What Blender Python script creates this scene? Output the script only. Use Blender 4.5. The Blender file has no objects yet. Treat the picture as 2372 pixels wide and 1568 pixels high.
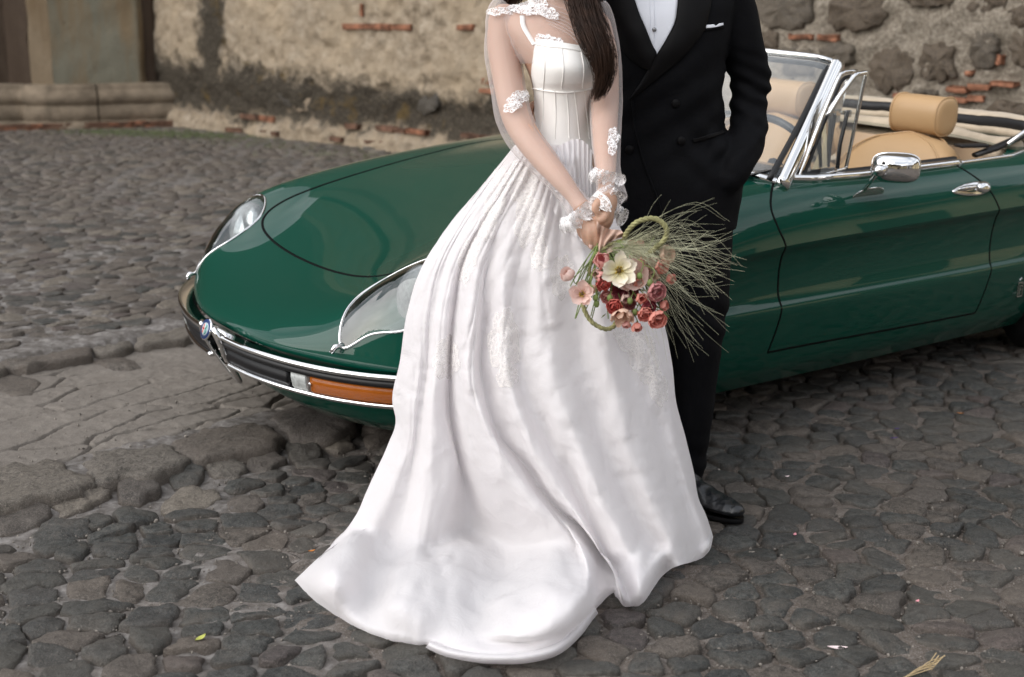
import bpy, bmesh, math, random
import numpy as np
from mathutils import Vector, Matrix
rng = np.random.default_rng(7); random.seed(7)
sc = bpy.context.scene
COL = sc.collection
# ------------------------------------------------------------------ camera
CAM_H, CAM_F, HOR = 1.31, 3050.0, 32.0            # metres, focal length and horizon row in 2371x1568 picture units
PIT = math.atan((784.0 - HOR) / CAM_F)
cd = bpy.data.cameras.new('camera'); cam = bpy.data.objects.new('camera', cd); COL.objects.link(cam)
cam.location = (0, 0, CAM_H); cam.rotation_euler = (math.pi / 2 - PIT, 0, 0)
cd.sensor_width = 36; cd.lens = CAM_F / 2371 * 36; cd.clip_start = .05; cd.clip_end = 400
cd.dof.use_dof = True; cd.dof.focus_distance = 3.35; cd.dof.aperture_fstop = 3.6
sc.camera = cam
# ------------------------------------------------------------------ light
SUN_EL, SUN_AZ = math.radians(58), math.radians(-38)    # azimuth from +Y towards +X; the light comes from behind-left of the camera
w = bpy.data.worlds.new('World'); sc.world = w; w.use_nodes = True
nt = w.node_tree; nt.nodes.clear()
def wn(t, **k):
    n = nt.nodes.new(t)
    for a, v in k.items(): setattr(n, a, v)
    return n
sky = wn('ShaderNodeTexSky', sky_type='NISHITA', sun_disc=False, sun_elevation=SUN_EL, sun_rotation=math.radians(218), air_density=1.2, dust_density=2.5)
tc = wn('ShaderNodeTexCoord'); mp = wn('ShaderNodeMapping'); mp.inputs['Scale'].default_value = (1, 1, 2.2)
nz = wn('ShaderNodeTexNoise'); nz.inputs['Scale'].default_value = 2.2; nz.inputs['Detail'].default_value = 6; nz.inputs['Roughness'].default_value = .55
cr = wn('ShaderNodeValToRGB'); e = cr.color_ramp.elements
e[0].position = .36; e[0].color = (3.6, 3.9, 4.4, 1); e[1].position = .64; e[1].color = (9.6, 9.6, 9.8, 1)
mx = wn('ShaderNodeMix', data_type='RGBA'); mx.inputs[0].default_value = .86
bg = wn('ShaderNodeBackground'); bg.inputs['Strength'].default_value = .125
out = wn('ShaderNodeOutputWorld'); L = nt.links.new
L(tc.outputs['Generated'], mp.inputs[0]); L(mp.outputs[0], nz.inputs['Vector']); L(nz.outputs['Fac'], cr.inputs[0])
L(sky.outputs[0], mx.inputs[6]); L(cr.outputs[0], mx.inputs[7]); L(mx.outputs[2], bg.inputs[0]); L(bg.outputs[0], out.inputs[0])
sd = bpy.data.lights.new('sun', 'SUN'); sd.energy = 2.2; sd.angle = math.radians(80); sd.color = (1, .98, .96)
sun = bpy.data.objects.new('sun', sd); COL.objects.link(sun)
_sv = Vector((-.82, -.62, .50)).normalized()          # towards the sun
sun.rotation_euler = _sv.to_track_quat('Z', 'Y').to_euler()
sky.sun_elevation = math.asin(_sv.z); sky.sun_rotation = math.atan2(_sv.x, _sv.y)
vs = sc.view_settings
try: sc.display_settings.display_device = 'sRGB'
except Exception: pass
vs.view_transform = 'Standard'; vs.look = 'None'; vs.exposure = 0.55; vs.gamma = 1; vs.use_curve_mapping = False
sc.cycles.max_bounces = 10; sc.cycles.transparent_max_bounces = 24; sc.cycles.use_denoising = True
try: sc.cycles.denoiser = 'OPENIMAGEDENOISE'
except Exception: pass
# ------------------------------------------------------------------ picture units <-> metres
_r = np.array([[1, 0, 0], [0, math.sin(PIT), math.cos(PIT)], [0, math.cos(PIT), -math.sin(PIT)]])
CO = np.array([0, 0, CAM_H])
def ray(u, v): return _r[0] * (u - 1185.5) / CAM_F - _r[1] * (v - 784.) / CAM_F + _r[2]
def G(u, v, z=0.):
    d = ray(u, v); return CO + d * ((z - CAM_H) / d[2])
def PY(u, v, Y):
    d = ray(u, v); return CO + d * (Y / d[1])
def proj(P):
    q = (np.asarray(P, float) - CO) @ _r.T
    return 1185.5 + CAM_F * q[..., 0] / q[..., 2], 784. - CAM_F * q[..., 1] / q[..., 2]
# ------------------------------------------------------------------ noise (numpy)
def _hash(ix, iy, iz, seed):
    h = (ix.astype(np.int64) * 374761393 + iy.astype(np.int64) * 668265263 + iz.astype(np.int64) * 2147483647 + seed * 974634777) & 0xffffffff
    h = ((h ^ (h >> 13)) * 1274126177) & 0xffffffff
    h = ((h ^ (h >> 16)) * 2246822519) & 0xffffffff
    return (h ^ (h >> 15)) / 4294967295. * 2 - 1
def vnoise(P, seed=0):
    P = np.atleast_2d(np.asarray(P, float)); i = np.floor(P).astype(np.int64); f = P - i; f = f * f * f * (f * (f * 6 - 15) + 10)
    r = 0
    for dx in (0, 1):
        for dy in (0, 1):
            for dz in (0, 1):
                wgt = (f[:, 0] if dx else 1 - f[:, 0]) * (f[:, 1] if dy else 1 - f[:, 1]) * (f[:, 2] if dz else 1 - f[:, 2])
                r = r + wgt * _hash(i[:, 0] + dx, i[:, 1] + dy, i[:, 2] + dz, seed)
    return r
def fbm(P, scale=1., octv=4, seed=0, gain=.5):
    P = np.atleast_2d(np.asarray(P, float)) * scale; r = 0; a = 1.
    if P.shape[1] == 2: P = np.c_[P, np.zeros(len(P))]
    for k in range(octv): r = r + a * vnoise(P + 17.3 * k, seed + k); P = P * 2.03; a *= gain
    return r
def sstep(a, b, x):
    t = np.clip((np.asarray(x, float) - a) / (b - a), 0, 1); return t * t * (3 - 2 * t)
# ------------------------------------------------------------------ splines
def crom(pts, n):
    """Catmull-Rom through pts -> n samples at equal parameter steps"""
    p = np.asarray(pts, float); k = len(p)
    if k == 2: t = np.linspace(0, 1, n)[:, None]; return p[0] * (1 - t) + p[1] * t
    e = np.vstack([2 * p[0] - p[1], p, 2 * p[-1] - p[-2]])
    t = np.linspace(0, k - 1, n); i = np.minimum(t.astype(int), k - 2); f = (t - i)[:, None]
    a, b, c, d = e[i], e[i + 1], e[i + 2], e[i + 3]
    return .5 * (2 * b + (c - a) * f + (2 * a - 5 * b + 4 * c - d) * f * f + (3 * b - a - 3 * c + d) * f ** 3)
def even(pts, n, closed=False):
    """resample evenly by length"""
    p = np.asarray(pts, float)
    if closed: p = np.vstack([p, p[:1]])
    s = np.r_[0, np.cumsum(np.linalg.norm(np.diff(p, axis=0), axis=1))]
    t = np.linspace(0, s[-1], n + 1)[:-1] if closed else np.linspace(0, s[-1], n)
    return np.stack([np.interp(t, s, p[:, k]) for k in range(p.shape[1])], 1)
def closed_crom(pts, n):
    p = np.asarray(pts, float); k = len(p)
    t = np.linspace(0, k, n, endpoint=False); i = t.astype(int); f = (t - i)[:, None]
    a, b, c, d = p[(i - 1) % k], p[i % k], p[(i + 1) % k], p[(i + 2) % k]
    return .5 * (2 * b + (c - a) * f + (2 * a - 5 * b + 4 * c - d) * f * f + (3 * b - a - 3 * c + d) * f ** 3)
def ip(x, xs, ys):
    """smooth 1-D interpolation (monotone-ish cubic by Catmull) """
    xs = np.asarray(xs, float); ys = np.asarray(ys, float); x = np.asarray(x, float)
    m = np.gradient(ys, xs); i = np.clip(np.searchsorted(xs, x) - 1, 0, len(xs) - 2)
    h = xs[i + 1] - xs[i]; t = np.clip((x - xs[i]) / h, 0, 1)
    return (2 * t ** 3 - 3 * t ** 2 + 1) * ys[i] + (t ** 3 - 2 * t ** 2 + t) * h * m[i] + (-2 * t ** 3 + 3 * t ** 2) * ys[i + 1] + (t ** 3 - t ** 2) * h * m[i + 1]
# ------------------------------------------------------------------ objects
def tag(o, label=None, cat=None, group=None, kind=None):
    if label: o['label'] = label
    if cat: o['category'] = cat
    if group: o['group'] = group
    if kind: o['kind'] = kind
    return o
def empty(name, loc=(0, 0, 0), label=None, cat=None, group=None):
    o = bpy.data.objects.new(name, None); COL.objects.link(o); o.location = loc; o.empty_display_size = .1
    return tag(o, label, cat, group)
def mesh_data(name, V, F, m=None, smooth=True):
    me = bpy.data.meshes.new(name)
    V = np.ascontiguousarray(V, dtype=np.float32)
    if isinstance(F, np.ndarray):
        k = F.shape[1]; F = np.ascontiguousarray(F, dtype=np.int32)
        me.vertices.add(len(V)); me.vertices.foreach_set('co', V.ravel())
        me.loops.add(F.size); me.loops.foreach_set('vertex_index', F.ravel())
        me.polygons.add(len(F)); me.polygons.foreach_set('loop_start', np.arange(0, F.size, k, dtype=np.int32))
        me.update(calc_edges=True)
    else:
        me.from_pydata(V.tolist(), [], F); me.update()
    me.validate()
    if smooth: me.polygons.foreach_set('use_smooth', np.ones(len(me.polygons), dtype=bool))
    if m: me.materials.append(m)
    return me
def obj(name, V, F, m=None, parent=None, smooth=True):
    o = bpy.data.objects.new(name, mesh_data(name, V, F, m, smooth)); COL.objects.link(o)
    if parent is not None: o.parent = parent
    return o
def grid_faces(nu, nv, cu=False, cv=False):
    a = np.arange(nu if cu else nu - 1); b = np.arange(nv if cv else nv - 1)
    i, j = np.meshgrid(a, b, indexing='ij'); i2 = (i + 1) % nu; j2 = (j + 1) % nv
    return np.stack([i * nv + j, i2 * nv + j, i2 * nv + j2, i * nv + j2], -1).reshape(-1, 4)
class MB:
    """collects pieces into one mesh"""
    def __init__(s): s.V = []; s.F = []; s.n = 0
    def add(s, V, F):
        V = np.asarray(V, float); s.V.append(V); s.F += [[int(k) + s.n for k in f] for f in F]; s.n += len(V); return s
    def tube(s, P, r, seg=8, caps=True, closed=False, flat=None, up=None):
        V, F = tube_vf(P, r, seg, caps, closed, flat, up); return s.add(V, F)
    def build(s, name, m, parent=None, smooth=True): return obj(name, np.vstack(s.V), s.F, m, parent, smooth)
def tube_vf(P, r, seg=8, caps=True, closed=False, flat=None, up=None):
    P = np.asarray(P, float); n = len(P); r = np.broadcast_to(np.asarray(r, float), (n,)) if np.ndim(r) <= 1 else r
    T = np.gradient(P, axis=0) if not closed else np.roll(P, -1, 0) - np.roll(P, 1, 0)
    T /= np.linalg.norm(T, axis=1)[:, None] + 1e-12
    if up is None:
        N = np.zeros_like(P); ref = np.array([0, 0, 1.]) if abs(T[0][2]) < .9 else np.array([1., 0, 0])
        N[0] = np.cross(T[0], ref); N[0] /= np.linalg.norm(N[0])
        for i in range(1, n):
            v = N[i - 1] - T[i] * (N[i - 1] @ T[i]); N[i] = v / (np.linalg.norm(v) + 1e-12)
    else:
        U = np.broadcast_to(np.asarray(up, float), P.shape); N = np.cross(T, U); N /= np.linalg.norm(N, axis=1)[:, None] + 1e-12
    B = np.cross(N, T)
    if closed and up is None:
        pass
    th = np.linspace(0, 2 * math.pi, seg, endpoint=False) + (math.pi / seg if seg == 4 else 0)
    fx, fy = flat if flat else (1, 1)
    V = P[:, None] + (np.cos(th)[None, :, None] * N[:, None] * fx + np.sin(th)[None, :, None] * B[:, None] * fy) * r[:, None, None]
    F = grid_faces(n, seg, cu=closed, cv=True).tolist()
    if caps and not closed: F.append(list(range(seg))[::-1]); F.append([(n - 1) * seg + k for k in range(seg)])
    return V.reshape(-1, 3), F
def box_vf(c, s, R=None, bev=0):
    c = np.asarray(c, float); h = np.asarray(s, float) / 2
    if bev <= 0:
        V = np.array([[x, y, z] for x in (-1, 1) for y in (-1, 1) for z in (-1, 1)]) * h
        F = [[0, 1, 3, 2], [4, 6, 7, 5], [0, 4, 5, 1], [2, 3, 7, 6], [0, 2, 6, 4], [1, 5, 7, 3]]
    else:
        bm = bmesh.new(); bmesh.ops.create_cube(bm, size=1)
        for v in bm.verts: v.co = Vector((v.co.x * 2 * h[0], v.co.y * 2 * h[1], v.co.z * 2 * h[2]))
        bmesh.ops.bevel(bm, geom=bm.edges[:], offset=bev, segments=2, affect='EDGES', profile=.6)
        V = np.array([v.co[:] for v in bm.verts]); F = [[v.index for v in f.verts] for f in bm.faces]; bm.free()
    if R is not None: V = V @ np.asarray(R).T
    return V + c, F
def rotz(a): c, s = math.cos(a), math.sin(a); return np.array([[c, -s, 0], [s, c, 0], [0, 0, 1]])
def fix_normals(o):
    bm = bmesh.new(); bm.from_mesh(o.data); bmesh.ops.recalc_face_normals(bm, faces=bm.faces); bm.to_mesh(o.data); bm.free(); return o
# ------------------------------------------------------------------ materials
def new_mat(name):
    m = bpy.data.materials.new(name); m.use_nodes = True; t = m.node_tree
    return m, t, t.nodes['Principled BSDF']
def N(t, typ, inp=None, **k):
    n = t.nodes.new(typ)
    for a, v in k.items(): setattr(n, a, v)
    for a, v in (inp or {}).items():
        s = n.inputs[a]
        if isinstance(v, bpy.types.NodeSocket): t.links.new(v, s)
        else: s.default_value = v
    return n
def c4(c): return (c[0], c[1], c[2], 1)
def ramp(t, fac, stops):
    n = t.nodes.new('ShaderNodeValToRGB'); t.links.new(fac, n.inputs[0]); e = n.color_ramp.elements
    while len(e) < len(stops): e.new(.5)
    for q, (p, c) in zip(e, stops): q.position = p; q.color = c4(c) if len(c) == 3 else c
    return n.outputs[0]
def noise_out(t, scale, detail=5, rough=.55, coord='Object', vec=None, stretch=None, dist=0):
    if vec is None: vec = N(t, 'ShaderNodeTexCoord').outputs[coord]
    if stretch: vec = N(t, 'ShaderNodeMapping', {'Vector': vec, 'Scale': stretch}).outputs[0]
    return N(t, 'ShaderNodeTexNoise', {'Vector': vec, 'Scale': scale, 'Detail': detail, 'Roughness': rough, 'Distortion': dist}).outputs['Fac']
def mixc(t, f, a, b, mode='MIX'):
    n = t.nodes.new('ShaderNodeMix'); n.data_type = 'RGBA'; n.blend_type = mode
    for i, v in ((0, f), (6, a), (7, b)):
        if isinstance(v, bpy.types.NodeSocket): t.links.new(v, n.inputs[i])
        else: n.inputs[i].default_value = v if i == 0 else c4(v)
    return n.outputs[2]
def math_(t, op, a, b=0., clamp=False):
    n = t.nodes.new('ShaderNodeMath'); n.operation = op; n.use_clamp = clamp
    for i, v in ((0, a), (1, b)):
        if isinstance(v, bpy.types.NodeSocket): t.links.new(v, n.inputs[i])
        else: n.inputs[i].default_value = v
    return n.outputs[0]
def bump(t, b, h, strength=.5, dist=.01, prev=None):
    n = N(t, 'ShaderNodeBump', {'Height': h, 'Strength': strength, 'Distance': dist})
    if prev is not None: t.links.new(prev, n.inputs['Normal'])
    t.links.new(n.outputs[0], b.inputs['Normal']); return n.outputs[0]
def simple(name, col, rough=.5, metal=0., nscale=None, namp=.15, bumps=None, spec=.5, coat=0, sheen=0, coord='Object'):
    m, t, b = new_mat(name)
    b.inputs['Roughness'].default_value = rough; b.inputs['Metallic'].default_value = metal
    b.inputs['Specular IOR Level'].default_value = spec; b.inputs['Coat Weight'].default_value = coat; b.inputs['Coat Roughness'].default_value = .03
    b.inputs['Sheen Weight'].default_value = sheen
    if nscale:
        f = noise_out(t, nscale, coord=coord)
        c = ramp(t, f, [(.3, [x * (1 - namp) for x in col]), (.7, [min(1, x * (1 + namp)) for x in col])])
        t.links.new(c, b.inputs['Base Color'])
    else: b.inputs['Base Color'].default_value = c4(col)
    prev = None
    for (s_, st, di) in (bumps or []): prev = bump(t, b, noise_out(t, s_, coord=coord), st, di, prev)
    return m
# ================================================================== SETTING: street, kerbs, cobbles
SA = np.array([math.sqrt(.5), math.sqrt(.5)]); SQ = np.array([-math.sqrt(.5), math.sqrt(.5)])   # along the street / across it
def aq(x, y): return x * SA[0] + y * SA[1], x * SQ[0] + y * SQ[1]
def xy(a, q): return a * SA[0] + q * SQ[0], a * SA[1] + q * SQ[1]
def gz(x, y):
    """height of the paved surface"""
    a, q = aq(np.asarray(x, float), np.asarray(y, float))
    z = .045 * sstep(3.12, 3.5, q) + .055 * sstep(4.50, 4.58, q)
    return z + .006 * np.sin(1.7 * x + .5) * np.sin(1.3 * y)
def graded(lo, hi, step, far, g=1.35):
    m = list(np.arange(lo, hi + step / 2, step)); s = step; x = m[-1]; r = []
    while x < far: s *= g; x += s; r.append(x)
    s = step; x = m[0]; l = []
    while x > -far: s *= g; x -= s; l.append(x)
    return np.array(l[::-1] + m + r)
def mat_ground(name, cols, scale=3., patch=False):
    m, t, b = new_mat(name)
    co = N(t, 'ShaderNodeTexCoord').outputs['Object']
    big = noise_out(t, scale * .5, 4, .6, vec=co); mid = noise_out(t, scale * 9, 5, .65, vec=co); fin = noise_out(t, 260, 3, .7, vec=co)
    c = ramp(t, mid, [(.3, cols[0]), (.5, cols[1]), (.68, cols[2])])
    c = mixc(t, ramp(t, big, [(.4, (0, 0, 0)), (.62, (.8, .8, .8))]), c, cols[3])
    c = mixc(t, ramp(t, fin, [(.50, (0, 0, 0)), (.68, (.55, .55, .55))]), c, cols[4])
    if patch:      # old cement smeared over the stones on the left half of the street
        sx = N(t, 'ShaderNodeSeparateXYZ', {0: co}).outputs[0]; pf_ = math_(t, 'ADD', math_(t, 'MULTIPLY', math_(t, 'SUBTRACT', noise_out(t, 2.2, 5, .65, vec=co), .5), 3.2), math_(t, 'MULTIPLY', sx, -.7))
        c = mixc(t, ramp(t, pf_, [(.05, (0, 0, 0)), (.5, (.8, .8, .8))]), c, ramp(t, mid, [(.35, (.085, .076, .068)), (.52, (.17, .158, .148)), (.68, (.29, .275, .262))]))
    t.links.new(c, b.inputs['Base Color']); b.inputs['Roughness'].default_value = .85; b.inputs['Specular IOR Level'].default_value = .3
    p = bump(t, b, mid, .5, .012); bump(t, b, fin, .55, .004, p)
    return m
M_DIRT = mat_ground('dirt_mortar', [(.055, .044, .035), (.115, .094, .078), (.19, .165, .145), (.085, .068, .055), (.33, .31, .29)], patch=True)
M_CONC = mat_ground('cracked_concrete', [(.15, .13, .11), (.19, .168, .145), (.235, .21, .182), (.14, .123, .107), (.31, .285, .255)], 1.6)
def mat_stone(name, lo, hi, dust, top=.5):
    m, t, b = new_mat(name)
    co = N(t, 'ShaderNodeTexCoord').outputs['Object']; gen = N(t, 'ShaderNodeObjectInfo').outputs['Random']
    n1 = noise_out(t, 18, 6, .68, vec=co); n2 = noise_out(t, 62, 6, .78, vec=co); n3 = noise_out(t, 300, 3, .7, vec=co)
    at = N(t, 'ShaderNodeAttribute', attribute_name='tint').outputs['Fac']; du = N(t, 'ShaderNodeAttribute', attribute_name='dirt').outputs['Fac']
    hue = noise_out(t, 2.6, 2, .5, vec=co)
    c = mixc(t, ramp(t, n2, [(.38, (0, 0, 0)), (.62, (1, 1, 1))]), [x * .55 for x in lo], [x * 1.45 for x in hi])
    c = mixc(t, ramp(t, hue, [(.42, (0, 0, 0)), (.66, (.7, .7, .7))]), c, dust)
    c = mixc(t, ramp(t, n1, [(.48, (0, 0, 0)), (.68, (.75, .75, .75))]), c, dust)
    c = mixc(t, 1., c, ramp(t, at, [(0, (.72, .73, .75)), (.5, (1., .98, .95)), (1, (1.0, .97, .93))]), 'MULTIPLY')
    c = mixc(t, math_(t, 'MULTIPLY', du, ramp(t, n1, [(.36, (.25, .25, .25)), (.6, (1, 1, 1))])), c, (.125, .105, .088))
    c = mixc(t, ramp(t, n3, [(.50, (0, 0, 0)), (.66, (.55, .55, .55))]), c, [x * 2.0 for x in dust])
    t.links.new(c, b.inputs['Base Color']); b.inputs['Roughness'].default_value = .62; b.inputs['Specular IOR Level'].default_value = .45
    p = bump(t, b, n1, .7, .020); p = bump(t, b, n2, .8, .009, p); bump(t, b, n3, .6, .003, p)
    return m
M_STONES = [mat_stone('basalt_cobble', (.026, .029, .029), (.058, .062, .060), (.098, .088, .076)),
            mat_stone('brown_cobble', (.045, .040, .035), (.090, .079, .068), (.135, .115, .098)),
            mat_stone('reddish_cobble', (.052, .042, .040), (.088, .070, .065), (.11, .095, .084)),
            mat_stone('dark_cobble', (.020, .023, .023), (.044, .048, .047), (.080, .074, .064))]
M_PALE = mat_stone('worn_kerb_rock', (.085, .075, .062), (.15, .132, .112), (.17, .15, .125))
# --- the ground sheet
gx = graded(-3.4, 3.6, .022, 60); gy = graded(2.0, 7.5, .022, 60)
X, Y = np.meshgrid(gx, gy, indexing='ij'); P = np.c_[X.ravel(), Y.ravel()]
Z = gz(P[:, 0], P[:, 1]) - .0022 - .002 * sstep(4.5, 4.6, aq(P[:, 0], P[:, 1])[1])
near = sstep(14, 7, np.hypot(P[:, 0], P[:, 1] - 4))
a_, q_ = aq(P[:, 0], P[:, 1])
Z += near * (.008 * fbm(P, 5, 4, 3) + .0055 * fbm(P, 22, 3, 9)) - .03 * ((q_ > 3.5) & (q_ < 4.52))
obj('ground', np.c_[P, Z], grid_faces(len(gx), len(gy)), M_DIRT); tag(bpy.data.objects['ground'], 'dirt and mortar bed of the cobbled street', kind='structure')
# --- cracked concrete gutter strip
aa = np.r_[np.arange(.6, 3.6, .0065), np.arange(3.6, 6.2, .02)]; qq = np.arange(3.44, 4.56, .0065)
A, Q = np.meshgrid(aa, qq, indexing='ij'); pa, pq = A.ravel(), Q.ravel()
wq = pq + .035 * fbm(np.c_[pa, pq], 3.0, 4, 21) ; wa = pa + .06 * fbm(np.c_[pa, pq], 2.4, 4, 33)
cp = np.c_[rng.uniform(.4, 6.4, 170), 4.7 - 1.35 * rng.random(170) ** .8]; cp[:, 0] *= .46
D = np.sqrt((wa[:, None] * .46 - cp[:, 0]) ** 2 + (wq[:, None] - cp[:, 1]) ** 2); D.sort(axis=1)
ed = (D[:, 1] - D[:, 0]) * .5
msk = sstep(-.45, .35, fbm(np.c_[pa, pq], 1.6, 2, 5) + .9 * sstep(4.3, 3.5, pq) - .02)
zz = -.024 * msk * sstep(.0044, .0012, ed)
zz += .0022 * fbm(np.c_[pa, pq], 7, 4, 44) + .0018 * fbm(np.c_[pa, pq], 45, 3, 45)
edge = np.minimum(pq - 3.44 - .03 * fbm(np.c_[pa, pa * 0], 6, 3, 8) - .02, 4.545 - pq)
zz -= .05 * sstep(.02, -.01, edge)
px, py = xy(pa, pq)
o = obj('concrete_gutter', np.c_[px, py, gz(px, py) * 0 + .046 + zz + .006 * np.sin(pa * 1.3)], grid_faces(len(aa), len(qq)), M_CONC)
tag(o, 'cracked grey concrete strip between the kerb stones and the raised cobbles', kind='structure')
# --- stones
def stone_vf(poly, zfun, h, crown, gap, n=15, rings=4, rough=.004, seed=0, depth=.045, tilt=(0, 0), lowpoly=False):
    """poly: outline in metres. returns vertices and faces of one rounded stone"""
    p = np.asarray(poly, float); c = p.mean(0)
    if np.dot(p[:, 0], np.roll(p[:, 1], -1)) - np.dot(p[:, 1], np.roll(p[:, 0], -1)) < 0: p = p[::-1]
    q = np.vstack([p * .90 + np.roll(p, -1, 0) * .10, p * .10 + np.roll(p, -1, 0) * .90]).reshape(2, -1, 2).transpose(1, 0, 2).reshape(-1, 2)
    q = even(q, n, closed=True); d = q - c; r = np.linalg.norm(d, axis=1)[:, None]; R = r.mean()
    r2 = np.maximum(r - gap, r * .6) * (1 + .20 * fbm(np.c_[q * 26, np.full(n, seed * 1.7)], 1, 2, 2)[:, None])
    rim = c + d / r * r2
    prof = [(1.02, -depth), (1.0, -.3 * h), (.972, .55 * h), (.90, .93 * h), (.72, h + crown * .4), (.4, h + crown * .85)] if not lowpoly else [(1.02, -depth * .6), (.97, .3 * h), (.68, h)]
    V = []
    for s, z in prof:
        xyp = c + (rim - c) * s; V.append(np.c_[xyp, np.full(n, z)])
    V.append(np.array([[c[0], c[1], h + crown]])); V = np.vstack(V)
    up = V[:, 2] > -.3 * h
    V[:, 2] += np.where(up, (V[:, 0] - c[0]) * tilt[0] + (V[:, 1] - c[1]) * tilt[1], 0)
    if rough: V[:, 2] += np.where(up, rough * fbm(V * [1, 1, .3], 26, 3, 60 + seed % 7), 0); V[:, :2] += rough * .7 * np.c_[fbm(V, 30, 2, 70), fbm(V, 30, 2, 71)]
    if rough and not lowpoly: V[:, 2] += np.where(up, rough * .55 * fbm(V * [1, 1, .3], 62, 2, 80), 0)
    V[:, 2] += zfun(c[0], c[1])
    k = len(prof); F = grid_faces(k, n, cv=True)[:, ::-1].tolist(); t = k * n
    F += [[(k - 1) * n + i, (k - 1) * n + (i + 1) % n, t] for i in range(n)]
    return V, F
def attrs(n, V, tint=None):
    k = (len(V) - 1) // n; d = np.r_[np.repeat(np.array([1, .9, .28, .06, 0, 0])[:k] if k > 3 else np.array([1, .8, .1])[:k], n), 0.]
    return d, np.full(len(V), random.random() if tint is None else tint)
def put_attrs(o, d, ti):
    for nm, a in (('dirt', d), ('tint', ti)):
        x = o.data.attributes.new(nm, 'FLOAT', 'POINT'); x.data.foreach_set('value', np.asarray(a, np.float32))
    return o
def clip(poly, nx, ny, d):
    out = []
    for i in range(len(poly)):
        p, q = poly[i], poly[(i + 1) % len(poly)]; a = p[0] * nx + p[1] * ny - d; b = q[0] * nx + q[1] * ny - d
        if a <= 0: out.append(p)
        if (a < 0 < b) or (b < 0 < a): t = a / (a - b); out.append((p[0] + t * (q[0] - p[0]), p[1] + t * (q[1] - p[1])))
    return out
def voronoi(pts, R):
    cell = {}; k = R
    for i, p in enumerate(pts): cell.setdefault((int(p[0] // k), int(p[1] // k)), []).append(i)
    polys = []
    for i, p in enumerate(pts):
        cx, cy = int(p[0] // k), int(p[1] // k)
        nb = [j for ax in (-1, 0, 1) for ay in (-1, 0, 1) for j in cell.get((cx + ax, cy + ay), []) if j != i]
        nb.sort(key=lambda j: (pts[j][0] - p[0]) ** 2 + (pts[j][1] - p[1]) ** 2)
        poly = [(p[0] - k, p[1] - k), (p[0] + k, p[1] - k), (p[0] + k, p[1] + k), (p[0] - k, p[1] + k)]
        for j in nb[:14]:
            q = pts[j]; nx, ny = q[0] - p[0], q[1] - p[1]
            poly = clip(poly, nx, ny, (nx * (q[0] + p[0]) + ny * (q[1] + p[1])) / 2)
            if len(poly) < 3: break
        polys.append(poly)
    return polys
def field(a0, a1, q0, q1, sa, sq, jit, ang=0):
    """jittered brick-like lattice in street coordinates"""
    pts = []
    for r, q in enumerate(np.arange(q0, q1, sq)):
        off = (r % 2) * sa / 2 + random.uniform(-.2, .2) * sa; a = a0 + off
        while a < a1:
            pts.append((a + random.uniform(-jit, jit) * sa, q + random.uniform(-jit, jit) * sq * 1.1)); a += sa * random.uniform(.75, 1.3)
    return np.array(pts)
def to_view(poly_xy, z=0):
    p = np.asarray(poly_xy); return proj(np.c_[p, np.full(len(p), z)])
stones = []       # (area, poly, kwargs)
def seen(c, m=60):
    u, v = proj(np.array([c[0], c[1], 0.05])); return -m < u < 2371 + m and v < 1568 + m and c[1] > 1.5
SPECIAL = []
# kerb rock row between cobbles and concrete, and the smaller rocks in front of it; outlines measured in picture units
BIG = [[(-60, 1105), (60, 1072), (175, 1082), (218, 1128), (120, 1158), (-60, 1190)],
       [(186, 1076), (215, 1050), (395, 1027), (440, 1062), (380, 1098), (235, 1118)],
       [(392, 1032), (440, 1000), (590, 975), (655, 1000), (640, 1030), (460, 1068)],
       [(610, 962), (700, 938), (790, 940), (822, 968), (800, 1000), (680, 1014)],
       [(800, 940), (860, 925), (980, 915), (1040, 930), (1020, 965), (850, 985)],
       [(1030, 905), (1150, 880), (1250, 885), (1260, 915), (1130, 940), (1040, 945)],
       [(1250, 870), (1370, 850), (1460, 850), (1480, 875), (1360, 900), (1265, 905)]]
ROW2 = [[(120, 1160), (235, 1120), (252, 1150), (170, 1186), (135, 1190)], [(268, 1130), (300, 1098), (372, 1105), (378, 1132), (330, 1160), (280, 1158)],
        [(370, 1095), (440, 1070), (478, 1085), (450, 1118), (400, 1122)], [(478, 1070), (540, 1055), (580, 1078), (555, 1098), (490, 1098)],
        [(560, 1050), (640, 1035), (668, 1058), (620, 1085), (570, 1075)], [(660, 1020), (730, 1012), (750, 1040), (710, 1064), (665, 1050)], [(740, 1000), (800, 995), (830, 1020), (780, 1040), (742, 1030)],
        [(-30, 1200), (40, 1165), (120, 1175), (125, 1200), (60, 1225), (-20, 1230)], [(60, 1232), (110, 1205), (205, 1202), (218, 1224), (150, 1244), (75, 1245)],
        [(362, 1165), (430, 1125), (505, 1130), (515, 1150), (460, 1172), (380, 1180)], [(840, 1000), (920, 975), (960, 1000), (900, 1030), (850, 1030)]]
M_ROCKS = [M_PALE, M_STONES[1], M_STONES[0]]
def to_ground(poly, z): return np.array([G(u, v, z)[:2] for u, v in poly])
rock_polys = []
ground = bpy.data.objects['ground']
for i, pl in enumerate(BIG):
    g = to_ground(pl, .045); rock_polys.append(g)
    V, F = stone_vf(g, gz, .020, .002, .003, n=34, seed=i, rough=.0045, depth=.09)
    o = put_attrs(obj('kerb_stone', V, F, M_ROCKS[0] if i < 2 else M_STONES[1], ground), *attrs(34, V))
for i, pl in enumerate(ROW2):
    g = to_ground(pl, .02); rock_polys.append(g)
    V, F = stone_vf(g, gz, .012 + .010 * (i == 1), .003, .002, n=24, seed=i + 20, rough=.0055, depth=.06, tilt=(0, .1))
    put_attrs(obj('rubble_stone', V, F, M_ROCKS[i % 3] if i != 1 else M_STONES[1], ground), *attrs(24, V))
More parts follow.
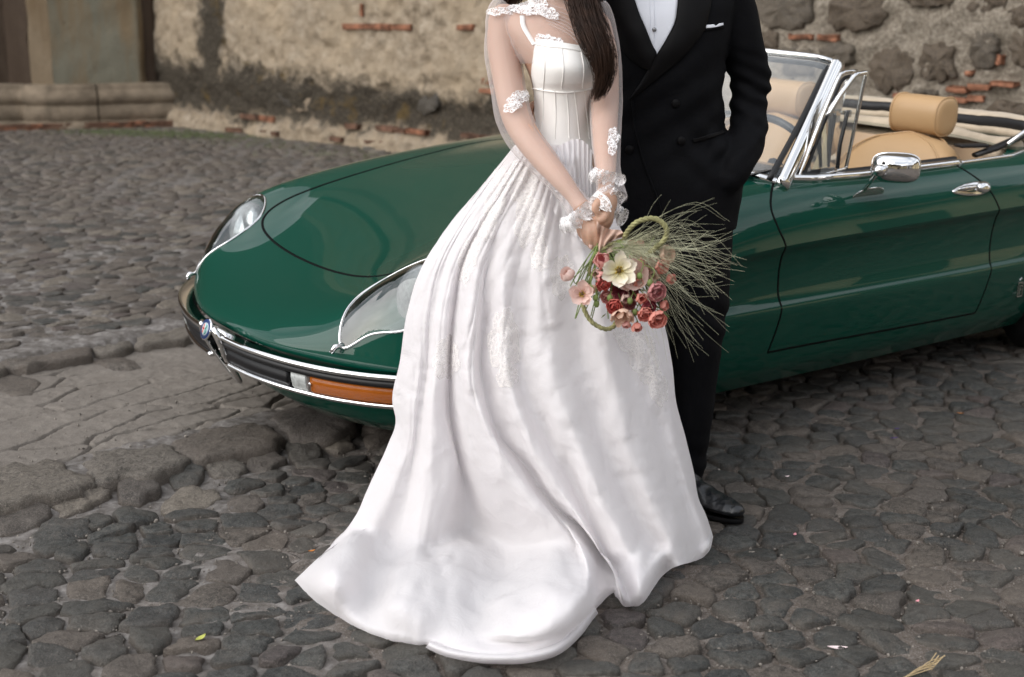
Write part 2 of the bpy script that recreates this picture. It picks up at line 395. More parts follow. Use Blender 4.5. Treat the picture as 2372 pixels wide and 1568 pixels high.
# raised edge of the upper cobbles: a row of rough boulders
a = .9; i = 0
while a < 6.5:
    ln = random.uniform(.16, .42); w_ = random.uniform(.10, .16)
    pl = [(a + .01, 4.47), (a + ln * .5, 4.455), (a + ln - .01, 4.475), (a + ln, 4.47 + w_), (a + ln * .4, 4.49 + w_), (a, 4.47 + w_)]
    g = np.array([xy(*p) for p in pl]) + rng.normal(0, .006, (6, 2)); rock_polys.append(g)
    V, F = stone_vf(g, gz, .016, .004, .003, n=24, seed=i + 50, rough=.007, depth=.10)
    V[:, 2] += .008; put_attrs(obj('edge_rock', V, F, [M_PALE, M_STONES[1], M_PALE][i % 3], ground), *attrs(24, V)); a += ln; i += 1
rc = np.array([p.mean(0) for p in rock_polys]); rr = np.array([np.linalg.norm(p - p.mean(0), axis=1).max() for p in rock_polys])
def inpoly(pt, poly):
    x, y = pt; ins = False; n = len(poly)
    for i in range(n):
        x1, y1 = poly[i]; x2, y2 = poly[(i + 1) % n]
        if (y1 > y) != (y2 > y) and x < (x2 - x1) * (y - y1) / (y2 - y1 + 1e-12) + x1: ins = not ins
    return ins
def blocked(c):
    for k in np.nonzero(np.linalg.norm(rc - c, axis=1) < rr + .02)[0]:
        if inpoly(c, rock_polys[k]): return True
    return False
zones = [(-1.2, 5.6, -1.6, 3.16, .124, .090, .27, 0), (.6, 7.68, 4.64, 14.5, .135, .095, .27, 1), (5.5, 7.68, -4.2, 4.6, .15, .11, .25, 1)]
for (a0, a1, q0, q1, sa, sq, jit, up) in zones:
    if up: pts = field(a0, a1, q0, q1, sa, sq, jit); pw = np.array([xy(*p) for p in pts])
    else:
        pts = field(-3.6, 5.2, .8, 8.5, .114, .077, .28); an_ = math.radians(9); pw = np.c_[pts[:, 0] * math.cos(an_) - pts[:, 1] * math.sin(an_) + .6, pts[:, 0] * math.sin(an_) + pts[:, 1] * math.cos(an_)]
        A__, Q__ = aq(pw[:, 0], pw[:, 1]); pw = pw[(Q__ < 3.22) & (A__ < 5.6)]; keep = np.array([seen(c, 350) for c in pw]); pw = pw[keep]
    k = rng.random(len(pw)) > .07; pw = pw[k]           # a few stones missing make their neighbours larger
    for i, poly in enumerate(voronoi(pw, .32)):
        if len(poly) < 3: continue
        poly = np.array(poly); c = poly.mean(0)
        if blocked(c) or blocked(pw[i]): continue
        a, q = aq(*c)
        if (not up and q > 3.13): continue
        u, v = to_view(poly); ar = .5 * abs(np.dot(u, np.roll(v, -1)) - np.dot(v, np.roll(u, -1)))
        if not seen(c, 5): ar *= .01
        # stones lost beneath the train and skirt do not show
        uc, vc = proj(np.array([c[0], c[1], 0]))
        if inpoly((uc, vc), [(720, 1330), (940, 900), (1540, 900), (1600, 1260), (1380, 1420), (1200, 1500), (820, 1420)]): ar *= .05
        stones.append((ar, poly, q, up, i))
stones.sort(key=lambda s: -s[0])
far_sets = {}; far_at = {}
for n, (ar, poly, q, up, i) in enumerate(stones):
    c = poly.mean(0); flat = float(np.clip(fbm(np.array([[c[0], c[1]]]), .9, 2, 77)[0] * 1.2 + (.45 if c[0] < -.1 and not up else -.25), 0, 1))
    h = random.uniform(.007, .0155) * (1 - .68 * flat) * (.75 if up else 1) - (.0055 if up else 0) ; gap = random.uniform(.002, .011)
    mi = random.choices([0, 1, 2, 3], [6, 2.0, .35, 3])[0] if not up else random.choices([0, 1, 2, 3, 4], [1.2, 5, .8, .5, 2.2])[0]
    tl = (random.gauss(0, .06), random.gauss(0, .06) - .02)
    if n < 280:
        V, F = stone_vf(poly, gz, h, random.uniform(0, .006), gap, n=16, seed=i, tilt=tl, rough=.0045)
        put_attrs(obj('cobblestone', V, F, (M_STONES + [M_PALE])[mi], ground), *attrs(16, V))
    else:
        lp = n > 1500
        V, F = stone_vf(poly, gz, h, .003, gap, n=9 if lp else 12, seed=i, tilt=tl, lowpoly=lp, rough=.004)
        far_sets.setdefault(mi, MB()).add(V, F); da, ta = attrs(9 if lp else 12, V); far_at.setdefault(mi, []).append((da, ta))
for mi, mb in far_sets.items():
    o = mb.build('distant_cobbles', (M_STONES + [M_PALE])[mi], ground); tag(o, kind='stuff'); put_attrs(o, np.concatenate([x[0] for x in far_at[mi]]), np.concatenate([x[1] for x in far_at[mi]]))
# --- loose gravel between the stones
mb = MB(); ico = bmesh.new(); bmesh.ops.create_icosphere(ico, subdivisions=1, radius=1); iv = np.array([v.co[:] for v in ico.verts]); ifc = [[v.index for v in f.verts] for f in ico.faces]; ico.free()
for k in range(14000):
    if k % 4: u, v = random.uniform(0, 2371), random.triangular(880, 1568, 1400)
    else: u, v = random.uniform(1500, 2371), random.uniform(950, 1568)
    p = G(u, v); s = .0007 + .0040 * random.random() ** 3.2
    if k % 120 == 0: s *= 2
    z = gz(p[0], p[1]) + .003 * random.random() + .001
    mb.add(iv * s * rng.uniform(.45, 1.3, 3) + [p[0], p[1], z], ifc)
tag(mb.build('gravel', simple('gravel_grit', (.17, .152, .132), .85, nscale=45, namp=.75), None, smooth=False), 'fine pale grit scattered between the cobbles', kind='stuff')
# ================================================================== the old church wall behind the car, its pilaster, and the houses across the street
WO = np.array([-3.77, 14.76]); WD = np.array([.6957, -.7184]); WN = np.array([-.7184, -.6957])
def wpt(s, h, z): p = WO + WD * s + WN * h; return np.array([p[0], p[1], z])
def wall_xyz(s, h, z):
    s = np.asarray(s, float); h = np.broadcast_to(h, s.shape); return np.stack([WO[0] + WD[0] * s + WN[0] * h, WO[1] + WD[1] * s + WN[1] * h, np.broadcast_to(z, s.shape)], -1)
def wall_sz(u, v, h=0.):
    r = ray(u, v); p0 = wpt(0, h, 0); n3 = np.array([WN[0], WN[1], 0]); t = ((p0 - CO) @ n3) / (r @ n3); P = CO + r * t
    return (P[:2] - WO) @ WD, P[2]
def wall_material():
    m, t, b = new_mat('weathered_lime_plaster')
    co = N(t, 'ShaderNodeTexCoord').outputs['UV']         # metres along the wall and up
    sp = N(t, 'ShaderNodeSeparateXYZ', {0: co}); sx, sz = sp.outputs[0], sp.outputs[1]
    n1 = noise_out(t, 1.1, 6, .6, vec=co); n2 = noise_out(t, 7, 6, .7, vec=co); n3 = noise_out(t, 38, 5, .75, vec=co)
    c = ramp(t, n2, [(.3, (.175, .135, .095)), (.47, (.315, .255, .185)), (.66, (.45, .38, .295))])
    c = mixc(t, ramp(t, n1, [(.42, (0, 0, 0)), (.62, (.75, .75, .75))]), c, (.42, .335, .235))
    # coarse grey rubble mortar where the plaster has gone (right part)
    wob = math_(t, 'MULTIPLY', math_(t, 'SUBTRACT', n1, .5), 5.)
    grey = N(t, 'ShaderNodeMapRange', {0: math_(t, 'ADD', sx, wob), 1: 6.8, 2: 8.2}).outputs[0]
    gcol = ramp(t, n3, [(.3, (.11, .088, .066)), (.5, (.25, .215, .17)), (.7, (.39, .35, .295))])
    c = mixc(t, grey, c, gcol)
    # black mould along the foot and in a vertical run
    wz = math_(t, 'ADD', sz, math_(t, 'MULTIPLY', math_(t, 'SUBTRACT', n2, .5), .55))
    wz = math_(t, 'ADD', wz, math_(t, 'MULTIPLY', math_(t, 'SUBTRACT', n1, .5), .6))
    top = math_(t, 'SUBTRACT', .93, math_(t, 'MULTIPLY', sx, .035))
    hi = math_(t, 'MULTIPLY', math_(t, 'SUBTRACT', top, wz), 5.5, True)
    lo = math_(t, 'ADD', .32, math_(t, 'MULTIPLY', math_(t, 'SUBTRACT', wz, .25), 9), True)
    band = math_(t, 'MULTIPLY', hi, lo)
    band = math_(t, 'MULTIPLY', band, N(t, 'ShaderNodeMapRange', {0: sx, 1: 7.2, 2: 5.6}).outputs[0])
    dx = math_(t, 'ABSOLUTE', math_(t, 'SUBTRACT', math_(t, 'ADD', sx, math_(t, 'MULTIPLY', math_(t, 'SUBTRACT', n1, .5), .9)), .86))
    run = math_(t, 'MULTIPLY', math_(t, 'SUBTRACT', .30, math_(t, 'ADD', dx, math_(t, 'MULTIPLY', math_(t, 'SUBTRACT', n2, .5), .4))), 7, True)
    msk = math_(t, 'MAXIMUM', band, math_(t, 'MULTIPLY', run, N(t, 'ShaderNodeMapRange', {0: sz, 1: .3, 2: .5}).outputs[0]))
    och = noise_out(t, 3.2, 4, .6, vec=co)
    dark = mixc(t, ramp(t, och, [(.58, (0, 0, 0)), (.68, (.7, .7, .7))]), ramp(t, n3, [(.32, (.020, .017, .013)), (.56, (.062, .053, .041)), (.72, (.19, .16, .125))]), (.11, .072, .022))
    c = mixc(t, math_(t, 'MULTIPLY', msk, .96), c, dark)
    up_ = N(t, 'ShaderNodeMapRange', {0: math_(t, 'ADD', sz, math_(t, 'MULTIPLY', n1, 1.2)), 1: 2.6, 2: 3.6}).outputs[0]
    c = mixc(t, math_(t, 'MULTIPLY', up_, .8), c, (.10, .085, .066))      # unseen upper wall, coloured darker to dim its reflection in the bonnet
    pit = ramp(t, N(t, 'ShaderNodeTexVoronoi', {'Vector': co, 'Scale': 9.}).outputs['Distance'], [(.10, (.8, .8, .8)), (.2, (0, 0, 0))])
    c = mixc(t, math_(t, 'MULTIPLY', pit, ramp(t, n2, [(.5, (0, 0, 0)), (.6, (1, 1, 1))])), c, (.10, .075, .05))
    t.links.new(c, b.inputs['Base Color']); b.inputs['Roughness'].default_value = .92; b.inputs['Specular IOR Level'].default_value = .15
    p = bump(t, b, n2, .9, .05); bump(t, b, n3, .9, .02, p)
    return m
M_WALL = wall_material()
M_RUB = mat_stone('brown_wall_stone', (.038, .027, .018), (.090, .066, .043), (.135, .102, .070))
M_RUB2 = mat_stone('grey_brown_wall_stone', (.042, .034, .025), (.095, .076, .055), (.15, .122, .09))
M_DKROCK = mat_stone('mouldy_wall_stone', (.022, .019, .016), (.055, .048, .040), (.10, .085, .065))
M_BRICK = simple('old_terracotta', (.20, .092, .055), .9, nscale=11, namp=.7, bumps=[(30, .6, .01), (110, .5, .004)], spec=.2)
M_BRICK2 = simple('sooty_terracotta', (.11, .062, .042), .9, nscale=9, namp=.6, bumps=[(30, .6, .01)], spec=.2)
M_BASE = simple('plinth_limestone', (.185, .148, .108), .9, nscale=5, namp=.4, bumps=[(12, .5, .02), (60, .6, .006)], spec=.2)
ss = graded(-.5, 11.2, .026, 22); zz_ = np.r_[np.arange(-.1, 1.75, .024), np.arange(1.8, 13.6, .25)]
ss = ss[(ss > -.6) & (ss < 12.2)]
S, Zw = np.meshgrid(ss, zz_, indexing='ij'); s1, z1 = S.ravel(), Zw.ravel(); q2 = np.c_[s1, z1]
rub = sstep(6.8, 8.2, s1 + 2.5 * fbm(q2, .8, 2, 4))
h = .020 * fbm(q2, 2.2, 4, 1) + .013 * fbm(q2, 11, 4, 2) * (1 + rub) - .022 * sstep(.35, .6, fbm(q2, 8, 3, 19)) - .05 * sstep(1.0, 0, z1) * 0
h += -.03 * sstep(.30, .55, fbm(q2, 1.9, 3, 12)) * (1 - rub) - .02 * rub
h -= .035 * sstep(.62, .42, z1 + .10 * fbm(q2, 2.5, 3, 6)) * (1 - rub)        # plaster lost above the footing
h += .05 * sstep(.27, .18, z1 + .05 * fbm(q2, 3, 3, 7)) + .03 * sstep(.06 * (fbm(q2, 4, 2, 9) + 1) + .34, .2, z1)
wall = obj('church_wall', wall_xyz(s1, h, z1), grid_faces(len(ss), len(zz_)), M_WALL)
uv = wall.data.uv_layers.new(name='UVMap'); li = np.empty(len(wall.data.loops), dtype=np.int32); wall.data.loops.foreach_get('vertex_index', li)
uv.data.foreach_set('uv', q2[li].astype(np.float32).ravel())
fix_normals(wall)
tag(wall, 'weathered plaster and rubble church wall behind the green car', 'wall')
def on_wall(V, base=0.):
    """(s, z, out) -> world"""
    V = np.asarray(V); return np.stack([WO[0] + WD[0] * V[:, 0] + WN[0] * (V[:, 2] + base), WO[1] + WD[1] * V[:, 0] + WN[1] * (V[:, 2] + base), V[:, 1]], -1)
zero = lambda x, y: 0.
def wall_stone(poly_sz, m, hgt=.012, name='rubble_stone', seed=0, n=26, rough=.016, base=-.012, crown=.012):
    V, F = stone_vf(np.asarray(poly_sz), zero, hgt, crown, .004, n=n, seed=seed, rough=rough, depth=.05)
    o = obj(name, on_wall(V, base), F, m, wall); return o
def ell(u0, v0, u1, v1, k=9, seed=0):
    r_ = random.Random(seed); out = []
    for i in range(k):
        t = 2 * math.pi * i / k; e = .9 + .22 * r_.random()
        ct, st = math.cos(t), math.sin(t); f = 1 / max(abs(ct), abs(st)) ** .55
        out.append(wall_sz((u0 + u1) / 2 + (u1 - u0) / 2 * ct * e * f, (v0 + v1) / 2 + (v1 - v0) / 2 * st * e * f))
    return out
ST = [(2010, 108, 2106, 214), (2124, 100, 2212, 190), (2244, 56, 2304, 168), (2334, 72, 2400, 160), (1905, -20, 2052, 72), (1748, -30, 1880, 66), (2070, -50, 2205, 16), (2285, 232, 2400, 284),
      (1800, 105, 1880, 180), (2225, -40, 2330, 30), (2010, 232, 2080, 262), (2110, 205, 2180, 225), (1745, 72, 1800, 118), (2330, 15, 2390, 60), (1895, 96, 1980, 150)]
for i, b_ in enumerate(ST): wall_stone(ell(*b_, seed=i), [M_RUB, M_RUB, M_RUB2][i % 3], seed=i, n=34, hgt=.008 + .006 * (i % 3))
STL = [(620, 205, 672, 248), (672, 218, 712, 262), (960, 210, 1010, 270), (1145, 215, 1170, 275)]
for i, b_ in enumerate(STL): wall_stone(ell(*b_, seed=i + 40), M_DKROCK if i not in (1,) else M_BASE, seed=i + 30, n=24, hgt=.004, base=-.030)
# the rest of the rubble above and beyond
pts = field(7.4, 11.8, .3, 4.6, .42, .30, .22)
for i, poly in enumerate(voronoi(pts, .7)):
    p = np.array(poly); c = p.mean(0)
    u, v = proj(wpt(c[0], 0, c[1]))
    if c[0] < 9.8 and c[1] < 1.62: continue
    if random.random() < .25: continue
    p = c + (p - c) * random.uniform(.62, .8); wall_stone(p, random.choice([M_RUB, M_RUB, M_RUB2]), seed=i, n=14)
def brick(u0, v0, u1, v1, m=None, out_=.02, seed=0):
    a = wall_sz(u0, (v0 + v1) / 2); b = wall_sz(u1, (v0 + v1) / 2); sc_, zc = (a[0] + b[0]) / 2, (a[1] + b[1]) / 2
    zt = wall_sz((u0 + u1) / 2, v0)[1]; zb = wall_sz((u0 + u1) / 2, v1)[1]
    V, F = box_vf((0, 0, 0), (b[0] - a[0], zt - zb, .08), bev=.006)
    V = V + rng.normal(0, .0045, V.shape); an = random.uniform(-.03, .03)
    V = np.c_[V[:, 0] * math.cos(an) - V[:, 1] * math.sin(an) + sc_, V[:, 1] + V[:, 0] * math.sin(an) + zc, V[:, 2]]
    return obj('brick', on_wall(V, out_ - .047), F, m or M_BRICK, wall, smooth=False)
BR = [(795, 54, 850, 68), (852, 55, 905, 69), (908, 56, 952, 69), (1060, 59, 1096, 71), (1118, 180, 1146, 194), (1112, 205, 1148, 217), (1830, 80, 1882, 92), (1894, 82, 1940, 95),
      (2194, 200, 2240, 213), (2243, 196, 2292, 208), (2295, 190, 2350, 201), (2197, 224, 2238, 238), (2240, 222, 2277, 236), (2070, 217, 2095, 226), (2236, 165, 2250, 177), (2310, 128, 2318, 150), (836, 10, 842, 38), (390, 184, 418, 200)]
for i, b_ in enumerate(BR[:-1]): brick(*b_, out_=.025)
u = 560
while u < 1165:                                   # courses of thin bricks near the foot
    v = 262 + (u - 480) * .090; l = random.uniform(26, 48)
    if random.random() < .62: brick(u, v - 4, u + l - 3, v + 7, random.choice([M_BRICK, M_BRICK2, M_BRICK2, M_BRICK2, M_BRICK2]), .03)
    if random.random() < .32: brick(u - 30, v + 26, u + l - 36, v + 36, M_BRICK2, .055)
    u += l
# --- pilaster and plinth at the far left end
PILM = None
def plaster(name, cols, seed):
    m, t, b = new_mat(name); co = N(t, 'ShaderNodeTexCoord').outputs['Object']
    n1 = noise_out(t, 2.2, 5, .6, vec=co); n2 = noise_out(t, 9, 6, .7, vec=co); n3 = noise_out(t, 50, 4, .7, vec=co)
    st = noise_out(t, 3.5, 5, .6, vec=co, stretch=(1, 1, .18))
    c = mixc(t, n2, cols[0], cols[1]); c = mixc(t, ramp(t, st, [(.44, (0, 0, 0)), (.6, (.9, .9, .9))]), c, cols[2])
    c = mixc(t, ramp(t, n2, [(.62, (0, 0, 0)), (.70, (.85, .85, .85))]), c, cols[3])
    t.links.new(c, b.inputs['Base Color']); b.inputs['Roughness'].default_value = .9; b.inputs['Specular IOR Level'].default_value = .15
    p = bump(t, b, n2, .5, .02); bump(t, b, n3, .6, .006, p); return m
M_PIL = plaster('pilaster_plaster', [(.145, .138, .105), (.215, .205, .158), (.19, .14, .085), (.10, .08, .055)], 1)
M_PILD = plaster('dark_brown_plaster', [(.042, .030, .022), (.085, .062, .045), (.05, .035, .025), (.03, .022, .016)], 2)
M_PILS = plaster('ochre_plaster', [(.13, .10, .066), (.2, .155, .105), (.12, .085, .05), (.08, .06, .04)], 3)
def prism(poly, z0, z1, nseg=40, amp=.006, seed=0):
    """vertical wall along an open plan polyline, finely divided and uneven"""
    p = even(np.asarray(poly, float), nseg); zs = np.arange(z0, z1, .05)
    A, B = np.meshgrid(np.arange(nseg), zs, indexing='ij'); V = np.c_[p[A.ravel()], B.ravel()]
    tn = np.gradient(p, axis=0); nn = np.c_[tn[:, 1], -tn[:, 0]]; nn /= np.linalg.norm(nn, axis=1)[:, None]
    V[:, :2] += nn[A.ravel()] * (amp * fbm(V, 4, 4, seed))[:, None]
    return V, grid_faces(nseg, len(zs))
def sweep(path, prof, sub=.06, amp=.006, seed=3):
    path = np.asarray(path, float); seg = np.linalg.norm(np.diff(path, axis=0), axis=1)
    n = len(path); nrm = []
    for i in range(n):
        d0 = path[i] - path[max(i - 1, 0)] if i else path[1] - path[0]; d1 = path[min(i + 1, n - 1)] - path[i] if i < n - 1 else d0
        d0 = d0 / np.linalg.norm(d0); d1 = d1 / np.linalg.norm(d1); n0 = np.array([d0[1], -d0[0]]) * -1; n1_ = np.array([d1[1], -d1[0]]) * -1
        m_ = n0 + n1_; m_ /= (m_ @ m_) / 2; nrm.append(m_)
    nrm = np.array(nrm); P = []; Nn = []
    for i in range(n - 1):
        k = max(2, int(seg[i] / sub))
        for j in range(k + (i == n - 2)):
            t = j / k; P.append(path[i] * (1 - t) + path[i + 1] * t); Nn.append(nrm[i] * (1 - t) + nrm[i + 1] * t)
    P = np.array(P); Nn = np.array(Nn); pr = np.asarray(prof, float)
    V = np.concatenate([np.concatenate([P[:, None] + Nn[:, None] * pr[None, :, :1]], 1), np.broadcast_to(pr[None, :, 1:], (len(P), len(pr), 1))], 2).reshape(-1, 3)
    nz_ = amp * fbm(V, 6, 4, seed); V[:, :2] += np.repeat(Nn, len(pr), 0) * nz_[:, None]; V[:, 2] += nz_ * .6
    return V, grid_faces(len(P), len(pr))
pil = empty('pilaster', (-4.5, 14.5, .1), 'grey green plastered pilaster with a moulded stone plinth at the end of the church wall', 'pilaster')
def rel(o):
    o.matrix_parent_inverse = Matrix.Translation(-Vector(pil.location)); return o
V, F = prism([(-3.95, 15.3), (-4.06, 14.92), (-4.09, 14.80), (-4.93, 14.42)], .5, 10.9, 46, .012, 5); rel(obj('shaft', V, F, M_PIL, pil))
V, F = prism([(-4.93, 14.42), (-5.19, 14.50)], .5, 10.9, 12, .012, 6); rel(obj('shaft_return', V, F, M_PILS, pil))
V, F = prism([(-5.19, 14.50), (-5.24, 14.72), (-7.9, 13.7), (-15, 11)], .1, 11, 120, .015, 7)
dk = obj('side_wall', V, F, M_PILD); tag(dk, 'dark brown stained side wall left of the pilaster', 'wall')
PRF = [(-.12, .575), (.0, .57), (.035, .55), (.03, .525), (.045, .50), (.078, .455), (.082, .41), (.055, .365), (.028, .352), (.058, .335), (.062, .20), (.03, .185), (.07, .17), (.085, .02)]
V, F = sweep([(-3.74, 14.86), (-4.05, 14.72), (-4.50, 14.50)], PRF, seed=4); rel(obj('plinth_block', V, F, M_BASE, pil))
V, F = sweep([(-4.515, 14.495), (-4.70, 14.405), (-4.93, 14.345), (-5.22, 14.42), (-5.27, 14.60), (-6.2, 14.24)], PRF, seed=5); rel(obj('plinth_block', V, F, M_BASE, pil))
for i in range(34):     # thin bricks showing under the plinth
    t = i / 33; p = np.array([-3.75, 14.80]) * (1 - t) + np.array([-5.5, 14.22]) * t
    V, F = box_vf((0, 0, 0), (random.uniform(.13, .2), .08, .03), bev=.004); V += rng.normal(0, .002, V.shape)
    V = V @ rotz(.40).T + [p[0] + .02, p[1] - .10, .115 + .035 * (i % 2) + random.uniform(-.004, .004)]
    rel(obj('brick', V, F, random.choice([M_BRICK2, M_BRICK2, M_BRICK]), pil, smooth=False))
for b_ in ([(-3.95, 15.2), (-3.95, 14.95), (-4.93, 14.52), (-5.5, 14.62), (-5.5, 15.4)],):
    V, F = prism(b_, .0, 10.5, 40, .0, 8); rel(obj('dark_backing', V, F, M_PILD, pil))  # dark sheet added inside the pilaster so its gaps read as shade, not sky
# --- weeds at the foot of the wall
mb = MB()
for k in range(2600):
    t = random.random(); base = np.array([-4.4 + 1.6 * t, 14.2 - .55 * t]) if k % 3 else np.array([-3.9 + 4 * t, 14.5 - 4.1 * t])
    p = base + rng.normal(0, [.3, .16]) - np.array([.0, .25]); hh = random.uniform(.01, .045); d = rng.normal(0, .02, 2); wd = .003
    z = gz(*p)
    mb.add([[p[0] - wd, p[1], z], [p[0] + wd, p[1], z], [p[0] + d[0], p[1] + d[1], z + hh]], [[0, 1, 2]])
tag(mb.build('grass', simple('weed_green', (.07, .09, .028), .7, nscale=8, namp=.5)), 'low weeds growing at the foot of the old wall', kind='stuff')
# --- across the street (behind the photographer; it shows in the car's paint and chrome)
M_YEL = simple('ochre_limewash', (.66, .55, .34), .9, nscale=1.2, namp=.25); M_TILE = simple('clay_roof', (.22, .10, .06), .85, nscale=6, namp=.4)
M_DARKWOOD = simple('dark_timber', (.05, .032, .02), .6, nscale=5, namp=.3); M_WHT = simple('white_limewash', (.72, .70, .66), .9, nscale=2, namp=.1)
def house(x0, x1, y, hgt, mw, label, seed):
    h_ = empty('house', ((x0 + x1) / 2, y, 0), label, 'house'); r_ = random.Random(seed)
    def put(o): o.matrix_parent_inverse = Matrix.Translation(-Vector(h_.location)); return o
    V, F = box_vf(((x0 + x1) / 2, y - 2, hgt / 2), (x1 - x0, 4, hgt)); put(obj('wall', V, F, mw, h_, smooth=False))
    V, F = box_vf(((x0 + x1) / 2, y - 1.7, hgt + .12), (x1 - x0 + .5, 4.6, .2)); put(obj('roof', V, F, M_TILE, h_, smooth=False))
    x = x0 + 1
    while x < x1 - 1.4:
        dr = r_.random() < .3; zc, zh = (1.05, 2.1) if dr else (1.55, 1.2)
        V, F = box_vf((x + .5, y + .02, zc), (1.0, .08, zh), bev=.01); f_ = put(obj('door' if dr else 'window', V, F, M_DARKWOOD, h_, smooth=False))
        if not dr:
            V, F = box_vf((x + .5, y + .05, zc - zh / 2 - .04), (1.25, .16, .08), bev=.01); s_ = obj('sill', V, F, M_WHT, f_, smooth=False)
        x += r_.uniform(1.8, 3)
    return h_
house(-14, -4.2, -7.5, 2.9, M_YEL, 'low ochre house across the street with dark shuttered windows', 1)
house(-4.0, 4.5, -8.2, 2.7, M_YEL, 'ochre house across the street opposite the car', 2)
house(4.7, 10, -7.6, 2.9, M_WHT, 'white limewashed house across the street', 3)
hr_ = house(2.5, 18.5, -.5, 2.8, M_YEL, 'long cream house closing the street on the right', 7); hr_.rotation_euler = (0, 0, math.pi / 2)
M_LEAF = simple('tree_leaves', (.045, .075, .022), .6, nscale=2, namp=.5)
for i, (tx, ty, th, tr) in enumerate([(-3, -12.5, 4.4, 3.2), (16.5, -4.5, 4.2, 3.2), (16.8, 2.5, 4.6, 3.8)]):
    t_ = empty('tree', (tx, ty, 0), ['round leafy tree behind the ochre house roof', 'leafy tree behind the near end of the long cream house', 'broad tree behind the far end of the long cream house'][i], 'tree')
    V, F = tube_vf([(0, 0, 0), (.1, 0, 1.5), (0, .1, th * .8)], [.22, .16, .06], 8); obj('trunk', V, F, M_DARKWOOD, t_)
    mb = MB(); r_ = np.random.default_rng(i)
    D = r_.normal(size=(13000, 3)); D /= np.linalg.norm(D, axis=1)[:, None]; D *= (r_.random((13000, 1)) ** .4)
    Cc = D * [tr, tr, tr * .75] + [0, 0, th]; Cc += .35 * np.c_[fbm(Cc, .9, 2, 1), fbm(Cc, .9, 2, 2), fbm(Cc, .9, 2, 3)]
    for c_ in Cc:
        a_1, b_1 = r_.normal(0, .12, 3), r_.normal(0, .12, 3); mb.add([c_ - a_1, c_ + b_1, c_ + a_1, c_ - b_1], [[0, 1, 2, 3]])
    mb.build('crown', M_LEAF, t_, smooth=False)
# ================================================================== the green open two-seater
CX0 = np.array([-.8524, 3.8076, -.0034]); CYAW, CROLL, CPIT = .6215, .0423, -.0102
def cwor(a, b, z):
    """car coordinates: a from the nose back, b towards the camera side, z up"""
    z = z - CPIT * a; b2 = b * math.cos(CROLL) + z * math.sin(CROLL); z2 = z * math.cos(CROLL) - b * math.sin(CROLL)
    c, s = math.cos(CYAW), math.sin(CYAW); return CX0 + np.array([a * c + b2 * s, a * s - b2 * c, z2])
CM = np.array([cwor(1, 0, 0) - CX0, cwor(0, 1, 0) - CX0, cwor(0, 0, 1) - CX0]).T; CMi = np.linalg.inv(CM)
def cat(u, v, axis, val):
    o = CMi @ (CO - CX0); d = CMi @ ray(u, v); t = (val - o[axis]) / d[axis]; return o + d * t
car = empty('convertible_car', CX0, 'open dark green vintage two-seat convertible with chrome trim parked behind the couple', 'car')
Mw = Matrix([[CM[0][0], -CM[0][1], CM[0][2], CX0[0]], [CM[1][0], -CM[1][1], CM[1][2], CX0[1]], [CM[2][0], -CM[2][1], CM[2][2], CX0[2]], [0, 0, 0, 1]])
car.matrix_world = Mw
def cobj(name, V, F, m, parent=None, smooth=True, nrm=True):
    """V in car coordinates (b towards the camera) -> object in the car's frame"""
    V = np.array(V, float); V = V * [1, -1, 1]
    o = obj(name, V, F, m, parent or car, smooth)
    if nrm: fix_normals(o)
    return o
class CB(MB):
    def build(s, name, m, parent=None, smooth=True): return cobj(name, np.vstack(s.V), s.F, m, parent, smooth)
def paint():
    m, t, b = new_mat('green_car_paint'); b.inputs['Base Color'].default_value = (.001, .070, .040, 1)
    b.inputs['Roughness'].default_value = .45; b.inputs['Specular IOR Level'].default_value = .08
    b.inputs['Coat Weight'].default_value = 1; b.inputs['Coat Roughness'].default_value = .015; b.inputs['Coat IOR'].default_value = 1.40
    n = noise_out(t, 2.2, 4, .6); n2 = noise_out(t, 24, 5, .7, stretch=(1, .35, 1))
    t.links.new(math_(t, 'ADD', .004, math_(t, 'MULTIPLY', n2, .02)), b.inputs['Coat Roughness'])      # fine wiping haze
    t.links.new(mixc(t, n, (.0, .044, .028), (.0, .052, .033)), b.inputs['Base Color'])
    return m
M_PAINT = paint()
M_CHROME = simple('chrome', (.82, .82, .82), .06, 1.0); M_STEEL = simple('brushed_trim', (.62, .62, .60), .18, 1.0)
M_BLACK = simple('black_rubber', (.010, .010, .011), .45, spec=.4); M_SEAM = simple('panel_gap', (.002, .003, .003), .7, spec=.1)
M_GLOSSBLK = simple('gloss_black', (.006, .006, .007), .18, spec=.5)
def leather(name, c, tone):
    m, t, b = new_mat(name); n = noise_out(t, 5, 4, .6); v = N(t, 'ShaderNodeTexVoronoi', {'Vector': N(t, 'ShaderNodeTexCoord').outputs['Object'], 'Scale': 380.}).outputs['Distance']
    t.links.new(mixc(t, n, c, tone), b.inputs['Base Color']); b.inputs['Roughness'].default_value = .42; b.inputs['Specular IOR Level'].default_value = .45
    bump(t, b, v, .12, .002); return m
M_TAN = leather('tan_leather', (.50, .325, .17), (.44, .28, .14)); M_TAN2 = leather('pale_tan_leather', (.50, .36, .23), (.46, .32, .2))
M_HOODC = simple('beige_hood_cloth', (.50, .41, .30), .8, nscale=14, namp=.12, bumps=[(180, .3, .002)], sheen=.2)
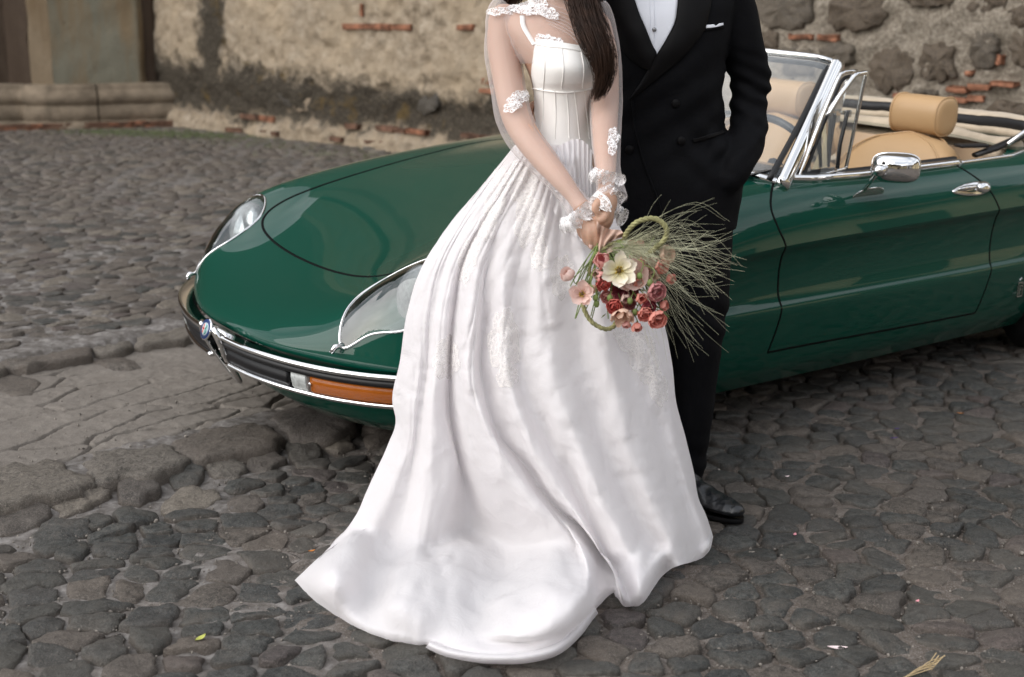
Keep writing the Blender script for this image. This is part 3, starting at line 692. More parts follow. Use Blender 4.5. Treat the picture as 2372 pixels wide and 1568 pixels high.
def thin_glass(name, tint=(1, 1, 1), ior=1.45, rough=0., haze=0., mul=1.7):
    m = bpy.data.materials.new(name); m.use_nodes = True; t = m.node_tree; t.nodes.clear()
    tr = N(t, 'ShaderNodeBsdfTransparent', {'Color': c4(tint)}); gl = N(t, 'ShaderNodeBsdfGlossy', {'Roughness': rough, 'Color': (1, 1, 1, 1)})
    f = N(t, 'ShaderNodeFresnel', {'IOR': ior}).outputs[0]; f = math_(t, 'MULTIPLY', f, mul, True)
    mx_ = N(t, 'ShaderNodeMixShader', {0: f, 1: tr.outputs[0], 2: gl.outputs[0]}); last = mx_
    if haze:
        df = N(t, 'ShaderNodeBsdfDiffuse', {'Color': (.8, .85, .88, 1)}); last = N(t, 'ShaderNodeMixShader', {0: haze, 1: mx_.outputs[0], 2: df.outputs[0]})
    o = N(t, 'ShaderNodeOutputMaterial', {0: last.outputs[0]}); return m
M_GLASS = thin_glass('window_glass', (.93, .95, .94), 1.5, haze=.10); M_LENS = thin_glass('headlight_cover', (.94, .96, .95), 1.5, mul=2.1)
# ---- control net of the upper shell: rows from the lip of the nose back, columns from the centre line to the side crease
YB = [0, .22, .40, .49, .58, .66, .735, .785, .805]
rows = [
 ([0, .012, .055, .085, .115, .145, .178, .208, .238], [0, .22, .36, .44, .51, .56, .605, .64, .665], [.408] * 8 + [.41]),
 ([-.012, .003, .046, .078, .109, .142, .176, .209, .241], [0, .222, .364, .446, .516, .566, .611, .645, .669], [.424] * 8 + [.414]),
 ([.012, .026, .064, .094, .124, .158, .196, .232, .265], [0, .222, .366, .45, .522, .575, .622, .657, .682], [.455, .455, .463, .472, .474, .462, .448, .432, .418]),
 ([.095, .105, .128, .148, .172, .205, .243, .270, .288], [0, .22, .38, .47, .545, .602, .650, .682, .702], [.493, .498, .520, .545, .560, .535, .488, .450, .424]),
 ([.19, .198, .208, .22, .235, .258, .288, .305, .315], [0, .22, .39, .48, .562, .625, .672, .70, .715], [.527, .538, .565, .592, .622, .590, .525, .467, .43]),
 ([.28, .285, .29, .30, .315, .33, .345, .355, .36], [0, .22, .40, .487, .572, .642, .695, .725, .738], [.563, .575, .605, .635, .672, .640, .560, .485, .438]),
 ([.40] * 9, [0, .22, .40, .49, .576, .652, .712, .748, .762], [.610, .620, .645, .675, .712, .682, .610, .520, .452]),
 ([.53] * 9, [0, .22, .40, .49, .578, .657, .722, .764, .780], [.660, .669, .687, .708, .742, .715, .655, .565, .485]),
 ([.70] * 9, [0, .22, .40, .49, .58, .66, .728, .775, .791], [.712, .722, .733, .743, .770, .748, .697, .620, .530]),
 ([.92] * 9, [0, .22, .40, .49, .58, .662, .733, .782, .798], [.770, .780, .783, .781, .798, .782, .737, .667, .585]),
 ([1.18] * 9, YB, [.820, .829, .826, .817, .823, .808, .766, .702, .625]),
 ([1.42] * 9, [0, .22, .40, .50, .60, .68, .74, .787, .805], [.850, .855, .848, .838, .836, .824, .785, .722, .643]),
 ([1.62] * 9, [0, .22, .40, .52, .62, .70, .746, .788, .806], [.862, .864, .856, .846, .840, .828, .793, .730, .650]),
 ([1.95] * 9, [0, .22, .40, .54, .63, .70, .748, .790, .808], [.865, .864, .858, .846, .838, .826, .794, .732, .655]),
 ([2.3] * 9, [0, .22, .40, .54, .63, .70, .748, .790, .808], [.862, .862, .856, .846, .838, .828, .797, .735, .66]),
 ([2.65] * 9, [0, .22, .40, .54, .63, .70, .748, .788, .806], [.86, .86, .855, .848, .842, .832, .800, .738, .663]),
 ([2.95] * 9, [0, .22, .40, .54, .63, .70, .745, .784, .802], [.852, .852, .85, .846, .842, .832, .800, .738, .665]),
 ([3.25] * 9, [0, .22, .40, .53, .62, .69, .736, .772, .79], [.845, .845, .843, .840, .836, .826, .795, .735, .66]),
 ([3.6] * 9, [0, .2, .38, .5, .59, .66, .708, .742, .76], [.825, .825, .822, .817, .812, .800, .772, .715, .64]),
 ([3.9] * 9, [0, .2, .36, .47, .56, .63, .675, .706, .722], [.795, .795, .79, .785, .778, .765, .738, .685, .615]),
 ([4.05, 4.05, 4.045, 4.04, 4.03, 4.02, 4.0, 3.98, 3.97], [0, .2, .35, .46, .545, .61, .655, .685, .70], [.765, .765, .76, .752, .745, .73, .70, .65, .60]),
 ([4.09, 4.09, 4.08, 4.07, 4.06, 4.05, 4.03, 4.01, 4.0], [0, .2, .35, .45, .53, .595, .64, .67, .685], [.72, .72, .715, .71, .70, .685, .66, .62, .595]),
 ([4.10, 4.10, 4.09, 4.08, 4.07, 4.06, 4.04, 4.02, 4.01], [0, .2, .35, .45, .53, .59, .635, .665, .68], [.62, .62, .615, .61, .605, .6, .595, .592, .59])]
CN = np.array([np.stack([r[0], r[1], r[2]], -1) for r in rows])           # rows x 9 x 3
CNf = np.concatenate([CN[:, :0:-1] * [1, -1, 1], CN], 1)                  # mirrored: rows x 17 x 3
def bs_basis(n, ts, deg=3):
    kn = np.r_[[0] * deg, np.linspace(0, 1, n - deg + 1), [1] * deg]; B = np.zeros((len(ts), n))
    for a_, t in enumerate(ts):
        k = min(np.searchsorted(kn, t, side='right') - 1, n - 1); Nn = [1.]
        for d in range(1, deg + 1):
            new = [0.] * (d + 1)
            for r in range(d):
                i = k - d + 1 + r; den = kn[i + d] - kn[i]; f = (t - kn[i]) / den if den else 0
                new[r] += (1 - f) * Nn[r]; new[r + 1] += f * Nn[r]
            Nn = new
        B[a_, k - deg:k + 1] = Nn
    return B
NU, NV = 620, 261
BU = bs_basis(len(CNf), np.linspace(0, 1, NU)); BV = bs_basis(17, np.linspace(0, 1, NV))
SURF = np.einsum('ui,vj,ijk->uvk', BU, BV, CNf); SV = SURF.reshape(-1, 3); SF = grid_faces(NU, NV)
from mathutils.bvhtree import BVHTree
BVH_A = BVHTree.FromPolygons([Vector(v) for v in SV[:, :]], SF.tolist())
def top_z(x, y, z0=2.):
    h_, n_, _, _ = BVH_A.ray_cast(Vector((x, y, z0)), Vector((0, 0, -1)))
    return (np.array(h_), np.array(n_) * (1 if n_.z > 0 else -1)) if h_ else (np.array([x, y, .4]), np.array([0, 0, 1.]))
# ---- lower shell swept along the outline
edge_side = SURF[:, -1]; lip = SURF[0, NV // 2:]; tail = SURF[-1, NV // 2:][::-1]
outl = np.vstack([lip[:-1], edge_side[:-1], tail]); lens = np.r_[0, np.cumsum(np.linalg.norm(np.diff(outl, axis=0), axis=1))]
NO = 620; tt = np.linspace(0, lens[-1], NO); OUT = np.stack([np.interp(tt, lens, outl[:, k]) for k in range(3)], 1)
for _ in range(3): OUT[1:-1] = .25 * OUT[:-2] + .5 * OUT[1:-1] + .25 * OUT[2:]
tan = np.gradient(OUT[:, :2], axis=0); tan /= np.linalg.norm(tan, axis=1)[:, None]; INW = np.c_[tan[:, 1], -tan[:, 0]] ; INW[0] = (1, 0); INW[-1] = (-1, 0)
if INW[NO // 2][1] > 0: INW = -INW; INW[0] = (1, 0); INW[-1] = (-1, 0)
def low_profile(x, zc):
    zl = .447; S_ = np.array([(0, zc), (.004, zc - .010), (.019, zc - .032), (.031, zc - .075), (.035, zc - .12), (.033, zc - .16), (.024, zl + .016), (.012, zl), (.011, zl - .02), (.019, .37), (.032, .30), (.055, .23), (.10, .17)])
    Fr = np.array([(0, zc), (.006, zc - .008), (.03, zc - .012), (.05, zc - .02), (.062, .37), (.066, .345), (.066, .32), (.066, .30), (.066, .29), (.068, .28), (.072, .26), (.10, .22), (.16, .18)])
    w_ = float(sstep(.30, 1.15, x)) * float(1 - .5 * sstep(3.5, 4.1, x)); return Fr * (1 - w_) + S_ * w_
LP = []
for i in range(NO):
    pr = low_profile(OUT[i][0], OUT[i][2]); dens = np.vstack([pr[:1]] + [np.linspace(pr[k], pr[k + 1], 6)[1:] for k in range(len(pr) - 1)])
    sm = dens.copy()
    for _ in range(3): sm[1:-1] = .25 * sm[:-2] + .5 * sm[1:-1] + .25 * sm[2:]
    LP.append(np.c_[OUT[i][0] + INW[i][0] * sm[:, 0], OUT[i][1] + INW[i][1] * sm[:, 0], sm[:, 1]])
LP = np.array(LP); NP_ = LP.shape[1]; LV = LP.reshape(-1, 3); LF = grid_faces(NO, NP_)
ALLV = np.vstack([SV, LV, LV * [1, -1, 1]]); 
BVH_S = BVHTree.FromPolygons([Vector(v) for v in np.vstack([SV, LV])], SF.tolist() + (LF + len(SV)).tolist())
def side_y(x, z):
    h_, n_, _, _ = BVH_S.ray_cast(Vector((x, 1.5, z)), Vector((0, -1, 0)))
    return (np.array(h_), np.array(n_) * (1 if n_.y > 0 else -1)) if h_ else (np.array([x, .80, z]), np.array([0, 1., 0]))
def sdist(P, poly):
    """signed distance (negative inside) of points to a polygon"""
    P = np.asarray(P, float); poly = np.asarray(poly, float); d = np.full(len(P), 1e9); ins = np.zeros(len(P), bool); n = len(poly)
    for i in range(n):
        a_, b_ = poly[i], poly[(i + 1) % n]; e = b_ - a_; t = np.clip(((P - a_) @ e) / (e @ e + 1e-12), 0, 1)
        d = np.minimum(d, np.linalg.norm(P - a_ - t[:, None] * e, axis=1))
        c_ = (a_[1] > P[:, 1]) != (b_[1] > P[:, 1]); xs = (b_[0] - a_[0]) * (P[:, 1] - a_[1]) / (b_[1] - a_[1] + 1e-15) + a_[0]; ins ^= c_ & (P[:, 0] < xs)
    return np.where(ins, -d, d)
# region outlines
hood_r = crom([(.290, 0), (.291, .16), (.296, .30), (.312, .40), (.350, .455), (.43, .480), (.56, .488), (.78, .492), (1.0, .50), (1.22, .515), (1.33, .50), (1.375, .42), (1.39, .2), (1.395, 0)], 90)
HOOD = np.vstack([hood_r, hood_r[-2:0:-1] * [1, -1]])
cock = np.array(crom([(1.60, 0), (1.60, .4), (1.63, .62), (1.70, .690), (1.9, .705), (2.3, .706), (2.6, .705), (2.72, .69), (2.82, .62), (2.86, .4), (2.86, 0)], 70)); COCK = np.vstack([cock, cock[-2:0:-1] * [1, -1]])
door = np.vstack([crom([(1.56, .83), (1.50, .800), (1.462, .755), (1.470, .70), (1.490, .652), (1.503, .57), (1.508, .45), (1.497, .37), (1.482, .298)], 40),
                  crom([(1.482, .298), (1.7, .295), (2.2, .284), (2.56, .277)], 30), crom([(2.56, .277), (2.578, .387), (2.592, .50), (2.590, .608), (2.570, .67), (2.529, .735), (2.46, .79), (2.385, .84)], 40)])
DOOR = np.vstack([door, [(2.3, .95), (1.6, .95)]])
hl = closed_crom([(.112, .505), (.138, .462), (.205, .432), (.290, .440), (.350, .475), (.388, .545), (.375, .618), (.325, .650), (.268, .648), (.218, .618), (.160, .556)], 72)
ctrA = SV[SF].mean(1); ctrL = LV[LF].mean(1)
absy = np.abs(ctrA[:, 1])
in_hood = sdist(ctrA[:, :2], HOOD) < 0
in_cock = sdist(ctrA[:, :2], COCK) < 0
in_hl = sdist(np.c_[ctrA[:, 0], absy], hl) < -.002
AX = [.83, 3.23]; RW = .335
def arch(c): return np.minimum(np.hypot(c[:, 0] - AX[0], c[:, 2] - .30), np.hypot(c[:, 0] - AX[1], c[:, 2] - .30)) < RW
archA = arch(ctrA) & (absy > .55); archL = arch(ctrL)
doorA = (sdist(ctrA[:, [0, 2]], DOOR) < 0) & (absy > .66) & ~in_cock; doorL = sdist(ctrL[:, [0, 2]], DOOR) < 0
def sub(V, F, name, m, parent=None):
    k = np.unique(F); mp_ = np.full(len(V), -1); mp_[k] = np.arange(len(k)); return cobj(name, V[k], mp_[F], m, parent)
bodyF = SF[~in_hood & ~in_cock & ~in_hl & ~archA & ~doorA]
kl = ~archL & ~doorL
BV_all = np.vstack([SV, LV, LV * [1, -1, 1]]); BF = np.vstack([bodyF, LF[kl] + len(SV), LF[kl][:, ::-1] + len(SV) + len(LV)])
body = sub(BV_all, BF, 'body', M_PAINT)
bonnet = sub(SV, SF[in_hood], 'bonnet', M_PAINT)
for sgn in (1, -1):
    fa = SF[doorA & ((ctrA[:, 1] > 0) == (sgn > 0))]; fl = LF[doorL]
    d_ = sub(np.vstack([SV, LV * [1, sgn, 1]]), np.vstack([fa, fl + len(SV)]), 'door', M_PAINT)
    if sgn > 0: door_near = d_
    else: door_far = d_
def ribbon(P, Nn, w_, name, m, parent, closed=False, lift=.0006, thick=.003):
    P = np.asarray(P); Nn = np.asarray(Nn); T = (np.roll(P, -1, 0) - np.roll(P, 1, 0)) if closed else np.gradient(P, axis=0); T /= np.linalg.norm(T, axis=1)[:, None] + 1e-12
    S_ = np.cross(T, Nn); S_ /= np.linalg.norm(S_, axis=1)[:, None] + 1e-12
    V = np.stack([P - S_ * w_ / 2 - Nn * thick, P - S_ * w_ / 2 + Nn * lift, P + S_ * w_ / 2 + Nn * lift, P + S_ * w_ / 2 - Nn * thick], 1).reshape(-1, 3)
    return cobj(name, V, grid_faces(len(P), 4, cu=closed).tolist(), m, parent)
hp = [top_z(x, y) for x, y in even(HOOD, 260, closed=True)]
ribbon([p[0] for p in hp], [p[1] for p in hp], .0085, 'bonnet_seam', M_SEAM, bonnet, True)
dp = [side_y(x, z) for x, z in even(door, 240) if z < .822]
ribbon([p[0] for p in dp], [p[1] for p in dp], .0075, 'door_seam', M_SEAM, door_near)
ribbon([p[0] * [1, -1, 1] for p in dp], [p[1] * [1, -1, 1] for p in dp], .006, 'door_seam', M_SEAM, door_far)
# ---- headlights
for sgn in (1, -1):
    out_ = np.array([top_z(x, y)[0] for x, y in hl])
    for _ in range(10): out_[:, 2] = .25 * np.roll(out_[:, 2], 1) + .5 * out_[:, 2] + .25 * np.roll(out_[:, 2], -1)
    c_ = out_.mean(0); nr = 14
    def layer(bulge, shrink=1., down=0., pw=2):
        V = []
        for k in range(nr + 1):
            s_ = 1 - k / nr
            for p in out_:
                q = c_[:2] + (p[:2] - c_[:2]) * s_ * shrink; z = top_z(*q)[0][2]; zi = p[2] * s_ + z * (1 - s_); zi = z * .55 + .45 * (c_[2] + (p[2] - c_[2]) * s_)
                V.append([q[0], q[1], (p[2] if k == 0 else zi) + bulge * (1 - s_ ** pw) - down])
        return np.array(V) * [1, sgn, 1], grid_faces(nr + 1, len(out_), cv=True)
    V, F = layer(-.085, .995, .002, 6); bowl = cobj('headlight_recess', V, F, M_PAINT)
    V, F = layer(.030, 1.0, -.001, 2); cover = cobj('headlight_cover', V, F, M_LENS)
    rim = out_ * [1, sgn, 1] + [0, 0, .001]; V, F = tube_vf(rim, .0042, 8, closed=True); cobj('headlight_rim', V, F, M_CHROME, cover)
    tip = out_[0] * [1, sgn, 1]; cb = CB(); cb.tube([tip + [.004, -.002 * sgn, .006], tip + [-.020, -.004 * sgn, .003], tip + [-.030, -.006 * sgn, -.012]], [.007, .009, .007], 8); cb.build('rim_clip', M_CHROME, cover)
    # round lamp inside
    lc = np.array([.305, .555 * sgn, .600]); ax = np.array([-.93, 0, .36]); ax /= np.linalg.norm(ax); u_ = np.array([0, 1., 0]); w2 = np.cross(ax, u_); V = []; k = 28
    prof = [(.0, .022), (.03, .020), (.055, .014), (.074, .002), (.080, -.004), (.082, -.05), (.0, -.06)]
    for r_, h_ in prof:
        for t_ in range(k): th = 2 * math.pi * t_ / k; V.append(lc + ax * h_ + (u_ * math.cos(th) + w2 * math.sin(th)) * r_)
    lamp = cobj('headlamp', V, grid_faces(len(prof), k, cv=True), simple('lamp_lens', (.55, .57, .58), .12, .6, nscale=90, namp=.3) if sgn > 0 else bpy.data.materials['lamp_lens'])
# ---- front bumper, grille and badge
bpath = crom([(-.026, .055), (-.014, .2), (.022, .355), (.068, .475), (.122, .57), (.178, .64), (.245, .70), (.34, .755), (.44, .785)], 60)
def strip(path, z0, z1, d0, d1, th=.012):
    """a band along the bumper path, d = distance out from it"""
    p = np.asarray(path); t = np.gradient(p, axis=0); t /= np.linalg.norm(t, axis=1)[:, None]; n_ = np.c_[-t[:, 1], t[:, 0]]
    if n_[0][0] > 0: n_ = -n_
    return p, n_
def bumper_band(path, prof, sgn, name, m, parent):
    p, n_ = strip(path, 0, 0, 0, 0); pr = np.asarray(prof)
    V = np.concatenate([p[:, None] + n_[:, None] * pr[None, :, :1], np.broadcast_to(pr[None, :, 1:], (len(p), len(pr), 1))], 2).reshape(-1, 3)
    F = grid_faces(len(p), len(pr), cv=True).tolist(); F += [list(range(len(pr))), [len(V) - 1 - k for k in range(len(pr))]]
    return cobj(name, V * [1, sgn, 1], F, m, parent)
M_AMBER = simple('amber_lens', (.30, .078, .005), .12, nscale=4, namp=.2, bumps=[(60, .3, .003)]); M_CLEARL = simple('ribbed_clear_lens', (.42, .44, .43), .25, nscale=80, namp=.25)
M_BUMP = simple('satin_black', (.006, .006, .007), .4, spec=.25)
def cut(path, y0, y1, n=30):
    m_ = (path[:, 1] >= y0) & (path[:, 1] <= y1); return even(path[m_], n)
for sgn in (1, -1):
    bmp = bumper_band(bpath, [(-.02, .405), (.014, .409), (.022, .413), (.026, .406), (.026, .399), (.02, .395), (-.02, .395)], sgn, 'bumper', M_CHROME, None)
    bumper_band(even(bpath, 50), [(-.03, .395), (.013, .395), (.020, .388), (.019, .377), (.010, .372), (-.03, .372)], sgn, 'rubber_strip', M_BLACK, bmp)
    bumper_band(cut(bpath, 0, .36), [(-.03, .372), (.010, .372), (.004, .336), (-.001, .326), (-.03, .326)], sgn, 'face_band', M_BUMP, bmp)
    bumper_band(cut(bpath, .70, 1), [(-.03, .372), (.010, .372), (.004, .336), (-.001, .326), (-.03, .326)], sgn, 'face_band', M_BUMP, bmp)
    bumper_band(cut(bpath, 0, 1, 50), [(-.03, .326), (.004, .326), (.009, .320), (.007, .313), (-.03, .313)], sgn, 'lower_lip', M_CHROME, bmp)
    sig = bumper_band(cut(bpath, .43, .695), [(-.03, .372), (.012, .372), (.013, .358), (.006, .332), (.0, .326), (-.03, .326)], sgn, 'turn_signal', M_AMBER, None)
    bumper_band(cut(bpath, .362, .428), [(-.03, .372), (.012, .372), (.012, .358), (.006, .332), (.0, .326), (-.03, .326)], sgn, 'clear_lens', M_CLEARL, sig)
    for (yy, zz1) in ((.45, .352), (.655, .350)):
        i = int(np.argmin(abs(bpath[:, 1] - yy))); p, n_ = strip(bpath, 0, 0, 0, 0); q = np.r_[p[i] + n_[i] * .012, zz1]; V, F = tube_vf([q, q + np.r_[n_[i] * .004, 0]], .005, 10); cobj('screw', V * [1, sgn, 1], F, M_CHROME, sig)
    for k in range(16):      # moulded ribs of the lens
        zz1 = .331 + k * .0024
        bumper_band(cut(bpath, .435, .69, 16), [(.0, zz1), (.0135 - .004 * (15 - k) / 15, zz1), (.0135 - .004 * (15 - k) / 15, zz1 + .0009), (.0, zz1 + .0009)], sgn, 'lens_rib', M_AMBER, sig)
    V, F = tube_vf([(.0 if sgn > 0 else .0, .0, 0)] * 2, .001, 4)
gr = CB()
for sgn in (1, -1): gr.tube(crom([(-.060, .040 * sgn, .428), (-.050, .060 * sgn, .392), (-.022, .044 * sgn, .33), (.018, .017 * sgn, .262), (.032, .0, .240)], 14), .008, 6, flat=(1, 1.6))
gr.tube([(-.02, -.055, .402), (-.05, 0, .415), (-.02, .055, .402)], .009, 8)
grille = gr.build('grille_shield', M_CHROME)
for k in range(5):
    z = .275 + .025 * k; w_ = .02 + .034 * k / 4; x = .02 - .03 * k / 4; V, F = tube_vf([(x + .015, -w_, z), (x, 0, z), (x + .015, w_, z)], .0035, 6); cobj('grille_bar', V, F, M_CHROME, grille)
V, F = box_vf((.06, 0, .345), (.03, .09, .10)); cobj('grille_back', V, F, M_BLACK, grille)
for sgn in (1, -1):
    V, F = tube_vf([(-.052, .02 * sgn, .425), (-.035, .05 * sgn, .415), (-.008, .088 * sgn, .400)], [.010, .011, .006], 10, flat=(1, .7)); cobj('badge_wing', V, F, M_CHROME, grille)
# round badge: chrome ring, blue band, red cross on white, green serpent on pale blue
bc = np.array([-.060, 0, .415]); bn = np.array([-.94, 0, .34]); bu = np.array([0, 1., 0]); bw = np.cross(bn, bu)
if bw[2] < 0: bw = -bw
def disc(r0, r1, h, name, m, parent, k=32, t0=0, t1=2 * math.pi, off=(0, 0)):
    th = np.linspace(t0, t1, k); V = []
    for r_, hh in ((r0, h), (r1, h), (r1, h - .004)):
        for t_ in th: V.append(bc + bn * hh + bu * (r_ * math.cos(t_) + off[0]) + bw * (r_ * math.sin(t_) + off[1]))
    return cobj(name, V, grid_faces(3, k), m, parent, smooth=False)
badge = disc(.0, .033, .006, 'round_badge', M_CHROME, None)
disc(.0, .0295, .0075, 'blue_ring', simple('badge_blue', (.01, .04, .16), .3), badge); disc(0, .019, .0085, 'white_field', simple('badge_white', (.7, .7, .68), .3), badge)
disc(0, .018, .0092, 'serpent_field', simple('badge_pale_blue', (.25, .45, .5), .3), badge, t0=-math.pi / 2, t1=math.pi / 2)
M_RED = simple('badge_red', (.55, .02, .02), .3); M_GRN = simple('badge_green', (.02, .18, .06), .3)
for (du, dw, su, sw) in ((-.009, 0, .004, .026), (-.009, 0, .014, .004)):
    V = [bc + bn * .0094 + bu * (du + i * su / 2) + bw * (dw + j * sw / 2) for i, j in ((-1, -1), (1, -1), (1, 1), (-1, 1))]; cobj('cross', V, [[0, 1, 2, 3]], M_RED, badge, smooth=False)
V, F = tube_vf([bc + bn * .0096 + bu * (.008 + .003 * math.sin(t_ * 9)) + bw * (-.013 + .026 * t_) for t_ in np.linspace(0, 1, 20)], .0014, 6); cobj('serpent', V, F, M_GRN, badge)
for k in range(22):        # the small raised marks standing round the blue band
    t_ = 2 * math.pi * k / 22; p = bc + bn * .008 + (bu * math.cos(t_) + bw * math.sin(t_)) * .0243; V, F = box_vf(p, (.0008, .0018, .0030)); cobj('ring_mark', V, F, M_STEEL, badge, smooth=False)
# ---- windscreen
wb = crom([(1.565, .705, .815), (1.49, .62, .838), (1.42, .45, .850), (1.375, .2, .860), (1.365, 0, .863), (1.375, -.2, .860), (1.42, -.45, .850), (1.49, -.62, .838), (1.565, -.705, .815)], 61)
wt = crom([(1.955, .545, 1.168), (1.915, .49, 1.184), (1.86, .36, 1.192), (1.825, .18, 1.198), (1.815, 0, 1.20), (1.825, -.18, 1.198), (1.86, -.36, 1.192), (1.915, -.49, 1.184), (1.955, -.545, 1.168)], 61)
V = []
for k in range(13):
    t_ = .02 + .96 * k / 12; V.append(wb * (1 - t_) + wt * t_ + np.array([-.012, 0, 0]) * math.sin(math.pi * t_))
ws = cobj('windscreen', np.vstack(V), grid_faces(13, 61), M_GLASS)
fr = CB(); fr.tube(wt, .017, 10, flat=(1, .75)); frame = fr.build('windscreen_frame', M_CHROME)
fr = CB(); fr.tube(wb + [0, 0, .004], .0155, 8); fr.build('base_trim', M_CHROME, frame)
V, F = tube_vf(wt * [1, .985, 1] + [-.010, 0, -.022], .011, 6); cobj('header_seal', V, F, M_BLACK, frame)
for sgn in (1, -1):
    A_ = np.array([1.555, .712 * sgn, .810]); B_ = np.array([1.962, .548 * sgn, 1.172]); m_ = (A_ + B_) / 2 + [-.008, .010 * sgn, .004]
    pth = crom([A_, m_, B_], 24); V, F = tube_vf(pth, .0300, 10, flat=(1, .62), up=(0, 1, 0)); cobj('pillar', V, F, M_CHROME, frame)
    pi = crom([A_ + [-.034, -.022 * sgn, .024], m_ + [-.030, -.018 * sgn, .004], B_ + [-.034, -.02 * sgn, -.018]], 24); V, F = tube_vf(pi, .011, 6); cobj('pillar_seal', V, F, M_BLACK, frame)
    pi = crom([A_ + [.030, -.012 * sgn, .0], m_ + [.031, -.014 * sgn, 0], B_ + [.026, -.02 * sgn, -.006]], 24); V, F = tube_vf(pi, .0085, 6); cobj('pillar_seal', V, F, M_BLACK, frame)
    # wipers' arm
for yy in (-.05, -.42):
    V, F = tube_vf([(1.36, yy, .880), (1.47, yy + .10, .945), (1.53, yy + .30, .985)], .005, 6); cobj('wiper', V, F, M_BLACK)
# ---- opening quarter light on the near door
def Qn(u, v, y=.69): return cat(u, v, 1, y)
ql = empty('quarter_light'); ql.parent = car
def q_tube(pts, r_, m, name='channel', y=.69, flat=None):
    P = [np.array(Qn(*p[:2], p[2] if len(p) > 2 else y)) for p in pts]; P = even(np.array(P), 24); V, F = tube_vf(P, r_, 6, flat=flat); return cobj(name, V, F, m, ql)
q_tube([(1846, 418), (1870, 360), (1905, 270), (1938, 190), (1950, 166), (1962, 160), (1988, 158)], .0065, M_CHROME)
q_tube([(1857, 415), (1880, 362), (1913, 275), (1945, 196), (1955, 178), (1964, 172), (1978, 170)], .006, M_BLACK, y=.685)
q_tube([(1920, 262, .715), (1950, 213, .725), (1982, 170, .73), (1990, 165, .73), (2011, 161, .72)], .0085, M_CHROME, 'vent_frame')
q_tube([(2010, 161, .72), (1993, 240, .71), (1975, 325, .70), (1962, 384, .695)], .0065, M_STEEL, 'vent_frame')
q_tube([(1895, 404, .70), (1930, 392, .70), (1962, 384, .695)], .0045, M_CHROME, 'vent_frame')
q_tube([(1967, 250, .705), (1948, 330, .70), (1942, 385, .70)], .0085, M_BLACK, 'division_bar', flat=(1, .5))
gv = [Qn(*p) for p in [(1902, 398, .70), (1922, 262, .715), (1984, 172, .728), (2006, 165, .72), (1992, 240, .71), (1974, 325, .70), (1958, 384, .695)]]; gv = np.array(gv)
V = np.vstack([gv, gv.mean(0)[None]]); F = [[i, (i + 1) % 7, 7] for i in range(7)]; cobj('vent_pane', V, F, M_GLASS, ql, smooth=False)
gv2 = np.array([Qn(*p, .68) for p in [(1858, 412), (1905, 292), (1955, 180), (1972, 175), (1950, 260), (1935, 395)]]); cobj('fixed_pane', gv2, [[0, 1, 2, 3, 4, 5]], M_GLASS, ql, smooth=False)
lt = np.array(Qn(1967, 257, .70)); V, F = box_vf(lt, (.030, .008, .022), bev=.003); cobj('latch', V, F, M_CHROME, ql); V, F = box_vf(lt + [-.02, .0, .004], (.024, .006, .012), bev=.002); cobj('latch', V, F, M_STEEL, ql)
# ---- waist trim
def belt(x0, x1, n=50, dy=0, dz=0, off=.704):
    P = [];
    for x in np.linspace(x0, x1, n): p = top_z(x, float(np.interp(x, [1.6, 1.7, 1.9, 2.6, 2.72, 2.82], [.68, .70, .708, .708, .695, .64])))[0]; P.append(p + [0, dy, dz])
    return np.array(P)
for sgn in (1, -1):
    b_ = belt(1.60, 2.44); V, F = tube_vf(b_ * [1, sgn, 1] + [0, .006 * sgn, .004], .0125, 8, flat=(1, 1.1)); cobj('waist_trim', V, F, M_CHROME, door_near if sgn > 0 else door_far)
    V, F = tube_vf(b_ * [1, sgn, 1] + [0, -.014 * sgn, .012], .013, 6); cobj('window_seal', V, F, M_BLACK, door_near if sgn > 0 else door_far)
    r_ = []
    for x in np.linspace(2.45, 3.2, 30): r_.append(top_z(x, float(np.interp(x, [2.45, 2.75, 3.2], [.71, .705, .60])))[0] + [0, 0, .003])
    V, F = tube_vf(np.array(r_) * [1, sgn, 1], .0065, 8); cobj('rear_trim', V, F, M_CHROME)
    d_ = []       # inner door skin and cockpit side
    for x in np.linspace(1.6, 2.8, 14):
        e_ = top_z(x, .70)[0]; d_ += [[x, .70, e_[2]], [x, .655, e_[2] - .012], [x, .64, .62], [x, .66, .35], [x, .62, .22]]
    cobj('cockpit_side', np.array(d_) * [1, sgn, 1], grid_faces(14, 5), M_TAN2)
# interior tub
cb = CB(); cb.add(*box_vf((2.1, 0, .21), (1.5, 1.26, .03))); cb.add(*box_vf((1.50, 0, .45), (.03, 1.26, .5))); cb.build('cockpit_floor', simple('dark_carpet', (.02, .02, .021), .95, nscale=40, namp=.4))
pr = [(1.45, .845), (1.60, .862), (1.70, .850), (1.735, .82), (1.74, .74), (1.70, .64), (1.62, .58)]
V = [[x - .06 * (y / .66) ** 2 * 0, y, z] for y in np.linspace(-.66, .66, 12) for x, z in pr]; cobj('dashboard', V, grid_faces(12, len(pr)), M_GLOSSBLK)
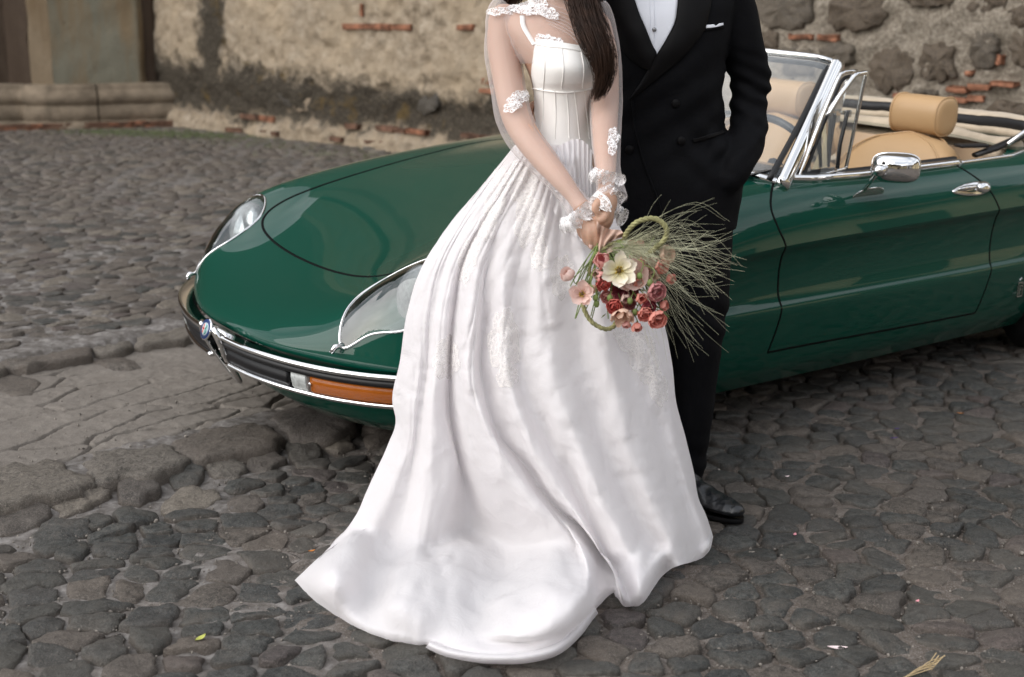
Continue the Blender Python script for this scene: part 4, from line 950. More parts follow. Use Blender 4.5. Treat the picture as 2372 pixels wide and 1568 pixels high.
# steering wheel on the camera side
sw = empty('steering_wheel'); sw.parent = car; c0 = np.array([1.92, .36, .80]); ax = np.array([.90, 0, .42]); ax /= np.linalg.norm(ax); u_ = np.array([0, 1., 0]); w2 = np.cross(ax, u_)
ring = np.array([c0 + (u_ * math.cos(t_) + w2 * math.sin(t_)) * .192 for t_ in np.linspace(0, 2 * math.pi, 48, endpoint=False)]); V, F = tube_vf(ring, .0135, 10, closed=True); cobj('rim', V, F, simple('dark_grey_rim', (.022, .024, .028), .35), sw)
for a_ in (-.3, math.pi + .3, -math.pi / 2):
    V, F = tube_vf([c0 - ax * .03, c0 + (u_ * math.cos(a_) - w2 * math.sin(a_) * -1) * .185], [.014, .009], 6, flat=(1, .4)); cobj('spoke', V, F, M_STEEL, sw)
V, F = tube_vf([c0 - ax * .30, c0 - ax * .03, c0 - ax * .015], [.022, .03, .045], 12); cobj('hub', V, F, M_BLACK, sw)
# ---- seats
def seat(yc, label=None):
    s_ = empty('seat'); s_.parent = car
    def loft(secs, name, m, parent=s_, k=40, cap=True):
        """secs: list of (centre, half width across, half depth, tilt) rounded sections going up"""
        V = []
        for (cx, cy, cz, hw, hd, tl) in secs:
            for t_ in range(k):
                th = 2 * math.pi * t_ / k; cs, sn = math.cos(th), math.sin(th); e = .62
                px = hd * math.copysign(abs(sn) ** e, sn); py = hw * math.copysign(abs(cs) ** e, cs)
                V.append([cx + px * math.cos(tl), cy + py, cz + px * math.sin(tl)])
        F = grid_faces(len(secs), k, cv=True).tolist()
        if cap: F += [list(range(k))[::-1], [(len(secs) - 1) * k + i for i in range(k)]]
        return cobj(name, V, F, m, parent)
    h = []
    for t_ in np.linspace(0, 1, 22):
        z = .40 + .475 * t_; w_ = .278 * math.sqrt(max(0.004, 1 - max(0, (t_ - .52) / .48) ** 2.6)) ; d = .070 * math.sqrt(max(.01, 1 - max(0, (t_ - .80) / .2) ** 2.5))
        h.append((2.41 + .235 * t_, yc + .012, z + .004, w_, d, .0))
    bk = loft(h, 'backrest', M_TAN)
    inner = []
    for t_ in np.linspace(0, 1, 16):                       # ribbed centre panel on the front of the backrest
        z = .42 + .29 * t_; w_ = .165 * math.sqrt(max(.02, 1 - max(0, (t_ - .5) / .5) ** 2.4)); inner.append((2.332 + .235 * (z - .40) / .475 , yc, z - .03, w_, .016 + .004 * math.sin(t_ * 30), 0))
    loft(inner, 'centre_panel', M_TAN, bk)
    # piping along the edge of the backrest
    pp = []
    for x, y_, z, w_, d, _ in h: pp.append((x - d * .80, yc + w_ * .90, z))
    pp2 = [(x, 2 * yc - y_, z) for x, y_, z in pp[::-1]]; V, F = tube_vf(even(np.array(pp[4:] + pp2[:-4]), 60), .0042, 6); cobj('piping', V, F, M_TAN, bk)
    V, F = tube_vf(even(np.array([(x + 1.55 * .07 * .8, y_, z) for x, y_, z in pp[4:]] + [(x + 1.55 * .07 * .8, y_, z) for x, y_, z in pp2[:-4]]), 60), .0042, 6); cobj('piping', V, F, M_TAN, bk)
    cu = [(2.12 - .0, yc, .26 + .16 * t_, .245 * (1 - .12 * t_ ** 3), .27 * (1 - .1 * t_ ** 3), -.12) for t_ in np.linspace(0, 1, 8)]
    loft(cu, 'cushion', M_TAN2)
    # headrest: a fat roll lying across
    hc = np.array([2.70, yc, .944]); hw = .114; k = 30; V = []
    for (yy, sc_) in [(-1, .30), (-1.0, .62), (-.985, .84), (-.95, .95), (-.88, 1.0), (-.5, 1.015), (0, 1.02), (.5, 1.015), (.88, 1.0), (.95, .95), (.985, .84), (1.0, .62), (1.0, .30)]:
        for t_ in range(k):
            th = 2 * math.pi * t_ / k; cs, sn = math.cos(th), math.sin(th); e = .78
            V.append([hc[0] + .064 * sc_ * math.copysign(abs(cs) ** e, cs), yc + hw * yy, hc[2] + .070 * sc_ * math.copysign(abs(sn) ** e, sn) + .006 * cs])
    F = grid_faces(13, k, cv=True).tolist() + [list(range(k)), [12 * k + i for i in range(k)]]; hr = cobj('headrest', V, F, M_TAN, s_)
    for yy in (.90, -.90):
        V = [[hc[0] + .0645 * math.copysign(abs(math.cos(t_)) ** .78, math.cos(t_)), yc + hw * yy, hc[2] + .0705 * math.copysign(abs(math.sin(t_)) ** .78, math.sin(t_)) + .006 * math.cos(t_)] for t_ in np.linspace(0, 2 * math.pi, 40, endpoint=False)]
        V, F = tube_vf(V, .0042, 6, closed=True); cobj('piping', V, F, M_TAN, hr)
    for yy in (-.05, .05): V, F = tube_vf([(2.66, yc + yy, .80), (2.68, yc + yy, .90)], .006, 8); cobj('headrest_post', V, F, M_CHROME, hr)
    return s_
seat(.345); seat(-.345)
# ---- folded hood behind the seats
def across(x0, z0, r_, name, m, flat=(1, 1), bow=.10, yw=.62, wob=.004, seed=0, drop=0.):
    P = [(x0 + bow * (1 - (y / yw) ** 2) + 0, y, z0 + wob * math.sin(y * 9 + seed) - drop * (y / yw) ** 2) for y in np.linspace(-yw, yw, 40)]
    V, F = tube_vf(P, r_, 14, flat=flat, up=(0, 0, 1)); V = V + .004 * np.c_[np.zeros(len(V)), np.zeros(len(V)), fbm(V, 9, 3, seed)]; return cobj(name, V, F, m, sh)
sh = empty('folded_hood'); sh.parent = car
across(2.90, .838, .038, 'cloth_fold', M_HOODC, (1.1, .9), seed=1); across(2.86, .80, .034, 'cloth_fold', M_HOODC, (1.2, .9), seed=2, wob=.008); across(3.00, .872, .030, 'cloth_fold', M_HOODC, (1.3, .8), seed=3)
across(2.985, .900, .020, 'black_band', M_BLACK, (.9, 1.25), seed=3, yw=.625); across(3.07, .912, .042, 'cloth_fold', M_HOODC, (1.8, .45), seed=4)
across(3.15, .885, .05, 'hood_cover', M_HOODC, (1.8, .5), seed=5); across(2.84, .745, .04, 'cloth_fold', M_HOODC, (1.4, 1.2), seed=6)
for sgn in (1, -1):
    V, F = tube_vf([(2.66, .62 * sgn, .825), (2.76, .63 * sgn, .845), (2.92, .62 * sgn, .875), (3.08, .60 * sgn, .93)], [.016, .02, .018, .014], 8, flat=(1, .6)); cobj('hood_hinge', V, F, M_BLACK, sh)
    V, F = tube_vf([(2.80, .655 * sgn, .86), (2.92, .66 * sgn, .915), (3.06, .65 * sgn, .985)], .008, 8); cobj('hood_bow', V, F, M_CHROME, sh)
    V, F = box_vf((2.66, .60 * sgn, .858), (.12, .05, .012), rotz(.3), .004); cobj('hinge_plate', V, F, M_BLACK, sh)
# inner rear bulkhead
V = [[2.70 + .16 * t_, y, .35 + .47 * t_] for y in np.linspace(-.64, .64, 6) for t_ in (0, .5, 1)]; cobj('rear_bulkhead', V, grid_faces(6, 3), M_TAN2)
# ---- door handle
hx = 2.432; hq = side_y(hx, .742); hn = hq[1]; T_ = np.array([1., 0, 0]); T_ -= hn * (hn @ T_); T_ /= np.linalg.norm(T_); W_ = np.cross(hn, T_); W_ *= np.sign(W_[2])
def plate(rx, rz, h0, h1, name, m, parent, cx=0, cz=0, k=36, taper=.0, dome=0):
    V = []
    for s_, hh in ((1., h0), (1., h1 * .6), (.93, h1), (.5, h1 + dome), (.02, h1 + dome * 1.2)):
        for t_ in range(k):
            th = 2 * math.pi * t_ / k; px = rx * math.cos(th) * s_; pz = rz * math.sin(th) * s_ * (1 + taper * math.cos(th)); V.append(hq[0] + T_ * (px + cx) + W_ * (pz + cz) + hn * hh)
    return cobj(name, V, grid_faces(5, k, cv=True), m, parent)
hd = plate(.105, .024, -.004, .006, 'door_handle', M_CHROME, door_near, taper=.25); plate(.088, .016, .005, .0075, 'handle_well', M_STEEL, hd, cx=-.01, dome=-.004)
plate(.034, .021, .006, .016, 'push_button', M_CHROME, hd, cx=.058, dome=.006); plate(.055, .009, .008, .018, 'pull_bar', M_CHROME, hd, cx=-.03, cz=.004, dome=.004)
# ---- door mirror
mr = empty('door_mirror'); mr.parent = car
mb_ = side_y(1.90, .762)[0]; V = []
k = 28
for s_, hh in ((1, -.006), (1, .006), (.85, .020), (.5, .028), (.05, .030)):
    for t_ in range(k):
        th = 2 * math.pi * t_ / k; V.append(mb_ + [.075 * math.cos(th) * s_ - .0, .6 * hh + .021 * math.sin(th) * s_ * .55, .021 * math.sin(th) * s_ * .8 + hh * .8])
cobj('mirror_base', V, grid_faces(5, k, cv=True), M_CHROME, mr)
pA = mb_ + [-.035, .012, .022]; hc = np.array(cat(2078, 383, 1, .865)); bj = np.array(cat(2040, 389, 1, .875))
V, F = tube_vf([pA, bj], .0065, 10); cobj('mirror_stalk', V, F, M_CHROME, mr)
def rbox(c_, half, fw, name, m, parent, e=.42, nu=28, nv=20, flatf=1.):
    """superellipsoid shell; fw = forward axis of the mirror housing"""
    fw = np.asarray(fw, float); fw /= np.linalg.norm(fw); sd_ = np.cross([0, 0, 1.], fw); sd_ /= np.linalg.norm(sd_); up_ = np.cross(fw, sd_); V = []
    f = lambda c_, e_: math.copysign(abs(c_) ** e_, c_)
    for i in range(nu):
        for j in range(nv):
            th = 2 * math.pi * i / nu; ph = -math.pi / 2 + math.pi * j / (nv - 1)
            x = half[0] * f(math.cos(ph), .8) * f(math.cos(th), e); z = half[2] * f(math.cos(ph), .8) * f(math.sin(th), e); y = half[1] * f(math.sin(ph), .9); y *= flatf if y < 0 else 1
            V.append(c_ + sd_ * x + up_ * z + fw * y)
    return cobj(name, V, grid_faces(nu, nv, cu=True), m, parent)
fw = np.array([-.80, .42, .05]); fwd = CMi @ np.array([-.2, -1, .0]); 
hs = rbox(hc, (.074, .046, .047), fwd, 'mirror_housing', M_CHROME, mr, e=.6, flatf=.35)
rbox(hc - fwd / np.linalg.norm(fwd) * .010, (.077, .006, .049), fwd, 'mirror_rim', M_CHROME, mr, e=.6); 
rbox(bj, (.020, .020, .020), fwd, 'ball_joint', M_CHROME, mr, e=1.)
rbox(bj + fwd / np.linalg.norm(fwd) * .016, (.010, .006, .010), fwd, 'joint_screw', M_STEEL, mr, e=1.)
# ---- wheels, arches, side badge
for ax_ in AX:
    for sgn in (1, -1):
        wh = empty('wheel'); wh.parent = car; c_ = np.array([ax_, .675 * sgn, .298])
        def lathe(prof, name, m, parent, k=48):
            V = [c_ + [r_ * math.cos(2 * math.pi * t_ / k), sgn * h_, r_ * math.sin(2 * math.pi * t_ / k)] for r_, h_ in prof for t_ in range(k)]
            return cobj(name, V, grid_faces(len(prof), k, cv=True), m, parent)
        lathe([(.19, -.08), (.27, -.085), (.295, -.07), (.298, 0), (.295, .07), (.27, .085), (.19, .08)], 'tyre', M_BLACK, wh)
        lathe([(.192, -.07), (.192, .07), (.18, .075), (.165, .045), (.12, .035), (.05, .05), (.001, .052)], 'rim', M_STEEL, wh)
        V = [[ax_ + (RW + .004) * math.cos(t_), sgn * y, .30 + (RW + .004) * math.sin(t_)] for t_ in np.linspace(-.25, math.pi + .25, 40) for y in (.775, .45)]
        cobj('wheel_arch', V, grid_faces(40, 2), M_BLACK)
        pts = []
        for t_ in np.linspace(-.32, math.pi + .32, 60):
            q = side_y(ax_ + RW * math.cos(t_), .30 + RW * math.sin(t_))[0]; pts.append(q + [0, -.004, 0])
        V, F = tube_vf(np.array(pts) * [1, sgn, 1], .007, 6); cobj('arch_lip', V, F, M_PAINT)
sbq = np.array(cat(2362, 662, 1, .785)); b_ = CB()
for (dx, dz, sx_, sz_) in ((0, .026, .030, .004), (0, -.026, .030, .004), (-.014, 0, .003, .05), (.014, 0, .003, .05), (-.003, -.002, .004, .036), (.003, .014, .012, .004), (.002, 0, .010, .004)):
    b_.add(*box_vf(sbq + [dx, .002, dz], (sx_, .004, sz_)))
b_.tube([sbq + [-.01, .002, .036], sbq + [0, .002, .044], sbq + [.01, .002, .036]], .003, 6)
b_.build('side_badge', M_STEEL, None, smooth=False)
# tail panel
V = [[4.06 - .0 * z, y, z] for y in np.linspace(-.62, .62, 6) for z in (.60, .45, .25)]; cobj('tail_panel', V, grid_faces(6, 3), M_PAINT)
V, F = tube_vf([(4.0, -.70, .45), (4.12, -.6, .45), (4.14, 0, .45), (4.12, .6, .45), (4.0, .70, .45)], .035, 8, flat=(1, 1)); cobj('rear_bumper', V, F, M_CHROME)
V, F = box_vf((2.2, 0, .20), (3.1, 1.1, .06)); cobj('underbody', V, F, M_BLACK)
# ================================================================== people: helpers
def pxf(p): return PY(p[0], p[1], p[2])
def remeshed(name, parts, voxel, m, parent=None, smooth_it=6, disp=None):
    """union of closed shapes as ONE continuous surface"""
    mb = MB()
    for V, F in parts: mb.add(V, F)
    o = mb.build(name, None, None); fix_normals(o)
    md = o.modifiers.new('r', 'REMESH'); md.mode = 'VOXEL'; md.voxel_size = voxel; md.use_smooth_shade = True
    if smooth_it: s_ = o.modifiers.new('s', 'SMOOTH'); s_.iterations = smooth_it; s_.factor = .5
    dg = bpy.context.evaluated_depsgraph_get(); ev = o.evaluated_get(dg); me = bpy.data.meshes.new_from_object(ev)
    o.modifiers.clear(); old = o.data; o.data = me; bpy.data.meshes.remove(old); me.name = name
    n = len(me.vertices); co = np.empty(n * 3, np.float32); me.vertices.foreach_get('co', co); co = co.reshape(-1, 3).astype(float)
    if disp is not None:
        nr = np.empty(n * 3, np.float32); me.vertices.foreach_get('normal', nr); nr = nr.reshape(-1, 3)
        co = co + nr * disp(co)[:, None]; me.vertices.foreach_set('co', co.astype(np.float32).ravel()); me.update()
    me.polygons.foreach_set('use_smooth', np.ones(len(me.polygons), bool)); me.materials.clear(); me.materials.append(m)
    if parent is not None: o.parent = parent; o.matrix_parent_inverse = Matrix.Translation(-Vector(parent.location))
    return o, co
def bvh_of(o):
    me = o.data; return BVHTree.FromPolygons([v.co[:] for v in me.vertices], [p.vertices[:] for p in me.polygons])
def limb(pts, seg=20, n=30, flat=None):
    """pts: (u, v, Y, radius) -> tapered closed tube with rounded ends"""
    P = np.array([pxf(p) for p in pts]); R = np.array([p[3] for p in pts]); C = crom(np.c_[P, R], n); P, R = C[:, :3], C[:, 3]
    d0 = P[0] - P[1]; d0 /= np.linalg.norm(d0); d1 = P[-1] - P[-2]; d1 /= np.linalg.norm(d1)
    P = np.vstack([P[0] + d0 * R[0] * .9, P[0] + d0 * R[0] * .6, P, P[-1] + d1 * R[-1] * .6, P[-1] + d1 * R[-1] * .9]); R = np.r_[R[0] * .35, R[0] * .78, R, R[-1] * .78, R[-1] * .35]
    return tube_vf(P, R, seg, flat=flat)
def rings(rs, seg=48, e=1.):
    """rs: (v, uL, uR, Yc, half depth) horizontal rounded rings stacked"""
    V = []
    for (v, ul, ur, yc, dy) in rs:
        a = PY(ul, v, yc); b = PY(ur, v, yc); c = (a + b) / 2; hw = (b[0] - a[0]) / 2
        for k in range(seg):
            t = 2 * math.pi * k / seg; cs, sn = math.cos(t), math.sin(t); V.append([c[0] + hw * math.copysign(abs(cs) ** e, cs), yc + dy * math.copysign(abs(sn) ** e, sn), c[2]])
    F = grid_faces(len(rs), seg, cv=True).tolist() + [list(range(seg)), [(len(rs) - 1) * seg + k for k in range(seg)]]
    return np.array(V), F
def dense(rs, n=60):
    return crom(np.array(rs, float), n)
def ball(c, r, seg=20):
    c = np.asarray(c, float); r = np.broadcast_to(np.asarray(r, float), (3,)); V = []
    nv = 12
    for i in range(nv + 1):
        ph = -math.pi / 2 + math.pi * (i / nv * .98 + .01)
        for k in range(seg): t = 2 * math.pi * k / seg; V.append(c + r * [math.cos(ph) * math.cos(t), math.cos(ph) * math.sin(t), math.sin(ph)])
    return np.array(V), grid_faces(nv + 1, seg, cv=True).tolist() + [list(range(seg)), [nv * seg + k for k in range(seg)]]
def chain(P, R, seg=12):
    P = np.asarray(P, float); R = np.asarray(R, float); C = crom(np.c_[P, R], 5 * len(P)); P, R = C[:, :3], C[:, 3]
    d0 = P[0] - P[1]; d0 /= np.linalg.norm(d0) + 1e-9; d1 = P[-1] - P[-2]; d1 /= np.linalg.norm(d1) + 1e-9
    P = np.vstack([P[0] + d0 * R[0] * .8, P, P[-1] + d1 * R[-1] * .55, P[-1] + d1 * R[-1] * .9]); R = np.r_[R[0] * .5, R, R[-1] * .8, R[-1] * .4]; return tube_vf(P, R, seg)
def cast(bv, u, v, off, fallback=None):
    d = ray(u, v); d = d / np.linalg.norm(d); h_, n_, _, dist = bv.ray_cast(Vector(CO), Vector(d))
    if h_ is None: return None
    n_ = np.array(n_); n_ = n_ if n_ @ d < 0 else -n_
    return np.array(h_) + n_ * off, n_
def drape_strip(bv, e0, e1, off, name, m, parent, nu=40, nv=12, edge=.0, prof=None):
    """a cloth patch lying on a surface between two edge curves given in picture units"""
    A = crom(np.asarray(e0, float), nu); B_ = crom(np.asarray(e1, float), nu); P = []; last = None; pend = []
    for i in range(nu):
        for j in range(nv):
            t = j / (nv - 1); q = A[i] * (1 - t) + B_[i] * t; o_ = off if prof is None else off + prof(i / (nu - 1), t); r_ = cast(bv, q[0], q[1], o_)
            if r_ is None: r_ = (PY(q[0], q[1], last[1] if last is not None else 3.3), None)
            P.append(r_[0]); last = r_[0]
    P = np.array(P); back = P + np.array([0, .003, 0]); F = grid_faces(nu, nv).tolist(); k = nu * nv
    bd = [i * nv for i in range(nu)] + [(nu - 1) * nv + j for j in range(1, nv)] + [i * nv + nv - 1 for i in range(nu - 2, -1, -1)] + [j for j in range(nv - 2, 0, -1)]
    V = np.vstack([P, back[bd]]); F += [[bd[i], bd[(i + 1) % len(bd)], k + (i + 1) % len(bd), k + i] for i in range(len(bd))]
    o = obj(name, V, F, m, parent); fix_normals(o)
    if parent is not None: o.matrix_parent_inverse = Matrix.Translation(-Vector(parent.location))
    return o
def lobed(bv, cu, cv_, ru, rv, off, name, m, parent, lobes=6, seed=0, rot=0, relief=.0015, nr=9, nt=54, fallY=3.):
    """lace motif: a lobed outline draped on what lies behind it"""
    r_ = random.Random(seed); ph = r_.uniform(0, 6.28); V = []; ok = 0
    for i in range(nr + 1):
        s = i / nr
        for k in range(nt):
            t = 2 * math.pi * k / nt; rad = s * (1 + (.20 * abs(math.sin(lobes * t / 2 + ph)) - .12 + .07 * math.sin(3 * t + ph) + .02 * math.sin(23 * t)) * s)
            x = ru * rad * math.cos(t); y = rv * rad * math.sin(t); u = cu + x * math.cos(rot) - y * math.sin(rot); v = cv_ + x * math.sin(rot) + y * math.cos(rot)
            o_ = off + relief * math.sin(lobes * t + 9 * s) + relief * 1.5 * s
            q = cast(bv, u, v, o_); V.append(q[0] if q is not None else None)
    good = [v[1] for v in V if v is not None]; fy = np.median(good) if good else fallY; V2 = []
    for i in range(nr + 1):
        for k in range(nt):
            p = V[i * nt + k]
            if p is None or abs(p[1] - fy) > .10:
                t = 2 * math.pi * k / nt; s = i / nr; x = ru * s * math.cos(t); y = rv * s * math.sin(t); p = PY(cu + x * math.cos(rot) - y * math.sin(rot), cv_ + x * math.sin(rot) + y * math.cos(rot), fy - .003)
            V2.append(p)
    o = obj(name, np.array(V2), grid_faces(nr + 1, nt, cv=True), m, parent)
    if parent is not None: o.matrix_parent_inverse = Matrix.Translation(-Vector(parent.location))
    return o
# ---- cloth and skin
def skin_mat(name, c):
    m, t, b = new_mat(name); n = noise_out(t, 9, 4, .6); n2 = noise_out(t, 60, 3, .6)
    cc = mixc(t, n, [x * .93 for x in c], [min(1, x * 1.05) for x in c]); cc = mixc(t, ramp(t, n2, [(.5, (0, 0, 0)), (.8, (.25, .25, .25))]), cc, (c[0] * .95, c[1] * .72, c[2] * .68))
    t.links.new(cc, b.inputs['Base Color']); b.inputs['Roughness'].default_value = .48; b.inputs['Subsurface Weight'].default_value = .18; b.inputs['Subsurface Radius'].default_value = (.012, .005, .003)
    b.inputs['Subsurface Scale'].default_value = 1.; bump(t, b, noise_out(t, 240, 3, .6), .12, .001); return m
M_SKIN = skin_mat('fair_skin', (.47, .285, .20)); M_SKIN2 = skin_mat('olive_skin', (.46, .27, .185)); M_NAIL = simple('nail_varnish', (.70, .47, .42), .22)
def cloth(name, c, rough, weave=900, wst=.25, crink=0., trans=0., sheen=.15):
    m, t, b = new_mat(name); co = N(t, 'ShaderNodeTexCoord').outputs['Object']
    n = noise_out(t, 5, 4, .6, vec=co); b.inputs['Roughness'].default_value = rough; b.inputs['Sheen Weight'].default_value = sheen; b.inputs['Specular IOR Level'].default_value = .12
    t.links.new(mixc(t, n, [x * .975 for x in c], c), b.inputs['Base Color'])
    w1 = noise_out(t, weave * .25, 2, .5, vec=co, stretch=(1, 1, .12)); w2 = noise_out(t, weave * .25, 2, .5, vec=co, stretch=(.1, .1, 1))
    p = bump(t, b, math_(t, 'ADD', w1, w2), wst, .001)
    if crink: p = bump(t, b, noise_out(t, 16, 5, .62, vec=co, dist=.6), crink, .012, p); 
    if trans:
        o_ = [x for x in t.nodes if x.type == 'OUTPUT_MATERIAL'][0]; tl = N(t, 'ShaderNodeBsdfTranslucent', {'Color': c4([min(1, x * 1.0) for x in c])})
        t.links.new(N(t, 'ShaderNodeMixShader', {0: trans, 1: b.outputs[0], 2: tl.outputs[0]}).outputs[0], o_.inputs[0])
    return m
M_GOWN = cloth('ivory_organza', (.93, .905, .915), .9, 900, .25, .45, .40); M_SATIN = cloth('ivory_satin', (.87, .85, .82), .5, 1200, .08, .05)
M_CHIFF = cloth('white_chiffon', (.88, .86, .875), .6, 900, .15, .1, .25)
M_SUIT = cloth('black_wool', (.0030, .0031, .0042), .75, 1500, .3, .20, sheen=0); M_LAPEL = cloth('black_grosgrain', (.0042, .0038, .0042), .5, 1500, .1, .05, sheen=0)
M_SHIRT = cloth('white_shirt', (.78, .80, .86), .6, 1500, .15, .06)
def sheer():
    m = bpy.data.materials.new('sheer_tulle'); m.use_nodes = True; t = m.node_tree; t.nodes.clear()
    lw = N(t, 'ShaderNodeLayerWeight', {'Blend': .5}).outputs['Facing']; co = N(t, 'ShaderNodeTexCoord').outputs['Object']
    n = noise_out(t, 22, 3, .6, vec=co, stretch=(1.6, 1.6, .25))
    a = math_(t, 'ADD', .21, math_(t, 'MULTIPLY', math_(t, 'POWER', lw, 2.6), .30)); a = math_(t, 'ADD', a, math_(t, 'MULTIPLY', ramp(t, n, [(.48, (0, 0, 0)), (.72, (1, 1, 1))]), .03), True)
    df = N(t, 'ShaderNodeBsdfDiffuse', {'Color': (.88, .84, .84, 1)}); tl = N(t, 'ShaderNodeBsdfTranslucent', {'Color': (.88, .84, .84, 1)}); d2 = N(t, 'ShaderNodeMixShader', {0: .35, 1: df.outputs[0], 2: tl.outputs[0]})
    tr = N(t, 'ShaderNodeBsdfTransparent'); N(t, 'ShaderNodeOutputMaterial', {0: N(t, 'ShaderNodeMixShader', {0: a, 1: tr.outputs[0], 2: d2.outputs[0]}).outputs[0]}); return m
M_SHEER = sheer()
def lace(name, base_a, col=(.92, .90, .90), sc_=150, top=.9):
    m = bpy.data.materials.new(name); m.use_nodes = True; t = m.node_tree; t.nodes.clear(); co = N(t, 'ShaderNodeTexCoord').outputs['Object']
    vo = N(t, 'ShaderNodeTexVoronoi', {'Vector': co, 'Scale': sc_}, feature='DISTANCE_TO_EDGE').outputs['Distance']; v2 = N(t, 'ShaderNodeTexVoronoi', {'Vector': co, 'Scale': sc_ * .33}, feature='DISTANCE_TO_EDGE').outputs['Distance']
    a = math_(t, 'MAXIMUM', ramp(t, vo, [(.05, (1, 1, 1)), (.12, (0, 0, 0))]), ramp(t, v2, [(.03, (1, 1, 1)), (.07, (0, 0, 0))])); a = math_(t, 'ADD', base_a, math_(t, 'MULTIPLY', a, top - base_a), True)
    df = N(t, 'ShaderNodeBsdfDiffuse', {'Color': c4(col)}); bp = N(t, 'ShaderNodeBump', {'Height': vo, 'Strength': .12, 'Distance': .001}); t.links.new(bp.outputs[0], df.inputs['Normal'])
    tr = N(t, 'ShaderNodeBsdfTransparent'); N(t, 'ShaderNodeOutputMaterial', {0: N(t, 'ShaderNodeMixShader', {0: a, 1: tr.outputs[0], 2: df.outputs[0]}).outputs[0]}); return m
M_LACE = lace('white_lace', .22); M_APPL = lace('applique_lace', .22, (.90, .87, .85), 85, .62); M_THREAD = simple('lace_cord', (.88, .87, .86), .6)
M_HAIR = simple('dark_brown_hair', (.030, .0145, .0085), .55, spec=.22, nscale=30, namp=.5)
# ================================================================== the bride
bride = empty('person', (.11, 3.15, 0), 'woman in a white long-train wedding dress with sheer lace sleeves holding flowers', 'person')
def BP(o): o.parent = bride; o.matrix_parent_inverse = Matrix.Translation(-Vector(bride.location)); return o
def hand(palm_c, palm_r, palm_rot, fingers, thumb):
    parts = [(ball((0, 0, 0), palm_r)[0] @ np.array(palm_rot).T + palm_c, ball((0, 0, 0), palm_r)[1])]
    for f in fingers + [thumb]: parts.append(chain([PY(*p[:3]) for p in f], [p[3] for p in f]))
    return parts
def rot_to(d, up=(0, 0, 1)):
    """columns: side, depth, along d"""
    d = np.asarray(d, float); d /= np.linalg.norm(d); s_ = np.cross(d, [0, -1., 0]); s_ /= np.linalg.norm(s_); return np.stack([s_, np.cross(d, s_), d], 1)
torso = dense([(-62, 1252, 1330, 3.20, .050), (-30, 1250, 1326, 3.195, .048), (0, 1244, 1318, 3.19, .050), (14, 1212, 1345, 3.19, .060), (30, 1165, 1385, 3.19, .072), (60, 1162, 1388, 3.185, .088), (100, 1185, 1388, 3.175, .105), (150, 1215, 1386, 3.17, .118),
               (200, 1232, 1370, 3.175, .098), (260, 1236, 1364, 3.18, .086), (320, 1215, 1370, 3.18, .092), (400, 1185, 1385, 3.185, .105), (450, 1180, 1390, 3.19, .09)], 60)
parts = [rings(torso)]
parts.append(limb([(1168, 46, 3.19, .039), (1166, 110, 3.175, .0385), (1177, 190, 3.14, .0355), (1194, 268, 3.10, .034), (1222, 320, 3.05, .032), (1262, 372, 3.00, .029), (1300, 418, 2.955, .023), (1330, 456, 2.93, .0185), (1350, 484, 2.915, .020)]))
parts.append(limb([(1378, 60, 3.19, .038), (1394, 130, 3.17, .037), (1400, 215, 3.13, .034), (1400, 290, 3.06, .030), (1402, 360, 2.99, .026), (1404, 425, 2.93, .0185), (1402, 448, 2.92, .020)]))
# her right hand (picture left): back of the hand to the camera, fingers down round the stems
pc = PY(1362, 503, 2.905)
parts += hand(pc, (.030, .014, .040), rot_to(PY(1375, 545, 2.89) - PY(1345, 475, 2.915)),
              [[(1374, 505, 2.895, .0105), (1380, 535, 2.880, .0098), (1383, 560, 2.882, .0088), (1381, 578, 2.892, .0074)],
               [(1362, 512, 2.895, .0105), (1366, 540, 2.880, .0098), (1368, 560, 2.884, .0086), (1369, 572, 2.894, .0072)],
               [(1351, 512, 2.900, .0100), (1353, 535, 2.888, .0093), (1355, 553, 2.892, .0082), (1358, 562, 2.902, .0070)],
               [(1342, 505, 2.908, .0088), (1341, 524, 2.902, .0082), (1344, 541, 2.905, .0072), (1348, 548, 2.915, .0062)]],
              [(1372, 480, 2.92, .0115), (1388, 500, 2.925, .0105), (1396, 520, 2.93, .009), (1396, 535, 2.935, .0078)])
# her left hand (picture right): closed over the other
pc2 = PY(1403, 470, 2.905)
parts += hand(pc2, (.026, .017, .034), rot_to(PY(1398, 500, 2.90) - PY(1406, 440, 2.91)),
              [[(1408, 478, 2.890, .0105), (1402, 500, 2.878, .0100), (1390, 510, 2.876, .0088), (1381, 505, 2.88, .0075)],
               [(1413, 486, 2.898, .0102), (1408, 508, 2.888, .0096), (1397, 519, 2.884, .0085), (1388, 517, 2.886, .0072)],
               [(1414, 494, 2.908, .0096), (1410, 515, 2.90, .0088), (1401, 527, 2.897, .0078), (1393, 527, 2.90, .0066)],
               [(1412, 500, 2.918, .0085), (1408, 520, 2.912, .0078), (1401, 532, 2.91, .0068), (1395, 534, 2.912, .0058)]],
              [(1392, 462, 2.892, .0115), (1383, 472, 2.880, .0105), (1378, 484, 2.876, .0090), (1384, 492, 2.875, .0078)])
